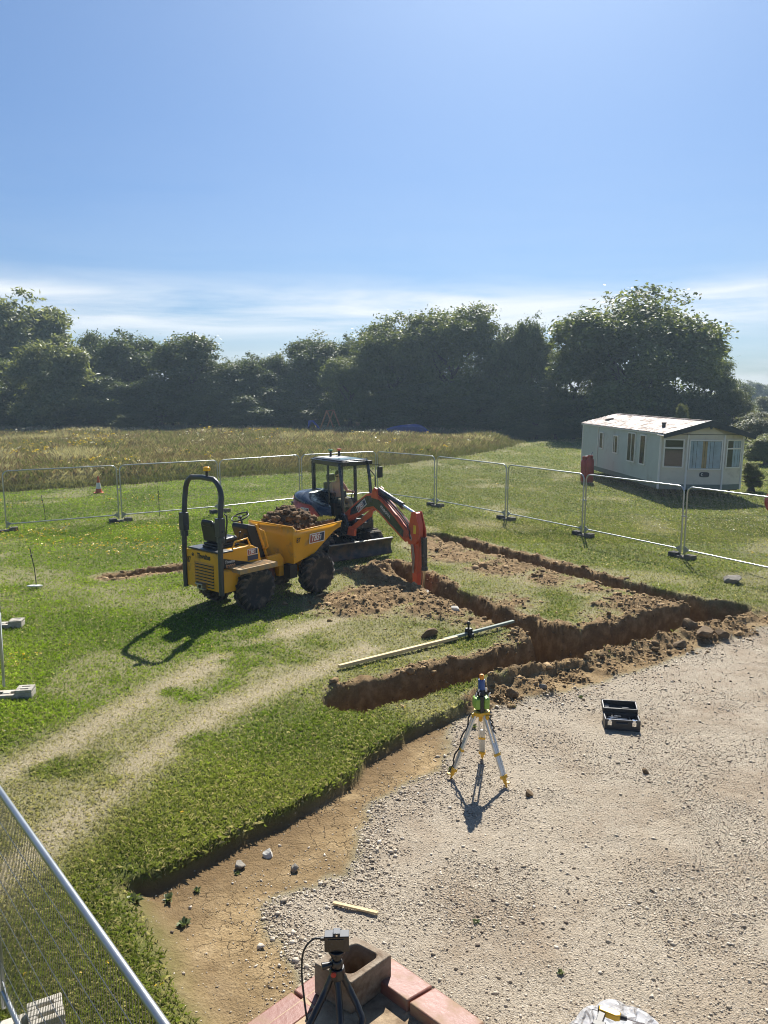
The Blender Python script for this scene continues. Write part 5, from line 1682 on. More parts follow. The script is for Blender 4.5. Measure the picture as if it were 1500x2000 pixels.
# skip
SK = [((1.00, 1.57), .715), ((1.00, 1.34), .70), ((1.10, 0.76), .60), ((1.68, 0.90), .62), ((2.20, 1.33), .715), ((2.40, 1.41), .73), ((2.43, 1.52), .735), ((1.08, 1.48), .715)]
vs = [(p[0], -w_, p[1]) for p, w_ in SK] + [(p[0], w_, p[1]) for p, w_ in SK]
fs = [(0, 1, 9, 8), (1, 2, 10, 9), (2, 3, 11, 10), (3, 4, 12, 11), (4, 5, 13, 12), (0, 7, 6, 5, 4, 3, 2, 1), (8, 9, 10, 11, 12, 13, 14, 15)]
b = MB(); b.add(vs, fs)
skip = b.build('skip', M_YEL, dump, 0, 25)
so_ = skip.modifiers.new('sheet', 'SOLIDIFY'); so_.thickness = 0.012; so_.offset = 0
b = MB()
for s in (-1, 1):
    b.bar((1.07, s * .722, 1.475), (2.44, s * .742, 1.520), 0.026, 0.030)
b.bar((1.0, -0.70, 1.572), (1.0, 0.70, 1.572), 0.026, 0.026)
b.bar((2.40, -0.73, 1.405), (2.40, 0.73, 1.405), 0.03, 0.03)
b.build('rim_bar', M_YEL, skip, 0.004)
b = MB()
for y in (-0.36, 0.36):
    b.prism([(0.99, 1.55), (0.955, 1.55), (0.985, 1.40)], y - 0.012, y + 0.012, 'xz')
b.build('lifting_lug', M_YEL, skip, 0)
b = MB()
b.cyl((1.0, 0.0, 0.62), (1.42, 0.0, 0.84), 0.045, seg=10)
b.build('tip_ram', M_GREY, dump)
ang_top = Vector((1, 0, 0.03))
sd_n = lambda x, z: -(0.60 + (z - 0.76) / (1.50 - 0.76) * 0.115) - 0.0095
sgM = frame_matrix((1.68, -0.724, 1.265), (1, -0.02, 0.03), (0, -0.15, 1))
sign(skip, sgM, 0.45, 0.225)
lettering('lettering', '87', 0.155, M_BLK, skip, frame_matrix((1.135, -0.716, 1.27), (1, 0.0, 0.03), (0, -0.15, 1)), 0.0015, 0, 0.002, 'CENTER', 0.72)

# the soil in the skip rests in it: a thing of its own
Dm = Matrix.Translation((DO[0], DO[1], dz)) @ Matrix.Rotation(DH, 4, 'Z')
g = np.random.default_rng(3)
xx, yy = np.meshgrid(np.linspace(1.02, 2.40, 60), np.linspace(-0.70, 0.70, 60))
t = (xx - 1.02) / 1.38
ed = np.minimum(np.minimum((xx - 1.02), (2.40 - xx) * 0.7), np.minimum(yy + 0.70, 0.70 - yy))
zz = 1.36 + 0.30 * np.clip(ed / 0.45, 0, 1) ** 0.8 * (0.45 + 0.8 * (1 - np.abs(t - 0.42))) + 0.22 * (fbm(xx * 5, yy * 5, 5, 4) - 0.5) + 0.26 * (fbm(xx * 2.1, yy * 2.1, 8, 2) - 0.45) + 0.05 * (yy > 0) - 0.14 * sstep(0.45, 0.75, t) * (yy < 0.25)
zz = np.where(ed < 0.02, np.minimum(zz, 1.43), zz)
gi = np.arange(3600).reshape(60, 60)
gf_ = np.stack([gi[:-1, :-1], gi[:-1, 1:], gi[1:, 1:]], -1).reshape(-1, 3)
gf2 = np.stack([gi[:-1, :-1], gi[1:, 1:], gi[1:, :-1]], -1).reshape(-1, 3)
V = np.stack([xx.ravel(), yy.ravel(), zz.ravel()], 1)
NL = 620
lx_ = 1.08 + 1.25 * g.random(NL); ly_ = -0.64 + 1.28 * g.random(NL)
ix = np.clip(((lx_ - 1.02) / 1.38 * 59).astype(int), 0, 59); iy = np.clip(((ly_ + 0.70) / 1.4 * 59).astype(int), 0, 59)
rl = 0.012 + 0.085 * g.random(NL) ** 3.5
rng = np.random.default_rng(44)
tt_ = g.random((NL, 1))
lv, lf, lc = lumps(lx_, ly_, zz[iy, ix] + rl * 0.25, rl, np.array([[0.07, 0.045, 0.025]]) * (1 - tt_) + np.array([[0.22, 0.14, 0.075]]) * tt_, ico(3), 0.42, 0.75)
allv = np.concatenate([V, lv]); allf = np.concatenate([gf_.ravel(), gf2.ravel(), lf + 3600])
ctl = np.concatenate([np.concatenate([np.repeat([[0.13, 0.085, 0.045]], 3600, 0), np.ones((3600, 1))], 1), lc])
load = bulk('soil_load', allv, allf, 3, stone_mat('heaped_clay', 0.8), {'tint': ('FLOAT_COLOR', ctl)}, False)
load.matrix_world = Dm
tag(load, 'heap of lumpy brown clay filling the yellow skip', 'soil heap')
M_SOD = surf('sod_earth', (0.065, 0.042, 0.025), 0.95, var=0.4, scale=14, bump=0.6, bump_scale=30)
e = thing('turf_sod', Dm @ Vector((2.08, -0.50, 1.50)), DH + 0.05, 'dark slab of cut turf with grass on top at the front corner of the skip', 'turf sod')
b = MB()
sp = [(-0.27, -0.14), (-0.1, -0.17), (0.16, -0.15), (0.29, -0.10), (0.27, 0.13), (0.05, 0.17), (-0.25, 0.12)]
b.prism(sp, -0.04, 0.085, 'xy')
b.build('earth', M_SOD, e, 0.02)
gx2, gy2 = -0.26 + 0.53 * g.random(700), -0.14 + 0.28 * g.random(700)
tcol = g.random((700, 1))
v_, f_, c_ = blades(gx2, gy2, np.full(700, 0.08), 0.03 + 0.04 * g.random(700), np.full(700, 0.012), 1.2, np.array([[0.10, 0.11, 0.035]]) * (1 - tcol) + np.array([[0.30, 0.27, 0.12]]) * tcol)
o = bulk('sod_grass', v_, f_, 3, leaf_mat('sod_blades', None, None, 0.35, 'tint'), {'tint': ('FLOAT_COLOR', c_)})
o.parent = e

# ---------------------------------------------------------------- excavator (x forward, y left)
EH = R(-54)
EO = (-1.57, 21.15)
ez = gz(*EO) + 0.01
exc = thing('excavator', (EO[0], EO[1], ez), EH, 'red and black midi excavator digging with its arm straight down in the trench', 'excavator')
def track(y0, y1):
    """A rubber track loop with cross lugs round two end wheels."""
    b = MB()
    x0, x1, r = -1.02, 1.02, 0.29
    def loop(r_, n=14):
        p = []
        for k in range(n + 1):
            a = -math.pi / 2 + math.pi * k / n
            p.append((x1 + r_ * math.cos(a), 0.31 + r_ * math.sin(a)))
        for k in range(n + 1):
            a = math.pi / 2 + math.pi * k / n
            p.append((x0 + r_ * math.cos(a), 0.31 + r_ * math.sin(a)))
        return p
    o_, i_ = loop(r), loop(r - 0.05)
    n = len(o_)
    vs = [(p[0], y0, p[1]) for p in o_] + [(p[0], y1, p[1]) for p in o_] + [(p[0], y0, p[1]) for p in i_] + [(p[0], y1, p[1]) for p in i_]
    fs = []
    for k in range(n):
        l = (k + 1) % n
        fs += [(k, l, n + l, n + k), (2 * n + l, 2 * n + k, 3 * n + k, 3 * n + l), (l, k, 2 * n + k, 2 * n + l), (n + k, n + l, 3 * n + l, 3 * n + k)]
    b.add(vs, fs)
    per = 2 * (x1 - x0) + 2 * math.pi * r
    nl = 34
    for k in range(nl):
        s = per * k / nl
        if s < (x1 - x0): p, a = (x0 + s, 0.31 - r), -math.pi / 2
        elif s < (x1 - x0) + math.pi * r:
            a = -math.pi / 2 + (s - (x1 - x0)) / r; p = (x1 + r * math.cos(a), 0.31 + r * math.sin(a))
        elif s < 2 * (x1 - x0) + math.pi * r: p, a = (x1 - (s - (x1 - x0) - math.pi * r), 0.31 + r), math.pi / 2
        else:
            a = math.pi / 2 + (s - 2 * (x1 - x0) - math.pi * r) / r; p = (x0 + r * math.cos(a), 0.31 + r * math.sin(a))
        off = 0.03 if k % 2 else -0.03
        for (ya, yb) in ((y0 + 0.01, (y0 + y1) / 2 - 0.015 + off), ((y0 + y1) / 2 + 0.015 + off, y1 - 0.01)):
            b.cbox((p[0] + 0.012 * math.cos(a), (ya + yb) / 2, p[1] + 0.012 * math.sin(a)), (0.036, yb - ya, 0.055), (0, -math.degrees(a), 0))
    return b
for s in (-1, 1):
    y0, y1 = (-0.98, -0.58) if s < 0 else (0.58, 0.98)
    t_ = track(y0, y1).build('track', M_RUB, exc, 0, 40)
    b = MB()
    b.box((-0.95, y0 + 0.08, 0.20), (0.95, y1 - 0.08, 0.42))
    b.box((-0.6, y0 + 0.05, 0.36), (0.6, y1 - 0.05, 0.50))
    b.build('track_frame', M_KNAVY, t_, 0.02)
    for x in (-1.02, -0.55, -0.18, 0.18, 0.55, 1.02):
        b = MB()
        rr_ = 0.235 if abs(x) > 1 else 0.10
        b.cyl((x, y0 + 0.03, 0.31 if abs(x) > 1 else 0.165), (x, y1 - 0.03, 0.31 if abs(x) > 1 else 0.165), rr_, seg=20)
        b.build('roller', M_BLADE, t_, 0, 40)
b = MB()
b.box((-0.75, -0.60, 0.26), (0.75, 0.60, 0.50))
b.cyl((0, 0, 0.5), (0, 0, 0.64), 0.45, seg=28)
b.build('undercarriage', M_KNAVY, exc, 0.02)
b = MB()                                             # dozer blade with curved face
prof = [(1.62 + 0.10 * ((k / 8 - 0.45) ** 2) * 4, 0.06 + 0.40 * k / 8) for k in range(9)]
back = [(x - 0.035, z) for x, z in prof][::-1]
b.prism(prof + back, -0.99, 0.99, 'xz')
b.box((1.615, -0.985, 0.03), (1.68, 0.985, 0.065))
blade = b.build('dozer_blade', M_BLADE, exc, 0, 40)
b = MB()
b.box((1.655, -0.99, 0.462), (1.74, 0.99, 0.485))
b.build('blade_lip', M_STEEL, blade, 0.004)
b = MB()
for y in (-0.45, 0.45):
    b.bar((0.55, y, 0.36), (1.62, y, 0.26), 0.12, 0.14)
b.cyl((0.5, 0.0, 0.46), (1.25, 0, 0.42), 0.05, seg=10)
b.cyl((1.25, 0.0, 0.42), (1.6, 0, 0.40), 0.03, seg=10)
b.build('blade_arm', M_KNAVY, exc, 0.01)
# revolving platform
b = MB()
pl = [(1.02, -0.60), (0.95, 0.90), (0.2, 0.95), (-0.45, 0.93), (-0.80, 0.72), (-0.99, 0.35), (-1.02, 0), (-0.99, -0.35), (-0.80, -0.72), (-0.45, -0.93), (0.3, -0.93), (0.75, -0.80)]
b.prism(pl, 0.64, 0.86, 'xy')
b.build('platform', M_KNAVY, exc, 0.02)
def cowl(rows, mat, name, parent, thick=0.0):
    """Loft of rows of points (all rows the same length)."""
    b = MB()
    n = len(rows[0])
    vs = [p for r_ in rows for p in r_]
    fs = [(i * n + j, i * n + j + 1, (i + 1) * n + j + 1, (i + 1) * n + j) for i in range(len(rows) - 1) for j in range(n - 1)]
    b.add(vs, fs)
    o = b.build(name, mat, parent, 0, 50)
    if thick:
        m_ = o.modifiers.new('sheet', 'SOLIDIFY'); m_.thickness = thick; m_.offset = -1
    return o
# right-hand cowl: the outline seen from above, swept up to a rounded crown that falls away to the front
def plan(t):    # t 0..1 from left rear round the tail to the right front
    a = R(118 + 165 * t) if t < 0.72 else None
    if t < 0.72:
        a = R(118 + 150 * t / 0.72)
        r_ = 0.97
        return Vector((r_ * math.cos(a), r_ * math.sin(a) * 0.95))
    u = (t - 0.72) / 0.28
    p0_ = Vector((0.97 * math.cos(R(268)), 0.97 * math.sin(R(268)) * 0.95))
    return p0_ + (Vector((1.10, -0.56)) - p0_) * u + Vector((0.10, -0.13)) * (4 * u * (1 - u))
def crown_z(t):  # height of the top edge along the sweep: full over the tail, falling to the front corner
    return 1.66 - 0.04 * (1 - t) - 0.30 * sstep(0.62, 1.02, np.array(t)).item()
N = 40
ts = [k / N for k in range(N + 1)]
def ring(f_in, zf):
    return [(plan(t).x * f_in, plan(t).y * f_in, zf(t)) for t in ts]
split = lambda t: 1.48 - 0.10 * sstep(0.5, 0.85, np.array(t)).item() - 0.45 * sstep(0.84, 0.97, np.array(t)).item()      # red below this line, dark above
lowz = lambda t: 0.862
red_rows = [ring(1.0, lowz), ring(1.012, lambda t: lowz(t) + (split(t) - lowz(t)) * 0.5), ring(1.0, split)]
cowl(red_rows, M_KRED, 'side_cowl', exc, 0.02)
nav = [ring(1.003, lambda t: split(t) + 0.004)]
for (fi, k) in ((0.985, 0.35), (0.945, 0.62), (0.87, 0.84), (0.76, 0.95), (0.60, 1.0), (0.40, 1.0), (0.1, 1.0)):
    nav.append(ring(fi, lambda t, k=k: split(t) + max(0.05, crown_z(t) - split(t)) * k))
cowl(nav, M_KNAVY, 'engine_hood', exc, 0.02)
b = MB()
b.tube([(plan(t).x * 1.008, plan(t).y * 1.008, split(t)) for t in ts], 0.012, 6)
b.build('cowl_seam', M_SIGNR, exc)
def on_cowl(t, z, off=0.012):
    p_ = plan(t); q_ = plan(min(t + 0.02, 1.0)); d_ = (q_ - p_).normalized()
    nrm = Vector((d_.y, -d_.x))
    if nrm.dot(p_) < 0: nrm = -nrm
    p_ = p_ + nrm * off
    xd = Vector((d_.x, d_.y, 0))
    return frame_matrix((p_.x, p_.y, z), xd, (0, 0, 1))
sign(exc, on_cowl(0.80, 1.22, 0.026), 0.34, 0.13)
lettering('lettering', 'U50-5', 0.14, M_WHITE, exc, on_cowl(0.79, 1.065, 0.024), 0.003, 0.2, 0.004, 'CENTER', 1.15)
b = MB()
b.prism([(-0.99, 0.87), (-0.93, 0.87), (-0.93, 1.2), (-0.99, 1.12)], -0.25, 0.25, 'xz')
b.build('tail_grille', M_BLK, exc, 0.01)
# cab
CX0, CX1, CY0, CY1 = -0.52, 0.94, -0.12, 0.80
def glassq(name, q, parent, mat=None, t=0.006):
    a, b_, c_, d_ = [Vector(p) for p in q]
    nrm = (b_ - a).cross(d_ - a).normalized() * t
    m_ = MB()
    m_.add([a, b_, c_, d_, a + nrm, b_ + nrm, c_ + nrm, d_ + nrm], [(0, 3, 2, 1), (4, 5, 6, 7), (0, 1, 5, 4), (1, 2, 6, 5), (2, 3, 7, 6), (3, 0, 4, 7)])
    return m_.build(name, mat or M_CABGL, parent)
b = MB()
zb, zt = 0.865, 2.44
for y in (CY0, CY1):
    b.bar((CX0 + 0.02, y, zb), (CX0 - 0.02, y, zt), 0.09, 0.09, (0, 1, 0))                # rear posts
    b.tube([(CX1 + 0.02, y, zb), (CX1 + 0.03, y, 1.4), (CX1 - 0.03, y, 1.95), (CX1 - 0.14, y, zt)], [0.05, 0.05, 0.047, 0.047], 8)   # front posts
    b.bar((CX0 - 0.02, y, zt - 0.02), (CX1 - 0.12, y, zt - 0.02), 0.08, 0.10)
    b.bar((CX0, y, zb + 0.04), (CX1 + 0.02, y, zb + 0.04), 0.07, 0.10)
b.bar((0.22, CY1, zb), (0.18, CY1, zt), 0.08, 0.07, (0, 1, 0))                            # door post, far side
b.bar((0.27, CY0, zb), (0.24, CY0, zt), 0.055, 0.05, (0, 1, 0))
b.bar((CX0, CY0, zt - 0.02), (CX0, CY1, zt - 0.02), 0.08, 0.10)
b.bar((CX1 - 0.13, CY0, zt - 0.02), (CX1 - 0.13, CY1, zt - 0.02), 0.08, 0.10)
b.bar((CX0 + 0.01, CY0, 1.52), (CX0 + 0.01, CY1, 1.52), 0.06, 0.10)
b.bar((CX1 + 0.03, CY0, 0.90), (CX1 + 0.03, CY1, 0.90), 0.06, 0.10)
cabf = b.build('cab_frame', M_KNAVY, exc, 0.01)
b = MB()                                                # lower panels of the cab
b.prism([(CX0, 0.90), (0.24, 0.90), (0.24, 1.63), (CX0, 1.69)], CY0 - 0.02, CY0 + 0.015, 'xz')
b.box((CX0 - 0.02, CY0 + 0.05, 0.90), (CX0 + 0.02, CY1 - 0.05, 1.50))
b.prism([(CX0, 0.90), (0.18, 0.90), (0.18, 1.25), (CX0, 1.40)], CY1 - 0.015, CY1 + 0.02, 'xz')
b.build('cab_panel', M_KNAVY, exc, 0.005)
glassq('side_window', [(CX0 + 0.03, CY0, 1.68), (0.22, CY0, 1.62), (0.20, CY0, zt - 0.07), (CX0 + 0.02, CY0, zt - 0.07)], exc)
glassq('side_window', [(0.29, CY0 - 0.002, 0.96), (CX1 - 0.04, CY0 - 0.002, 0.96), (CX1 - 0.17, CY0 - 0.002, zt - 0.08), (0.27, CY0 - 0.002, zt - 0.08)], exc)
glassq('rear_window', [(CX0, CY1 - 0.05, 1.58), (CX0, CY0 + 0.05, 1.58), (CX0 - 0.02, CY0 + 0.05, zt - 0.08), (CX0 - 0.02, CY1 - 0.05, zt - 0.08)], exc)
glassq('door_window', [(CX0 + 0.05, CY1, 1.44), (CX0 + 0.03, CY1, zt - 0.08), (0.15, CY1, zt - 0.08), (0.17, CY1, 1.30)], exc)
glassq('front_window', [(CX1 + 0.03, CY0 + 0.05, 0.97), (CX1 + 0.03, CY1 - 0.05, 0.97), (CX1 + 0.02, CY1 - 0.05, 1.38), (CX1 + 0.02, CY0 + 0.05, 1.38)], exc)
b = MB()
rp = [(CX0 - 0.10, CY0 - 0.05), (CX1 - 0.08, CY0 - 0.05), (CX1 + 0.0, CY0 + 0.06), (CX1 + 0.0, CY1 - 0.06), (CX1 - 0.08, CY1 + 0.05), (CX0 - 0.10, CY1 + 0.05)]
b.prism(rp, 2.455, 2.50, 'xy')
rp2 = [(x * 0.93 + 0.01, (y - .34) * 0.9 + .34) for x, y in rp]
b.prism(rp2, 2.503, 2.535, 'xy')
roofc = b.build('cab_roof', M_KNAVY, exc, 0.015)
M_ROOFGL = surf('roof_hatch_glass', (0.25, 0.36, 0.42), 0.12, var=0.05)
b = MB(); b.box((0.22, 0.0, 2.536), (0.74, 0.68, 2.548)); b.build('roof_hatch', M_ROOFGL, roofc, 0.004)
b = MB(); b.prism([(CX0 - 0.05, 0.02), (0.18, 0.02), (0.18, 0.66), (CX0 - 0.05, 0.66)], 2.536, 2.545, 'xy'); b.build('roof_panel', surf('dusty_roof', (0.30, 0.31, 0.31), 0.5, var=0.2), roofc)
for y, mt in ((0.62, M_KRED), (0.34, surf('green_cap', (0.03, 0.16, 0.07), 0.5))):
    b = MB(); b.cyl((-0.35, y, 2.53), (-0.35, y, 2.70), 0.034, seg=10)
    an = b.build('antenna', M_BLK, exc)
    b = MB(); b.lathe([(0.05, 2.701), (0.066, 2.715), (0.066, 2.735), (0.05, 2.75), (0.01, 2.752)], 14, Matrix.Translation((-0.35, y, 0))); b.build('antenna_cap', mt, an, 0, 40)
for y in (CY0 + 0.05, CY1 - 0.05):
    b = MB(); b.cbox((CX1 + 0.02, y, 2.46), (0.10, 0.14, 0.10)); b.build('work_light', M_BLK, exc, 0.01)
b = MB()
b.tube([(CX1 - 0.1, CY1 + 0.03, 2.40), (CX1 + 0.06, CY1 + 0.24, 2.38), (CX1 + 0.06, CY1 + 0.26, 2.30)], 0.012, 6)
mir = b.build('mirror_arm', M_BLK, exc)
b = MB(); b.cbox((CX1 + 0.07, CY1 + 0.27, 2.17), (0.045, 0.19, 0.30), (0, 0, 12)); b.build('mirror', M_BLK, mir, 0.015)
b = MB()
b.tube([(CX1 - 0.06, CY1 + 0.03, 2.24), (CX1 + 0.05, CY1 + 0.12, 2.08), (CX1 + 0.06, CY1 + 0.13, 1.25), (CX1 + 0.03, CY1 + 0.03, 1.15)], 0.015, 7)
b.build('grab_rail', M_BLK, exc)
b = MB()
b.tube([(CX0 - 0.02, CY1 + 0.02, 2.30), (CX0 - 0.12, CY1 + 0.14, 2.37), (CX0 - 0.2, CY1 + 0.2, 2.33)], 0.012, 6)
b.ball((CX0 - 0.22, CY1 + 0.22, 2.30), 0.05)
b.build('rear_lamp', M_STEEL, exc)
# seat, levers
b = MB()
b.box((-0.30, 0.10, 0.90), (0.20, 0.58, 1.18))
b.cbox((-0.02, 0.34, 1.23), (0.48, 0.46, 0.10))
b.cbox((-0.32, 0.34, 1.53), (0.12, 0.46, 0.60), (0, -8, 0))
b.cbox((-0.37, 0.34, 1.95), (0.09, 0.26, 0.20), (0, -8, 0))
b.build('seat', M_SEAT, exc, 0.03)
for y in (0.06, 0.62):
    b = MB()
    b.box((-0.1, y - 0.06, 0.92), (0.32, y + 0.06, 1.42))
    b.tube([(0.26, y, 1.40), (0.32, y, 1.58)], 0.016, 7); b.ball((0.325, y, 1.60), 0.032)
    b.build('control_console', M_BLK, exc, 0.01)
b = MB()
b.tube([(0.78, 0.28, 0.88), (0.76, 0.28, 1.35)], 0.012, 6)
b.build('travel_lever', M_BLK, exc)
b = MB(); b.cbox((0.80, 0.02, 1.62), (0.04, 0.20, 0.16), (0, -10, 20)); b.tube([(0.82, 0.0, 1.3), (0.81, 0.02, 1.6)], 0.012, 6)
b.build('display_screen', M_BLK, exc, 0.01)
# swing post, boom, arm
YB = -0.06
b = MB()
b.box((0.82, YB - 0.20, 0.56), (1.12, YB + 0.20, 0.94))
b.prism([(0.98, 0.62), (1.28, 0.62), (1.34, 0.86), (1.24, 1.12), (1.04, 1.16), (0.94, 0.96)], YB - 0.17, YB - 0.10, 'xz')
b.prism([(0.98, 0.62), (1.28, 0.62), (1.34, 0.86), (1.24, 1.12), (1.04, 1.16), (0.94, 0.96)], YB + 0.10, YB + 0.17, 'xz')
b.cyl((1.10, YB - 0.20, 1.04), (1.10, YB + 0.20, 1.04), 0.06, seg=14)
b.build('swing_post', M_KNAVY, exc, 0.012)
boom_o = [(0.98, 0.98), (1.14, 0.93), (1.62, 1.16), (2.10, 1.38), (2.42, 1.45), (2.66, 1.36), (3.05, 1.14), (3.72, 0.80), (3.90, 0.86), (3.92, 1.02), (3.80, 1.10), (3.3, 1.40), (2.86, 1.66), (2.64, 1.77), (2.38, 1.83), (2.1, 1.78), (1.7, 1.56), (1.3, 1.30), (1.02, 1.10)]
b = MB(); b.prism(boom_o, YB - 0.088, YB + 0.088, 'xz')
boom = b.build('boom', M_KRED, exc, 0.012)
pan = [(1.36, 1.14), (1.64, 1.23), (2.10, 1.44), (2.42, 1.505), (2.69, 1.41), (3.08, 1.19), (3.64, 0.90), (3.68, 1.07), (3.28, 1.35), (2.84, 1.61), (2.62, 1.715), (2.38, 1.775), (2.12, 1.73), (1.74, 1.52), (1.40, 1.31)]
for s in (-1, 1):
    b = MB(); b.prism(pan, YB + s * 0.089, YB + s * 0.092, 'xz'); b.build('dark_side_panel', M_KNAVY, boom)
bd = Vector((0.80, 0, 0.60)).normalized()
sign(boom, frame_matrix((1.90, YB - 0.0955, 1.46), (bd.x, 0, bd.z * 0.92), (0, 0, 1)), 0.46, 0.17)
lettering('lettering', 'KUBOTA', 0.105, M_WHITEF, boom, frame_matrix((2.93, YB - 0.0935, 1.43), (0.86, 0, -0.52), (0, 0, 1)), 0.001, 0, 0.002, 'CENTER', 1.1)
b = MB()                                                # brackets on the crown of the boom
for s in (-1, 1):
    b.prism([(2.34, 1.72), (2.66, 1.70), (2.60, 1.96), (2.50, 2.00), (2.40, 1.92)], YB + s * 0.10 - 0.014, YB + s * 0.10 + 0.014, 'xz')
b.cyl((2.52, YB - 0.14, 1.93), (2.52, YB + 0.14, 1.93), 0.035, seg=12)
b.build('boom_bracket', M_KRED, boom, 0.006)
def ram(parent, p0_, p1_, p2_, r0=0.062, r1=0.034):
    b = MB(); b.cyl(p0_, p1_, r0, seg=16)
    d_ = (Vector(p1_) - Vector(p0_)).normalized()
    b.cyl(Vector(p1_) - d_ * 0.05, Vector(p1_) + d_ * 0.02, r0 * 1.15, seg=16)
    o = b.build('hydraulic_cylinder', M_KNAVY, parent, 0, 40)
    b = MB(); b.cyl(p1_, p2_, r1, seg=12); b.build('cylinder_rod', M_CHROME, o, 0, 40)
    return o
ram(exc, (2.54, YB, 1.93), (3.50, YB, 1.66), (4.00, YB, 1.52))                 # arm ram over the boom
ram(exc, (1.22, YB, 0.74), (1.95, YB, 1.10), (2.34, YB, 1.40), 0.070, 0.040)   # boom ram below
b = MB()
b.prism([(1.30, 0.74), (1.50, 0.73), (2.36, 1.24), (2.46, 1.42), (2.36, 1.43), (1.46, 0.86), (1.30, 0.84)], YB - 0.115, YB - 0.092, 'xz')
b.prism([(1.22, 0.60), (1.60, 0.62), (1.62, 0.80), (1.30, 0.82)], YB - 0.13, YB - 0.06, 'xz')
b.build('ram_guard', M_KRED, exc, 0.008)
for k, (dy, mt, up) in enumerate(((-0.06, M_HOSE, 0.03), (-0.03, M_HOSER, 0.045), (0.0, M_HOSE, 0.05), (0.03, M_HOSER, 0.045), (0.06, M_HOSE, 0.03), (-0.045, M_HOSE, 0.07))):
    b = MB()
    b.tube([(2.50, YB + dy, 1.83 + up), (2.74, YB + dy, 1.76 + up), (3.1, YB + dy, 1.57 + up * 1.6), (3.5, YB + dy, 1.33 + up * 1.8), (3.78, YB + dy * 1.2, 1.17 + up), (3.93, YB + dy * 1.8, 1.10), (3.98, YB + dy * 2.2, 0.92)], 0.0165, 6)
    b.build('hose', mt, exc, 0, 60)
b = MB()
b.cbox((3.28, YB + 0.14, 1.62), (0.26, 0.10, 0.10), (0, 28, 0))
b.build('boom_lamp', M_STEEL, boom, 0.015)
# arm, straight down into the cut
arm_o = [(3.88, 1.10), (4.00, 1.50), (4.06, 1.56), (4.13, 1.54), (4.22, 1.28), (4.24, 1.0), (4.20, 0.4), (4.14, -0.42), (4.02, -0.45), (3.98, 0.2), (3.91, 0.78)]
b = MB(); b.prism(arm_o, YB - 0.066, YB + 0.066, 'xz')
for s in (-1, 1):
    b.prism([(3.80, 0.92), (3.87, 1.14), (3.99, 1.56), (4.13, 1.585), (4.30, 1.14), (4.30, 0.96), (4.1, 0.80), (3.89, 0.78)], YB + s * 0.095 - 0.014, YB + s * 0.095 + 0.014, 'xz')
b.cyl((3.85, YB - 0.125, 0.96), (3.85, YB + 0.125, 0.96), 0.058, seg=14)
arm = b.build('arm', M_KRED, exc, 0.010)
b = MB(); b.box((4.08, YB - 0.1135, 1.06), (4.17, YB - 0.1095, 1.26)); b.build('warning_sticker', M_YSTK, arm)
b = MB(); b.box((4.355, YB - 0.05, 1.06), (4.362, YB + 0.05, 1.22)); 
ram(exc, (4.34, YB, 1.00), (4.37, YB, 0.24), (4.33, YB, -0.40), 0.070, 0.036)
for s, dx in ((-1, 0.0), (-1, 0.05)):
    b = MB()
    b.tube([(3.93 + dx, YB - 0.122, 1.02), (3.97 + dx, YB - 0.095, 0.86), (4.03 + dx, YB - 0.082, 0.5), (4.02 + dx * 0.6, YB - 0.082, 0.1)], 0.013, 6)
    b.build('arm_pipe', M_STEEL, arm)
b = MB()
b.prism([(4.0, -0.34), (4.22, -0.32), (4.40, -0.42), (4.48, -0.60), (4.40, -0.80), (4.15, -0.92), (3.85, -0.86), (3.90, -0.55)], YB - 0.24, YB + 0.24, 'xz')
for k in range(4):
    y = YB - 0.2 + 0.133 * k
    b.prism([(3.90, -0.90), (3.82, -0.78), (3.66, -0.92), (3.70, -0.96)], y - 0.03, y + 0.03, 'xz')
b.build('bucket', M_BLADE, exc, 0.01)

# ---------------------------------------------------------------- operator
M_SKIN = surf('skin', (0.58, 0.33, 0.23), 0.55, var=0.1, scale=4)
M_HAIR = surf('dark_hair', (0.018, 0.013, 0.010), 0.7, var=0.3, scale=30, bump=0.4, bump_scale=120)
M_SHORT = surf('khaki_trousers', (0.23, 0.19, 0.12), 0.9, var=0.15, scale=8, bump=0.2)
def skin_body(name, joints, bones, mat, parent, root, sub=2):
    names = list(joints)
    me = bpy.data.meshes.new(name)
    me.from_pydata([joints[k][0] for k in names], [(names.index(a), names.index(b_)) for a, b_ in bones], [])
    o = link(name, me, mat, parent)
    m_ = o.modifiers.new('skin', 'SKIN'); m_.use_smooth_shade = True
    for i, k in enumerate(names):
        r_ = joints[k][1]
        me.skin_vertices[0].data[i].radius = r_ if isinstance(r_, tuple) else (r_, r_)
        me.skin_vertices[0].data[i].use_root = (k == root)
    s_ = o.modifiers.new('sub', 'SUBSURF'); s_.levels = sub; s_.render_levels = sub
    dg = bpy.context.evaluated_depsgraph_get()
    me2 = bpy.data.meshes.new_from_object(o.evaluated_get(dg))
    bpy.data.objects.remove(o)
    me2.name = name
    me2.materials.clear()
    return link(name, me2, mat, parent)
Em = Matrix.Translation((EO[0], EO[1], ez)) @ Matrix.Rotation(EH, 4, 'Z')
pw = Em @ Vector((0.0, 0.34, 1.28))
per = thing('person', pw, EH, 'shirtless dark-haired operator in khaki trousers sitting at the excavator levers', 'person')
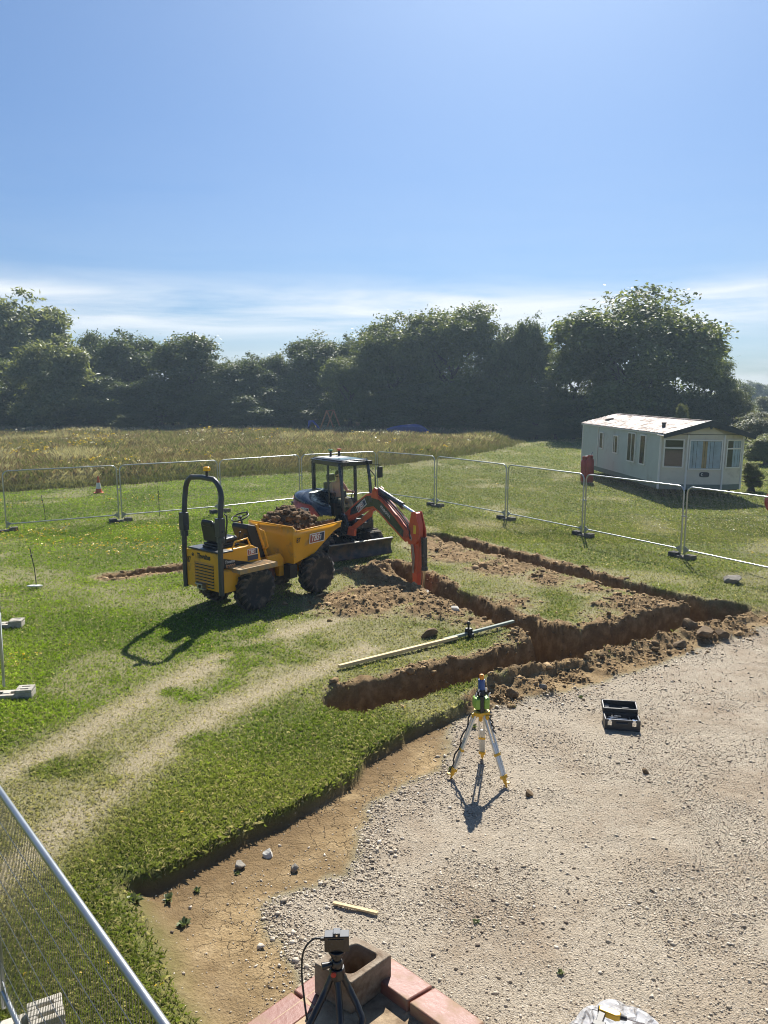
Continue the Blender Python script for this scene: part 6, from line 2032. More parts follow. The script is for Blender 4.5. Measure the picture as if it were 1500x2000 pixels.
J = {'pelvis': ((-0.10, 0, 0.07), (0.15, 0.12)), 'belly': ((-0.10, 0, 0.24), (0.145, 0.11)), 'chest': ((-0.06, 0, 0.44), (0.165, 0.115)), 'neck0': ((-0.02, 0, 0.57), (0.075, 0.07)), 'neck': ((0.02, 0, 0.64), 0.055),
     'head0': ((0.05, 0, 0.70), (0.070, 0.080)), 'head1': ((0.055, 0, 0.78), (0.076, 0.092)), 'head2': ((0.045, 0, 0.85), (0.066, 0.080)), 'chin': ((0.115, 0, 0.685), 0.030), 'nose': ((0.150, 0, 0.755), 0.014)}
Bn = [('pelvis', 'belly'), ('belly', 'chest'), ('chest', 'neck0'), ('neck0', 'neck'), ('neck', 'head0'), ('head0', 'head1'), ('head1', 'head2'), ('head0', 'chin'), ('head1', 'nose')]
for s, n_ in ((1, 'l'), (-1, 'r')):
    J['sh' + n_] = ((-0.04, s * 0.185, 0.52), 0.068)
    J['el' + n_] = ((0.10, s * 0.265, 0.30), 0.046)
    J['wr' + n_] = ((0.30, s * 0.27, 0.33), 0.030)
    J['pm' + n_] = ((0.355, s * 0.272, 0.335), (0.034, 0.022))
    Bn += [('chest', 'sh' + n_), ('sh' + n_, 'el' + n_), ('el' + n_, 'wr' + n_), ('wr' + n_, 'pm' + n_)]
    for k in range(4):
        oy = (k - 1.5) * 0.018
        J['f%d' % k + n_] = ((0.395, s * 0.272 + oy, 0.33), 0.010)
        J['g%d' % k + n_] = ((0.405 - 0.004 * abs(k - 1), s * 0.272 + oy, 0.298), 0.009)
        J['h%d' % k + n_] = ((0.380, s * 0.272 + oy, 0.285), 0.008)
        Bn += [('pm' + n_, 'f%d' % k + n_), ('f%d' % k + n_, 'g%d' % k + n_), ('g%d' % k + n_, 'h%d' % k + n_)]
    J['t1' + n_] = ((0.345, s * (0.272 - 0.042), 0.325), 0.011)
    J['t2' + n_] = ((0.370, s * (0.272 - 0.046), 0.300), 0.009)
    Bn += [('wr' + n_, 't1' + n_), ('t1' + n_, 't2' + n_)]
    J['hp' + n_] = ((-0.02, s * 0.10, 0.06), 0.085)
    J['kn' + n_] = ((0.42, s * 0.13, 0.08), 0.062)
    J['an' + n_] = ((0.50, s * 0.13, -0.30), 0.040)
    J['to' + n_] = ((0.64, s * 0.14, -0.345), 0.036)
    Bn += [('pelvis', 'hp' + n_), ('hp' + n_, 'kn' + n_), ('kn' + n_, 'an' + n_), ('an' + n_, 'to' + n_)]
skin_body('body', J, Bn, M_SKIN, per, 'pelvis')
b = MB()
b.ball((0.035, 0, 0.83), (0.098, 0.088, 0.082), 18, 10)
b.ball((-0.01, 0, 0.77), (0.070, 0.080, 0.075), 16, 8)
b.build('hair', M_HAIR, per, 0, 60)
b = MB()
for s in (-1, 1): b.ball((0.128, s * 0.034, 0.785), 0.011, 8, 6)
b.build('eye', M_BLK, per)
for s in (-1, 1):
    b = MB(); b.ball((0.05, s * 0.084, 0.765), (0.018, 0.010, 0.030), 10, 6); b.build('ear', M_SKIN, per)
JT = {'w': ((-0.10, 0, 0.14), (0.158, 0.135)), 'p': ((-0.09, 0, 0.06), (0.165, 0.125))}
BT = [('w', 'p')]
for s, n_ in ((1, 'l'), (-1, 'r')):
    JT['a' + n_] = ((-0.01, s * 0.10, 0.065), 0.100); JT['b' + n_] = ((0.22, s * 0.12, 0.08), 0.092); JT['k' + n_] = ((0.43, s * 0.13, 0.085), 0.078); JT['c' + n_] = ((0.49, s * 0.13, -0.22), 0.062)
    BT += [('p', 'a' + n_), ('a' + n_, 'b' + n_), ('b' + n_, 'k' + n_), ('k' + n_, 'c' + n_)]
skin_body('trousers', JT, BT, M_SHORT, per, 'p')
# ---------------------------------------------------------------- survey tripod with its instrument
M_ALU = surf('tripod_aluminium', (0.62, 0.63, 0.62), 0.38, 0.7, var=0.08)
M_SYEL = surf('tripod_yellow', (0.66, 0.38, 0.02), 0.45, var=0.08)
M_LIME = surf('lime_green_case', (0.24, 0.42, 0.06), 0.45, var=0.06)
M_SBLUE = surf('blue_sleeve', (0.02, 0.075, 0.26), 0.45, var=0.1)
M_ORANGE = surf('orange_cap', (0.72, 0.27, 0.02), 0.4)
M_STRAP = surf('black_strap', (0.015, 0.015, 0.016), 0.7)
feet = [Vector(at(880, 1517, -0.16)), Vector(at(990, 1537, -0.16)), Vector(at(942, 1479, -0.16))]
tc_ = (feet[0] + feet[1] + feet[2]) / 3
zg = gz(tc_.x, tc_.y)
trp = thing('survey_tripod', (tc_.x, tc_.y, zg), 0, 'aluminium survey tripod with yellow feet standing on the gravel', 'tripod')
HT = 0.80
for i, f_ in enumerate(feet):
    fz = gz(f_.x, f_.y) - zg
    foot = Vector((f_.x - tc_.x, f_.y - tc_.y, fz))
    rad = Vector((foot.x, foot.y, 0)).normalized()
    top = rad * 0.075 + Vector((0, 0, HT - 0.02))
    tan = Vector((-rad.y, rad.x, 0))
    mid = foot + (top - foot) * 0.14
    b = MB()
    for s in (-1, 1):
        b.bar(top + tan * 0.030 * s, mid + tan * 0.026 * s, 0.021, 0.026, rad)
    b.bar(top * 0.55 + mid * 0.45, mid - (top - mid).normalized() * 0.03, 0.030, 0.020, rad)
    lg = b.build('leg', M_ALU, trp, 0.003)
    b = MB()
    b.bar(top + (mid - top) * 0.62, top + (mid - top) * 0.66, 0.085, 0.036, rad)
    b.build('leg_clamp', M_SYEL, lg, 0.002)
    b = MB()
    b.bar(mid + (top - mid) * 0.03, mid - (top - mid) * 0.02, 0.082, 0.044, rad)
    d_ = (foot - mid).normalized()
    b.cyl(mid, foot - d_ * 0.045, 0.026, 0.020, seg=10)
    b.cyl(foot - d_ * 0.05, foot + d_ * 0.03, 0.015, 0.003, seg=8)
    b.bar(foot - d_ * 0.075 + tan * 0.0, foot - d_ * 0.075 + rad * 0.065, 0.035, 0.014)
    b.build('foot', M_SYEL, lg, 0.002)
    if i == 0 or i == 1:
        b = MB()
        off = tan * (0.045 if i else -0.045)
        n_ = 12
        cut = 0.95 if i == 0 else 0.25
        b.tube([top + off * 0.8 + (foot - top) * cut * k / n_ + rad * (0.03 + 0.018 * math.sin(k * 1.7)) for k in range(n_ + 1)], 0.009 if i else 0.009, 6)
        b.build('strap', M_STRAP, trp, 0, 60)
b = MB()
pts = []
for k in range(18):
    a = 2 * math.pi * k / 18
    r_ = 0.098 + 0.010 * math.cos(3 * a + 0.5)
    pts.append((r_ * math.cos(a), r_ * math.sin(a)))
b.prism(pts, HT - 0.03, HT + 0.015, 'xy')
for f_ in feet:
    rad = Vector((f_.x - tc_.x, f_.y - tc_.y, 0)).normalized()
    b.cbox(rad * 0.085 + Vector((0, 0, HT - 0.045)), (0.05, 0.05, 0.05), (0, 0, math.degrees(math.atan2(rad.y, rad.x))))
b.cyl((0, 0, HT - 0.12), (0, 0, HT - 0.03), 0.022, seg=10)
b.build('head_plate', M_SYEL, trp, 0.004)
lv = thing('laser_level', (tc_.x, tc_.y, zg + HT + 0.015), R(8), 'lime green surveying instrument with blue sleeve and orange tip on top of the tripod', 'laser level')
b = MB()
b.box((-0.085, -0.07, 0.035), (-0.015, 0.07, 0.165)); b.box((0.02, -0.07, 0.035), (0.085, 0.07, 0.165))
b.prism([(-0.09, 0.036), (0.09, 0.036), (0.095, 0.10), (0.088, 0.164), (-0.088, 0.164), (-0.095, 0.10)], -0.05, 0.068, 'xz')
b.build('body', M_LIME, lv, 0.012)
b = MB()
b.cyl((0, 0, 0.0), (0, 0, 0.036), 0.055, seg=18)
b.box((-0.03, -0.078, 0.0), (0.012, -0.052, 0.20))
b.lathe([(0.03, 0.166), (0.055, 0.19), (0.05, 0.24), (0.03, 0.27)], 14)
b.cbox((-0.062, -0.03, 0.225), (0.022, 0.03, 0.09), (0, 25, 0)); b.cbox((0.062, -0.03, 0.225), (0.022, 0.03, 0.09), (0, -25, 0))
b.build('clamp', M_BLK, lv, 0.004)
b = MB()
b.cbox((-0.078, -0.05, 0.215), (0.010, 0.014, 0.055), (0, 20, 0)); b.cbox((0.080, -0.05, 0.21), (0.012, 0.014, 0.06), (0, 30, 0))
b.cbox((-0.048, -0.052, 0.275), (0.016, 0.012, 0.034), (0, 10, 0)); b.cbox((0.042, -0.052, 0.275), (0.022, 0.012, 0.045), (0, 0, 0)); b.cbox((-0.038, -0.06, 0.235), (0.010, 0.01, 0.04), (0, 15, 0))
b.build('white_clip', M_WHITE, lv, 0.003)
b = MB()
b.cyl((0, 0, 0.262), (0, 0, 0.385), 0.041, seg=18)
b.build('sleeve', M_SBLUE, lv, 0.004)
b = MB()
b.cyl((0, 0, 0.386), (0, 0, 0.440), 0.027, seg=16); b.cyl((0, 0, 0.44), (0, 0, 0.448), 0.020, seg=16)
b.build('cap', M_ORANGE, lv, 0.003)

# ---------------------------------------------------------------- open tool case
M_CASE = surf('case_plastic', (0.040, 0.041, 0.043), 0.45, var=0.2)
M_FOAM = surf('case_insert', (0.11, 0.112, 0.115), 0.8, var=0.15)
x, y = at(1213, 1418, -0.16)
cs = thing('tool_case', (x, y, gz(x, y)), R(-9), 'open black plastic tool case with silver latches lying on the gravel', 'tool case')
W_, D_, H_ = 0.47, 0.25, 0.155
b = MB()
b.box((-W_ / 2, -D_ / 2, 0), (W_ / 2, D_ / 2, 0.02))
b.box((-W_ / 2, -D_ / 2, 0.0205), (W_ / 2, -D_ / 2 + 0.018, H_)); b.box((-W_ / 2, D_ / 2 - 0.018, 0.0205), (W_ / 2, D_ / 2, H_))
b.box((-W_ / 2, -D_ / 2 + 0.0185, 0.0205), (-W_ / 2 + 0.022, D_ / 2 - 0.0185, H_)); b.box((W_ / 2 - 0.022, -D_ / 2 + 0.0185, 0.0205), (W_ / 2, D_ / 2 - 0.0185, H_))
b.build('tray', M_CASE, cs, 0.006)
b = MB()
for (xa, ya, xb, yb, zz) in ((-0.21, 0.06, -0.10, 0.105, 0.10), (-0.21, -0.10, 0.21, -0.07, 0.11), (-0.06, -0.02, 0.21, -0.0, 0.10), (0.11, -0.07, 0.125, 0.1, 0.11), (-0.21, 0.0, -0.1, 0.02, 0.10), (-0.21, -0.105, 0.21, 0.105, 0.05)):
    b.box((xa, ya, 0.021), (xb, yb, zz))
b.build('insert', M_FOAM, cs, 0.004)
b = MB()
b.bar((-0.11, 0.10, 0.14), (-0.13, -0.03, 0.14), 0.022, 0.014); b.bar((-0.16, -0.035, 0.142), (0.07, -0.045, 0.136), 0.010, 0.010); b.bar((-0.09, 0.05, 0.138), (0.0, 0.045, 0.138), 0.012, 0.01)
b.bar((-0.17, 0.015, 0.135), (-0.05, 0.01, 0.135), 0.01, 0.01); b.box((0.13, -0.10, 0.112), (0.16, -0.07, 0.15)); b.box((0.175, -0.095, 0.112), (0.195, -0.07, 0.148)); b.bar((-0.2, -0.075, 0.14), (0.10, -0.085, 0.14), 0.009, 0.009)
b.build('fitting', M_CHROME, cs, 0.002)
for s in (-0.17, 0.15):
    b = MB()
    b.box((s - 0.028, -D_ / 2 - 0.012, 0.075), (s + 0.028, -D_ / 2 - 0.001, 0.135)); b.box((s - 0.018, -D_ / 2 - 0.02, 0.135), (s + 0.018, -D_ / 2 + 0.004, 0.162))
    b.build('latch', M_CHROME, cs, 0.003)
b = MB()
b.tube([(-0.09, -D_ / 2 - 0.004, 0.13), (-0.085, -D_ / 2 - 0.022, 0.11), (0.065, -D_ / 2 - 0.022, 0.11), (0.07, -D_ / 2 - 0.004, 0.13)], 0.010, 7)
b.build('handle', M_CASE, cs, 0, 60)
b = MB(); b.M = Matrix.Translation((0, D_ / 2 + 0.004, H_)) @ Matrix.Rotation(R(13), 4, 'X')
T_ = 0.075
b.box((-W_ / 2, -0.0, -0.012 - T_ + 0.06), (W_ / 2, 0.21, -T_ + 0.06))
b.box((-W_ / 2, 0.0, -T_ + 0.0605), (W_ / 2, 0.016, 0.06)); b.box((-W_ / 2, 0.194, -T_ + 0.0605), (W_ / 2, 0.21, 0.06))
b.box((-W_ / 2, 0.0165, -T_ + 0.0605), (-W_ / 2 + 0.02, 0.1935, 0.06)); b.box((W_ / 2 - 0.02, 0.0165, -T_ + 0.0605), (W_ / 2, 0.1935, 0.06))
lid = b.build('lid', M_CASE, cs, 0.006)
b = MB(); b.M = Matrix.Translation((0, D_ / 2 + 0.004, H_)) @ Matrix.Rotation(R(13), 4, 'X')
b.box((-0.20, 0.02, -0.013), (0.02, 0.08, 0.02)); b.box((0.03, 0.07, -0.013), (0.12, 0.09, 0.03)); b.box((-0.2, 0.10, -0.013), (-0.14, 0.18, 0.012))
b.build('lid_insert', M_FOAM, lid, 0.003)

# ---------------------------------------------------------------- timbers and stones
def wood(name, lo, hi, scale=(3, 40, 40)):
    m, n, l, p = new_mat(name)
    tc = n.new('ShaderNodeTexCoord')
    mp_ = n.new('ShaderNodeMapping')
    mp_.inputs['Scale'].default_value = scale
    l.new(tc.outputs['Object'], mp_.inputs[0])
    no = noise_node(n, l, 1.0, 6, 0.6, vec=mp_.outputs[0])
    l.new(ramp_node(n, l, no.outputs['Fac'], ((0.3, lo), (0.7, hi))).outputs[0], p.inputs['Base Color'])
    p.inputs['Roughness'].default_value = 0.75
    l.new(bump_node(n, l, no.outputs['Fac'], 0.2), p.inputs['Normal'])
    return m
M_PINE = wood('sawn_pine', (0.50, 0.36, 0.17), (0.68, 0.53, 0.30))
M_STAFF = wood('grey_green_staff', (0.16, 0.20, 0.17), (0.27, 0.31, 0.27))
a, b_ = Vector(at(662, 1307)), Vector(at(892, 1250))
def long_thing(name, a, b_, w, h, mat, label, cat, lift=0.0):
    za, zb_ = gz(*a) + lift, gz(*b_) + lift
    d = b_ - a
    L = math.hypot(d.length, zb_ - za)
    o = MB().box((0, -w / 2, 0), (L, w / 2, h)).build(name, mat, None, 0.003)
    o.location = (a.x, a.y, za)
    o.rotation_euler = Euler((0, -math.asin((zb_ - za) / L), math.atan2(d.y, d.x)))
    return tag(o, label, cat)
long_thing('timber_batten', a, b_, 0.065, 0.055, M_PINE, 'long pale sawn timber batten lying on the turf before the front trench', 'timber', 0.035)
c1, c2 = Vector(at(872, 1254)), Vector(at(1007, 1228))
d = c2 - c1
zl = max(gz(*(c1 + d * k / 24)) - (0.10 * k / 24) for k in range(25)) + 0.03      # it lies on the highest lumps under it
st = thing('levelling_staff', (c1.x, c1.y, zl), 0, 'grey-green levelling staff with a black clamp lying end to end with the timber', 'levelling staff')
st.rotation_euler = (0, -math.asin(0.10 / d.length), math.atan2(d.y, d.x))
MB().box((0, 0.03, 0), (d.length, 0.09, 0.045)).build('staff', M_STAFF, st, 0.003)
b = MB()
cx_ = d.length * 0.34
b.box((cx_ - 0.05, 0.005, -0.02), (cx_ + 0.05, 0.029, 0.09)); b.box((cx_ - 0.05, 0.091, -0.02), (cx_ + 0.05, 0.115, 0.09)); b.box((cx_ - 0.05, 0.005, 0.091), (cx_ + 0.05, 0.115, 0.115)); b.cyl((cx_, 0.06, 0.10), (cx_, 0.06, 0.20), 0.02, seg=10); b.ball((cx_, 0.06, 0.21), 0.035)
b.box((cx_ - 0.04, -0.05, -0.03), (cx_ + 0.04, 0.004, 0.03))
b.build('clamp', M_BLK, st, 0.004)
a, b_ = Vector(at(651, 1766, -0.16)), Vector(at(738, 1788, -0.16))
long_thing('wooden_lath', a, b_, 0.034, 0.018, M_PINE, 'short pale wooden lath on the gravel beyond the camera', 'lath', 0.015)
M_ROCKW = surf('white_stone', (0.60, 0.57, 0.50), 0.9, var=0.2, scale=7, bump=0.5, bump_scale=25)
M_ROCKG = surf('grey_stone', (0.23, 0.21, 0.175), 0.9, var=0.3, scale=6, dirt=(0.14, 0.10, 0.06), dirt_amt=0.3, bump=0.7, bump_scale=22)
M_ROCKB = surf('clay_covered_stone', (0.145, 0.097, 0.050), 0.95, var=0.35, scale=5, bump=0.8, bump_scale=18)
for i, (u, v, dm, mt, lb, z0) in enumerate((
        (890, 1196, (0.16, 0.13, 0.15), M_ROCKW, 'white stone on the turf between excavator arm and timber', 0),
        (1431, 1140, (0.34, 0.25, 0.22), M_ROCKG, 'grey block of stone on the grass right of the back trench', 0),
        (1345, 1226, (0.27, 0.24, 0.22), M_ROCKB, 'brown boulder on the right lip of the front trench', 0), (1372, 1238, (0.27, 0.22, 0.16), M_ROCKB, 'flatter brown boulder just right of the lip boulder', 0),
        (1412, 1236, (0.18, 0.15, 0.16), M_ROCKB, 'pointed clay lump where soil meets gravel at the far right', 0), (1330, 1252, (0.2, 0.16, 0.12), M_ROCKB, 'low clay lump at the gravel edge under the two boulders', 0),
        (1032, 1553, (0.075, 0.07, 0.06), M_ROCKB, 'small dark stone right of the tripod foot', -.16), (1060, 1352, (0.10, 0.08, 0.07), M_ROCKG, 'grey stone on the gravel right of the instrument', -.16),
        (524, 1669, (0.09, 0.07, 0.06), M_ROCKW, 'white stone on the dry clay below the turf step', -.16), (575, 1696, (0.08, 0.07, 0.07), M_ROCKG, 'pale round stone on the dry clay nearer the gravel', -.16), (468, 1692, (0.10, 0.07, 0.07), M_ROCKG, 'stone on the clay left of the white one', -.16),
        (1261, 1508, (0.07, 0.06, 0.05), M_ROCKB, 'small brown stone on the gravel in front of the tool case', -.16), (1000, 1350, (0.16, 0.13, 0.12), M_ROCKB, 'brown clod stone beside the green instrument', -.05), (838, 1240, (0.26, 0.2, 0.17), M_ROCKB, 'dark clod on the turf just above the timber', 0))):
    x, y = at(u, v, z0)
    rock('stone', (x, y, gz(x, y) + dm[2] * 0.33), dm, i * 1.3, mt, lb, 'stone', 30 + i, 0.12 * (i % 3))['group'] = 'stones lying about the dig'

# weeds that stand alone on the clay and gravel
M_WEED = leaf_mat('weed_leaves', (0.075, 0.105, 0.045), (0.20, 0.24, 0.12), 0.35)
for i, (u, v, sc_, lb) in enumerate(((360, 1804, 0.13, 'grey-green thistle rosette alone on the dry clay'), (265, 1776, 0.14, 'spiky grass weed at the corner of the clay'), (385, 1738, 0.08, 'small weed at the foot of the turf step'), (465, 1705, 0.06, 'tiny weed between pebbles on the clay'),
                                    (330, 1757, 0.13, 'low spreading weed left of the small one by the step'), (925, 1420, 0.12, 'weed tuft at the gravel edge left of the tripod head'), (1000, 1380, 0.10, 'weed tuft on the gravel right of the green instrument'), (1135, 1362, 0.09, 'weed on the gravel left of the tool case'), (880, 1500, .10, 'weed beside the left tripod foot'), (1095, 1900, 0.06, 'small weed on the gravel near the plastic sheet'), (930, 1800, 0.06, 'small weed on the gravel right of the lath'))):
    x, y = at(u, v, -0.16)
    n = 30
    sc_ *= 0.62
    g = np.random.default_rng(80 + i)
    a = g.random(n) * 6.283
    ln = sc_ * (0.5 + 0.7 * g.random(n)); el = 0.25 + 0.9 * g.random(n)
    w = 0.10 * ln + 0.008
    bx, by = np.cos(a), np.sin(a)
    p0_ = np.stack([bx * 0.01, by * 0.01, 0 * a], 1)
    p2_ = np.stack([bx * ln * np.cos(el), by * ln * np.cos(el), ln * np.sin(el) * 0.75], 1)
    pm = p0_ * 0.5 + p2_ * 0.5 + np.stack([0 * a, 0 * a, ln * 0.16], 1)
    sd_ = np.stack([-by, bx, 0 * a], 1) * w[:, None]
    V = np.stack([p0_, pm + sd_, p2_, pm - sd_], 1).reshape(-1, 3)
    o = bulk('weed', V, np.arange(4 * n), 4, M_WEED, {'tone': ('FLOAT', np.repeat(g.random(n), 4))})
    o.location = (x, y, gz(x, y))
    tag(o, lb, 'weed', 'weeds on the clay and gravel')

# ---------------------------------------------------------------- tiled corner below the window, camera on its little tripod
ZD = 2.40
M_QTILE = surf('red_quarry_tile', (0.215, 0.088, 0.064), 0.5, var=0.14, scale=7, dirt=(0.26, 0.19, 0.11), dirt_amt=0.38, dirt_scale=6, bump=0.12, bump_scale=50)
M_DECK = surf('weathered_screed', (0.40, 0.30, 0.19), 0.85, var=0.14, scale=5, dirt=(0.17, 0.115, 0.065), dirt_amt=0.42, dirt_scale=6, bump=0.35, bump_scale=40)
M_MORT = surf('dark_mortar', (0.07, 0.055, 0.045), 0.95, var=0.3)
M_BRICK = surf('wall_brick', (0.27, 0.12, 0.075), 0.9, var=0.3, scale=12, bump=0.4)
M_BLOCK = surf('rusty_brown_block', (0.27, 0.215, 0.15), 0.7, var=0.22, scale=9, dirt=(0.13, 0.085, 0.05), dirt_amt=0.5, dirt_scale=8, bump=0.35, bump_scale=45)
cor = Vector(at(705, 1848, ZD)); pr_ = Vector(at(925, 2003, ZD)); pl_ = Vector(at(488, 2003, ZD))
por = thing('porch_roof', (cor.x, cor.y, 0), 0, 'red-tiled corner of the porch roof at the bottom of the picture', 'porch roof')
ru, lu = (pr_ - cor).normalized(), (pl_ - cor).normalized()
def pc(a, b_, z):       # a along the right edge, b along the left edge
    q = ru * a + lu * b_
    return (q.x, q.y, z)
def slab(mb, a0, a1, b0, b1, z0, z1):
    vs = [pc(a0, b0, z0), pc(a1, b0, z0), pc(a1, b1, z0), pc(a0, b1, z0), pc(a0, b0, z1), pc(a1, b0, z1), pc(a1, b1, z1), pc(a0, b1, z1)]
    mb.add(vs, [(0, 3, 2, 1), (4, 5, 6, 7), (0, 1, 5, 4), (1, 2, 6, 5), (2, 3, 7, 6), (3, 0, 4, 7)])
def wedge(mb, a0, a1, b0, b1, z0, zo, zi, along):
    """Tile whose top falls from the inner edge to the outer one."""
    if along == 'a': zs = (zo, zo, zi, zi)
    else: zs = (zo, zi, zi, zo)
    q = [(a0, b0), (a1, b0), (a1, b1), (a0, b1)]
    vs = [pc(a, b_, z0) for a, b_ in q] + [pc(q[i][0], q[i][1], zs[i]) for i in range(4)]
    mb.add(vs, [(0, 3, 2, 1), (4, 5, 6, 7), (0, 1, 5, 4), (1, 2, 6, 5), (2, 3, 7, 6), (3, 0, 4, 7)])
b = MB(); slab(b, 0.04, 1.6, 0.04, 1.6, ZD - 0.16, ZD + 0.008); b.build('deck', M_DECK, por, 0.004)
b = MB(); slab(b, 0.06, 1.55, 0.06, 1.55, -0.25, ZD - 0.161); b.build('wall', M_BRICK, por)
b = MB(); slab(b, 0.005, 1.6, 0.005, 0.1, ZD - 0.06, ZD - 0.004); slab(b, 0.005, 0.1, 0.101, 1.6, ZD - 0.06, ZD - 0.005); b.build('mortar_bed', M_MORT, por)
ka = [0.14, 0.335, 0.55, 0.77, 1.0, 1.25]
for i in range(5):
    b = MB(); wedge(b, ka[i] + 0.004, ka[i + 1] - 0.004, -0.012, 0.115, ZD - 0.07, ZD + 0.028, ZD + 0.052, 'a'); b.build('coping_tile', M_QTILE, por, 0.006)
kb = [0.02, 0.31, 0.53, 0.76, 1.0, 1.25]
for i in range(5):
    b = MB(); wedge(b, -0.012, 0.105, kb[i] + (0.10 if i == 0 else 0.004), kb[i + 1] - 0.004, ZD - 0.07, ZD + 0.004, ZD + 0.012, 'b'); b.build('coping_tile', M_QTILE, por, 0.006)
# hollow block on the corner
bz = ZD + 0.01
Bl = [Vector(at(u, v, bz + 0.115)) for u, v in ((613, 1880), (693, 1828), (765, 1864), (690, 1926))]
ex, ey = (Bl[2] - Bl[1]), (Bl[0] - Bl[1])
exl, eyl = ex.length, ey.length
hb = thing('hollow_block', (Bl[1].x, Bl[1].y, bz), math.atan2(ex.y, ex.x), 'rust-brown hollow block standing on the tiled corner behind the little camera', 'block')
eyd = Matrix.Rotation(-math.atan2(ex.y, ex.x), 2) @ ey
b = MB()
def bq(a0, a1, c0, c1, z0, z1):
    def P(a, c, z):
        return (a * exl + c * eyd.x, c * eyd.y, z)
    b.add([P(a0, c0, z0), P(a1, c0, z0), P(a1, c1, z0), P(a0, c1, z0), P(a0, c0, z1), P(a1, c0, z1), P(a1, c1, z1), P(a0, c1, z1)], [(0, 3, 2, 1), (4, 5, 6, 7), (0, 1, 5, 4), (1, 2, 6, 5), (2, 3, 7, 6), (3, 0, 4, 7)])
t0 = 0.17
def ring_block(outer, inner, z0, z1):
    def P(q, z): return (q[0] * exl + q[1] * eyd.x, q[1] * eyd.y, z)
    n_ = len(outer)
    vs = [P(q, z0) for q in outer] + [P(q, z1) for q in outer] + [P(q, z0) for q in inner] + [P(q, z1) for q in inner]
    fs = []
    for k in range(n_):
        l_ = (k + 1) % n_
        fs += [(k, l_, n_ + l_, n_ + k), (2 * n_ + l_, 2 * n_ + k, 3 * n_ + k, 3 * n_ + l_), (n_ + k, n_ + l_, 3 * n_ + l_, 3 * n_ + k), (l_, k, 2 * n_ + k, 2 * n_ + l_)]
    b.add(vs, fs)
out_, in_ = [], []
for (cx0, cy0, a0) in ((1, 1, 0), (0, 1, 90), (0, 0, 180), (1, 0, 270)):
    for k in range(5):
        a = R(a0 + 90 * k / 4)
        rr_ = 0.14
        ccx = (1 - t0 - rr_ if cx0 else t0 * 0.9 + rr_); ccy = (1 - t0 * 0.85 - rr_ if cy0 else t0 * 0.85 + rr_)
        in_.append((ccx + rr_ * math.cos(a), ccy + rr_ * math.sin(a)))
        ro = 0.03
        ocx = (1 - ro if cx0 else ro); ocy = (1 - ro if cy0 else ro)
        out_.append((ocx + ro * math.cos(a), ocy + ro * math.sin(a)))
ring_block(out_, in_, 0.0, 0.115)
b.build('shell', M_BLOCK, hb, 0.004)
# small camera on a bendy tripod
M_CAMB = surf('camera_black', (0.016, 0.017, 0.019), 0.38, var=0.15, coat=0.2)
M_CAMT = surf('camera_top_grey', (0.075, 0.085, 0.10), 0.6, 0.0, var=0.1)
M_SCR = surf('camera_screen', (0.022, 0.022, 0.020), 0.22, var=0.05)
M_RED = surf('red_dial', (0.40, 0.03, 0.02), 0.4)
KS = 0.77
cp = Vector(at(658, 1850, ZD + 0.012 + KS * 0.32))
ct = thing('mini_tripod', (cp.x, cp.y - KS * 0.03, ZD + 0.008), 0, 'black bendy mini tripod with a small red dial standing on the tiled corner', 'mini tripod')
hub = Vector((0.0, 0.03, 0.195))
b = MB()
b.lathe([(0.016, 0.0), (0.030, 0.012), (0.034, 0.045), (0.030, 0.062)], 16, Matrix.Translation((hub.x, hub.y, hub.z - 0.02)))
b.lathe([(0.024, 0.0), (0.026, 0.02), (0.020, 0.032)], 16, Matrix.Translation((hub.x, hub.y, hub.z + 0.043)))
b.ball((hub.x, hub.y, hub.z + 0.080), 0.017, 14, 8)
b.cyl((hub.x, hub.y, hub.z + 0.09), (hub.x, hub.y, hub.z + 0.108), 0.026, seg=18)
b.lathe([(0.034, 0.108), (0.036, 0.114), (0.036, 0.124)], 18, Matrix.Translation((hub.x, hub.y, hub.z)))
b.build('ball_head', M_CAMB, ct, 0.002, 40)
b = MB(); b.tube([(hub.x - 0.02, hub.y - 0.01, hub.z + 0.06), (hub.x - 0.062, hub.y - 0.02, hub.z + 0.058)], [0.011, 0.015], 10); b.build('lock_knob', M_CAMB, ct, 0.002, 50)
b = MB(); b.cyl((hub.x - 0.012, hub.y - 0.034, hub.z + 0.035), (hub.x - 0.012, hub.y - 0.042, hub.z + 0.035), 0.011, seg=12); b.build('dial', M_RED, ct)
legs = [[(-0.02, 0.03, 0.20), (-0.045, 0.01, 0.145), (-0.095, -0.05, 0.07), (-0.145, -0.115, 0.012)], [(0.0, 0.02, 0.195), (0.01, -0.02, 0.13), (0.02, -0.08, 0.06), (0.03, -0.13, 0.012)], [(0.02, 0.03, 0.20), (0.045, 0.025, 0.15), (0.085, -0.01, 0.09), (0.105, -0.04, 0.06), (0.10, -0.07, 0.03), (0.075, -0.12, 0.012)]]
for p_ in legs:
    b = MB()
    q = []
    for i in range(len(p_) - 1):
        for k in range(4):
            q.append(Vector(p_[i]) * (1 - k / 4) + Vector(p_[i + 1]) * (k / 4))
    q.append(Vector(p_[-1]))
    b.tube(q, [0.0135 + 0.0012 * (k % 2) for k in range(len(q))], 10)
    b.build('leg', M_CAMB, ct, 0, 60)
cam_t = thing('action_camera', (cp.x, cp.y, ZD + 0.008 + KS * (hub.z + 0.125)), R(2), 'small black camera facing the dig from the mini tripod', 'camera')
ct.scale = (KS, KS, KS); cam_t.scale = (KS, KS, KS)
b = MB(); b.box((-0.050, -0.022, 0.0), (0.050, 0.020, 0.066)); b.cyl((0.0, 0.021, 0.033), (0.0, 0.046, 0.033), 0.026, seg=22); b.box((-0.032, -0.020, -0.0005), (0.032, 0.018, -0.0001))
cb_ = b.build('body', M_CAMB, cam_t, 0.004)
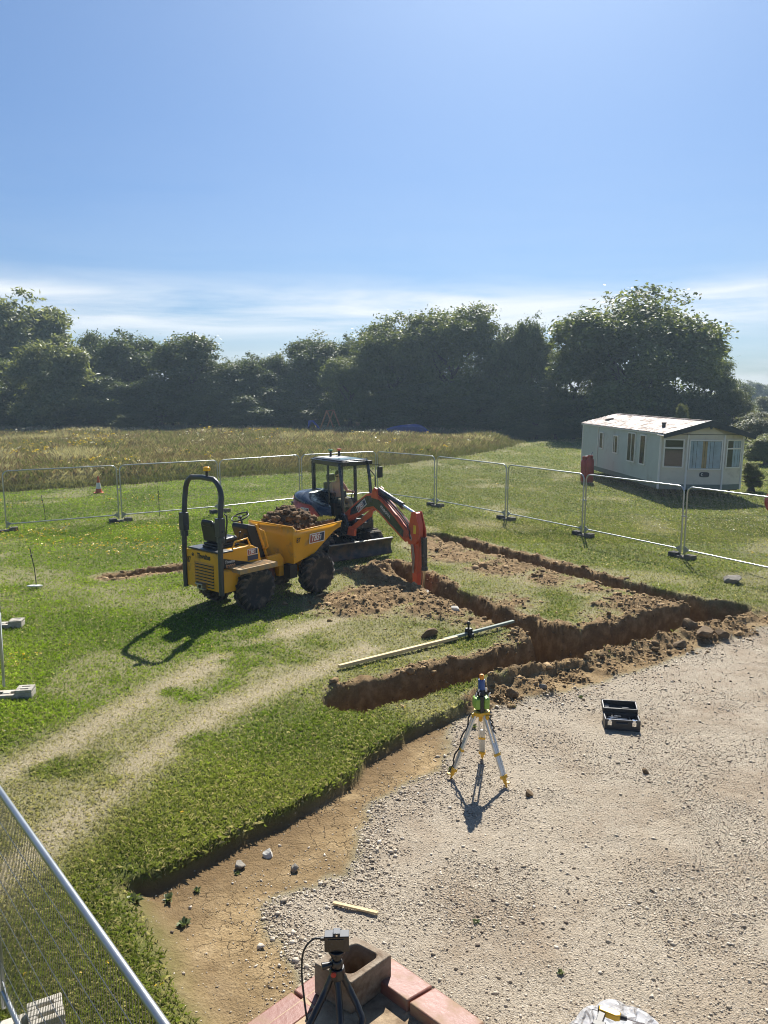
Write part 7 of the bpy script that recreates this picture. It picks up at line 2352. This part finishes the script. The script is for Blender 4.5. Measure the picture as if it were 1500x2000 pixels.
b = MB(); b.box((-0.035, -0.0245, 0.010), (0.030, -0.0225, 0.058)); b.build('screen', M_SCR, cam_t, 0.0008)
b = MB(); b.box((-0.050, -0.021, 0.0665), (0.050, 0.020, 0.069)); b.box((-0.014, -0.020, 0.0695), (0.014, 0.016, 0.082)); tp_ = b.build('top_plate', M_CAMT, cam_t, 0.002)
b = MB(); b.cyl((0.0, -0.0206, 0.077), (0.0, -0.025, 0.077), 0.0085, seg=14); b.build('socket', M_BLK, tp_)
b = MB(); b.cyl((0.0, -0.0252, 0.077), (0.0, -0.026, 0.077), 0.004, seg=10); b.build('button', M_CHROME, tp_)
b = MB(); b.box((-0.068, -0.008, 0.040), (-0.0505, 0.006, 0.052)); b.build('cable_plug', M_BLK, cam_t, 0.002)
o_ = cam_t.location
pts = [Vector((o_.x + KS * dx, o_.y + KS * dy, max(o_.z + KS * dz_, ZD + 0.013))) for dx, dy, dz_ in ((-0.068, 0, 0.046), (-0.10, -0.005, 0.043), (-0.135, -0.015, 0.0), (-0.143, -0.03, -0.08), (-0.135, -0.05, -0.16),
       (-0.12, -0.08, -0.25), (-0.10, -0.12, -0.40), (-0.06, -0.19, -0.40), (-0.01, -0.27, -0.40), (0.03, -0.4, -0.40))]
sm = []
for i in range(len(pts) - 1):
    p_1 = pts[max(i - 1, 0)]; p_4 = pts[min(i + 2, len(pts) - 1)]
    for k in range(6):
        t = k / 6
        sm.append(0.5 * ((2 * pts[i]) + (pts[i + 1] - p_1) * t + (2 * p_1 - 5 * pts[i] + 4 * pts[i + 1] - p_4) * t * t + (3 * pts[i] - p_1 - 3 * pts[i + 1] + p_4) * t ** 3))
sm.append(pts[-1])
b = MB(); b.tube(sm, 0.0032, 8)
tag(b.build('charging_cable', M_HOSE, None, 0, 60), 'thin black cable looping down from the small camera', 'cable')

# ---------------------------------------------------------------- plastic sheeting with a cordless drill
m, n, l, p = new_mat('clear_polythene')
p.inputs['Base Color'].default_value = (0.70, 0.73, 0.78, 1)
p.inputs['Roughness'].default_value = 0.14
p.inputs['Specular IOR Level'].default_value = 0.8
no = noise_node(n, l, 5.0, 4, 0.6)
l.new(ramp_node(n, l, no.outputs['Fac'], ((0.3, 0.22), (0.75, 0.60))).outputs[0], p.inputs['Alpha'])
vb = n.new('ShaderNodeTexVoronoi'); vb.feature = 'DISTANCE_TO_EDGE'; vb.inputs['Scale'].default_value = 9.0
tcw = n.new('ShaderNodeTexCoord')
l.new(mixc(n, l, 0.25, tcw.outputs['Object'], noise_node(n, l, 3.0, 3, vec=tcw.outputs['Object']).outputs['Color'], 'ADD'), vb.inputs['Vector'])
l.new(bump_node(n, l, ramp_node(n, l, vb.outputs['Distance'], ((0.0, 1.0), (0.12, 0.0))).outputs[0], 0.9, 0.02), p.inputs['Normal'])
M_POLY = m
zb_ = -0.23
px_, py_ = at(1188, 1957, 0.32)
sheet = thing('pallet_load', (px_, py_ - 0.55, zb_), R(42), 'clear plastic sheeting wrapped over a low load at the bottom right', 'wrapped load')
g = np.random.default_rng(17)
N_ = 110
xx, yy = np.meshgrid(np.linspace(-0.80, 0.80, N_), np.linspace(-0.80, 0.80, N_))
rr_ = (np.abs(xx / 0.50) ** 5 + np.abs(yy / 0.50) ** 5) ** 0.2
zz = 0.50 * sstep(1.42, 0.98, rr_) + 0.05 * (fbm(xx * 4, yy * 4, 3, 3) - 0.5)
ang_ = np.arctan2(yy, xx)
cre = np.abs(np.sin(ang_ * 9 + 3 * fbm(xx * 3, yy * 3, 4, 2)))
zz = zz + 0.05 * (cre ** 0.6 - 0.5) * sstep(0.75, 1.15, rr_) * sstep(1.55, 1.2, rr_) + 0.022 * np.abs(fbm(xx * 7 + yy * 5, yy * 2 - xx, 9, 3) - 0.5) * 4 * sstep(1.2, .8, rr_)
zz = np.maximum(zz, 0.012)
gi = np.arange(N_ * N_).reshape(N_, N_)
ff_ = np.stack([gi[:-1, :-1], gi[:-1, 1:], gi[1:, 1:], gi[1:, :-1]], -1).reshape(-1)
o = bulk('plastic_sheet', np.stack([xx.ravel(), yy.ravel(), zz.ravel()], 1), ff_, 4, M_POLY, None, True); o.parent = sheet
b = MB()
for k in range(4):
    b.box((-0.44, -0.44 + 0.225 * k, 0.02), (0.44, -0.24 + 0.225 * k, 0.44))
b.build('stacked_slab', surf('grey_insulation', (0.48, 0.49, 0.50), 0.8, var=0.15), sheet, 0.006)
M_DYEL = surf('drill_yellow', (0.70, 0.42, 0.02), 0.4, var=0.06)
sd_ = Vector(at(1190, 1990, 0.36))
dr = thing('cordless_drill', (sd_.x, sd_.y, 0.365), R(-22), 'yellow and black cordless drill lying on the plastic sheeting', 'drill')
dr.scale = (0.8, 0.8, 0.8)
b = MB(); b.M = Matrix.Rotation(R(0), 4, 'X')
b.prism([(-0.085, 0.05), (0.06, 0.05), (0.085, 0.03), (0.085, -0.005), (0.05, -0.02), (-0.085, 0.0)], 0.0, 0.055, 'xy')
b.build('body', M_DYEL, dr, 0.008)
b = MB()
b.prism([(-0.085, -0.002), (-0.03, -0.015), (-0.045, -0.12), (-0.095, -0.12)], 0.008, 0.048, 'xy')
b.box((-0.115, -0.175, 0.0), (-0.015, -0.122, 0.062))
b.box((-0.094, -0.0, 0.004), (-0.0855, 0.05, 0.052))
b.build('grip', M_BLK, dr, 0.006)
b = MB(); b.cyl((0.086, 0.014, 0.028), (0.135, 0.014, 0.028), 0.023, 0.016, seg=14); b.build('chuck', M_BLK, dr)
b = MB(); b.cyl((0.136, 0.014, 0.028), (0.24, 0.014, 0.026), 0.005, seg=8); b.build('bit', M_STEEL, dr)

# ---------------------------------------------------------------- the air of a bright hazy summer morning
m = bpy.data.materials.new('haze')
m.use_nodes = True
n, l = m.node_tree.nodes, m.node_tree.links
n.clear()
out = n.new('ShaderNodeOutputMaterial')
pv = n.new('ShaderNodeVolumePrincipled')
pv.inputs['Color'].default_value = (0.62, 0.82, 1.0, 1)
pv.inputs['Density'].default_value = 0.00062
pv.inputs['Anisotropy'].default_value = 0.30
l.new(pv.outputs[0], out.inputs['Volume'])
hz = MB().box((-160, -20, -2.2), (160, 262, 19.5)).build('haze', m, None, 0, 0)
tag(hz, 'thin blue summer haze over the field', None, None, 'stuff')
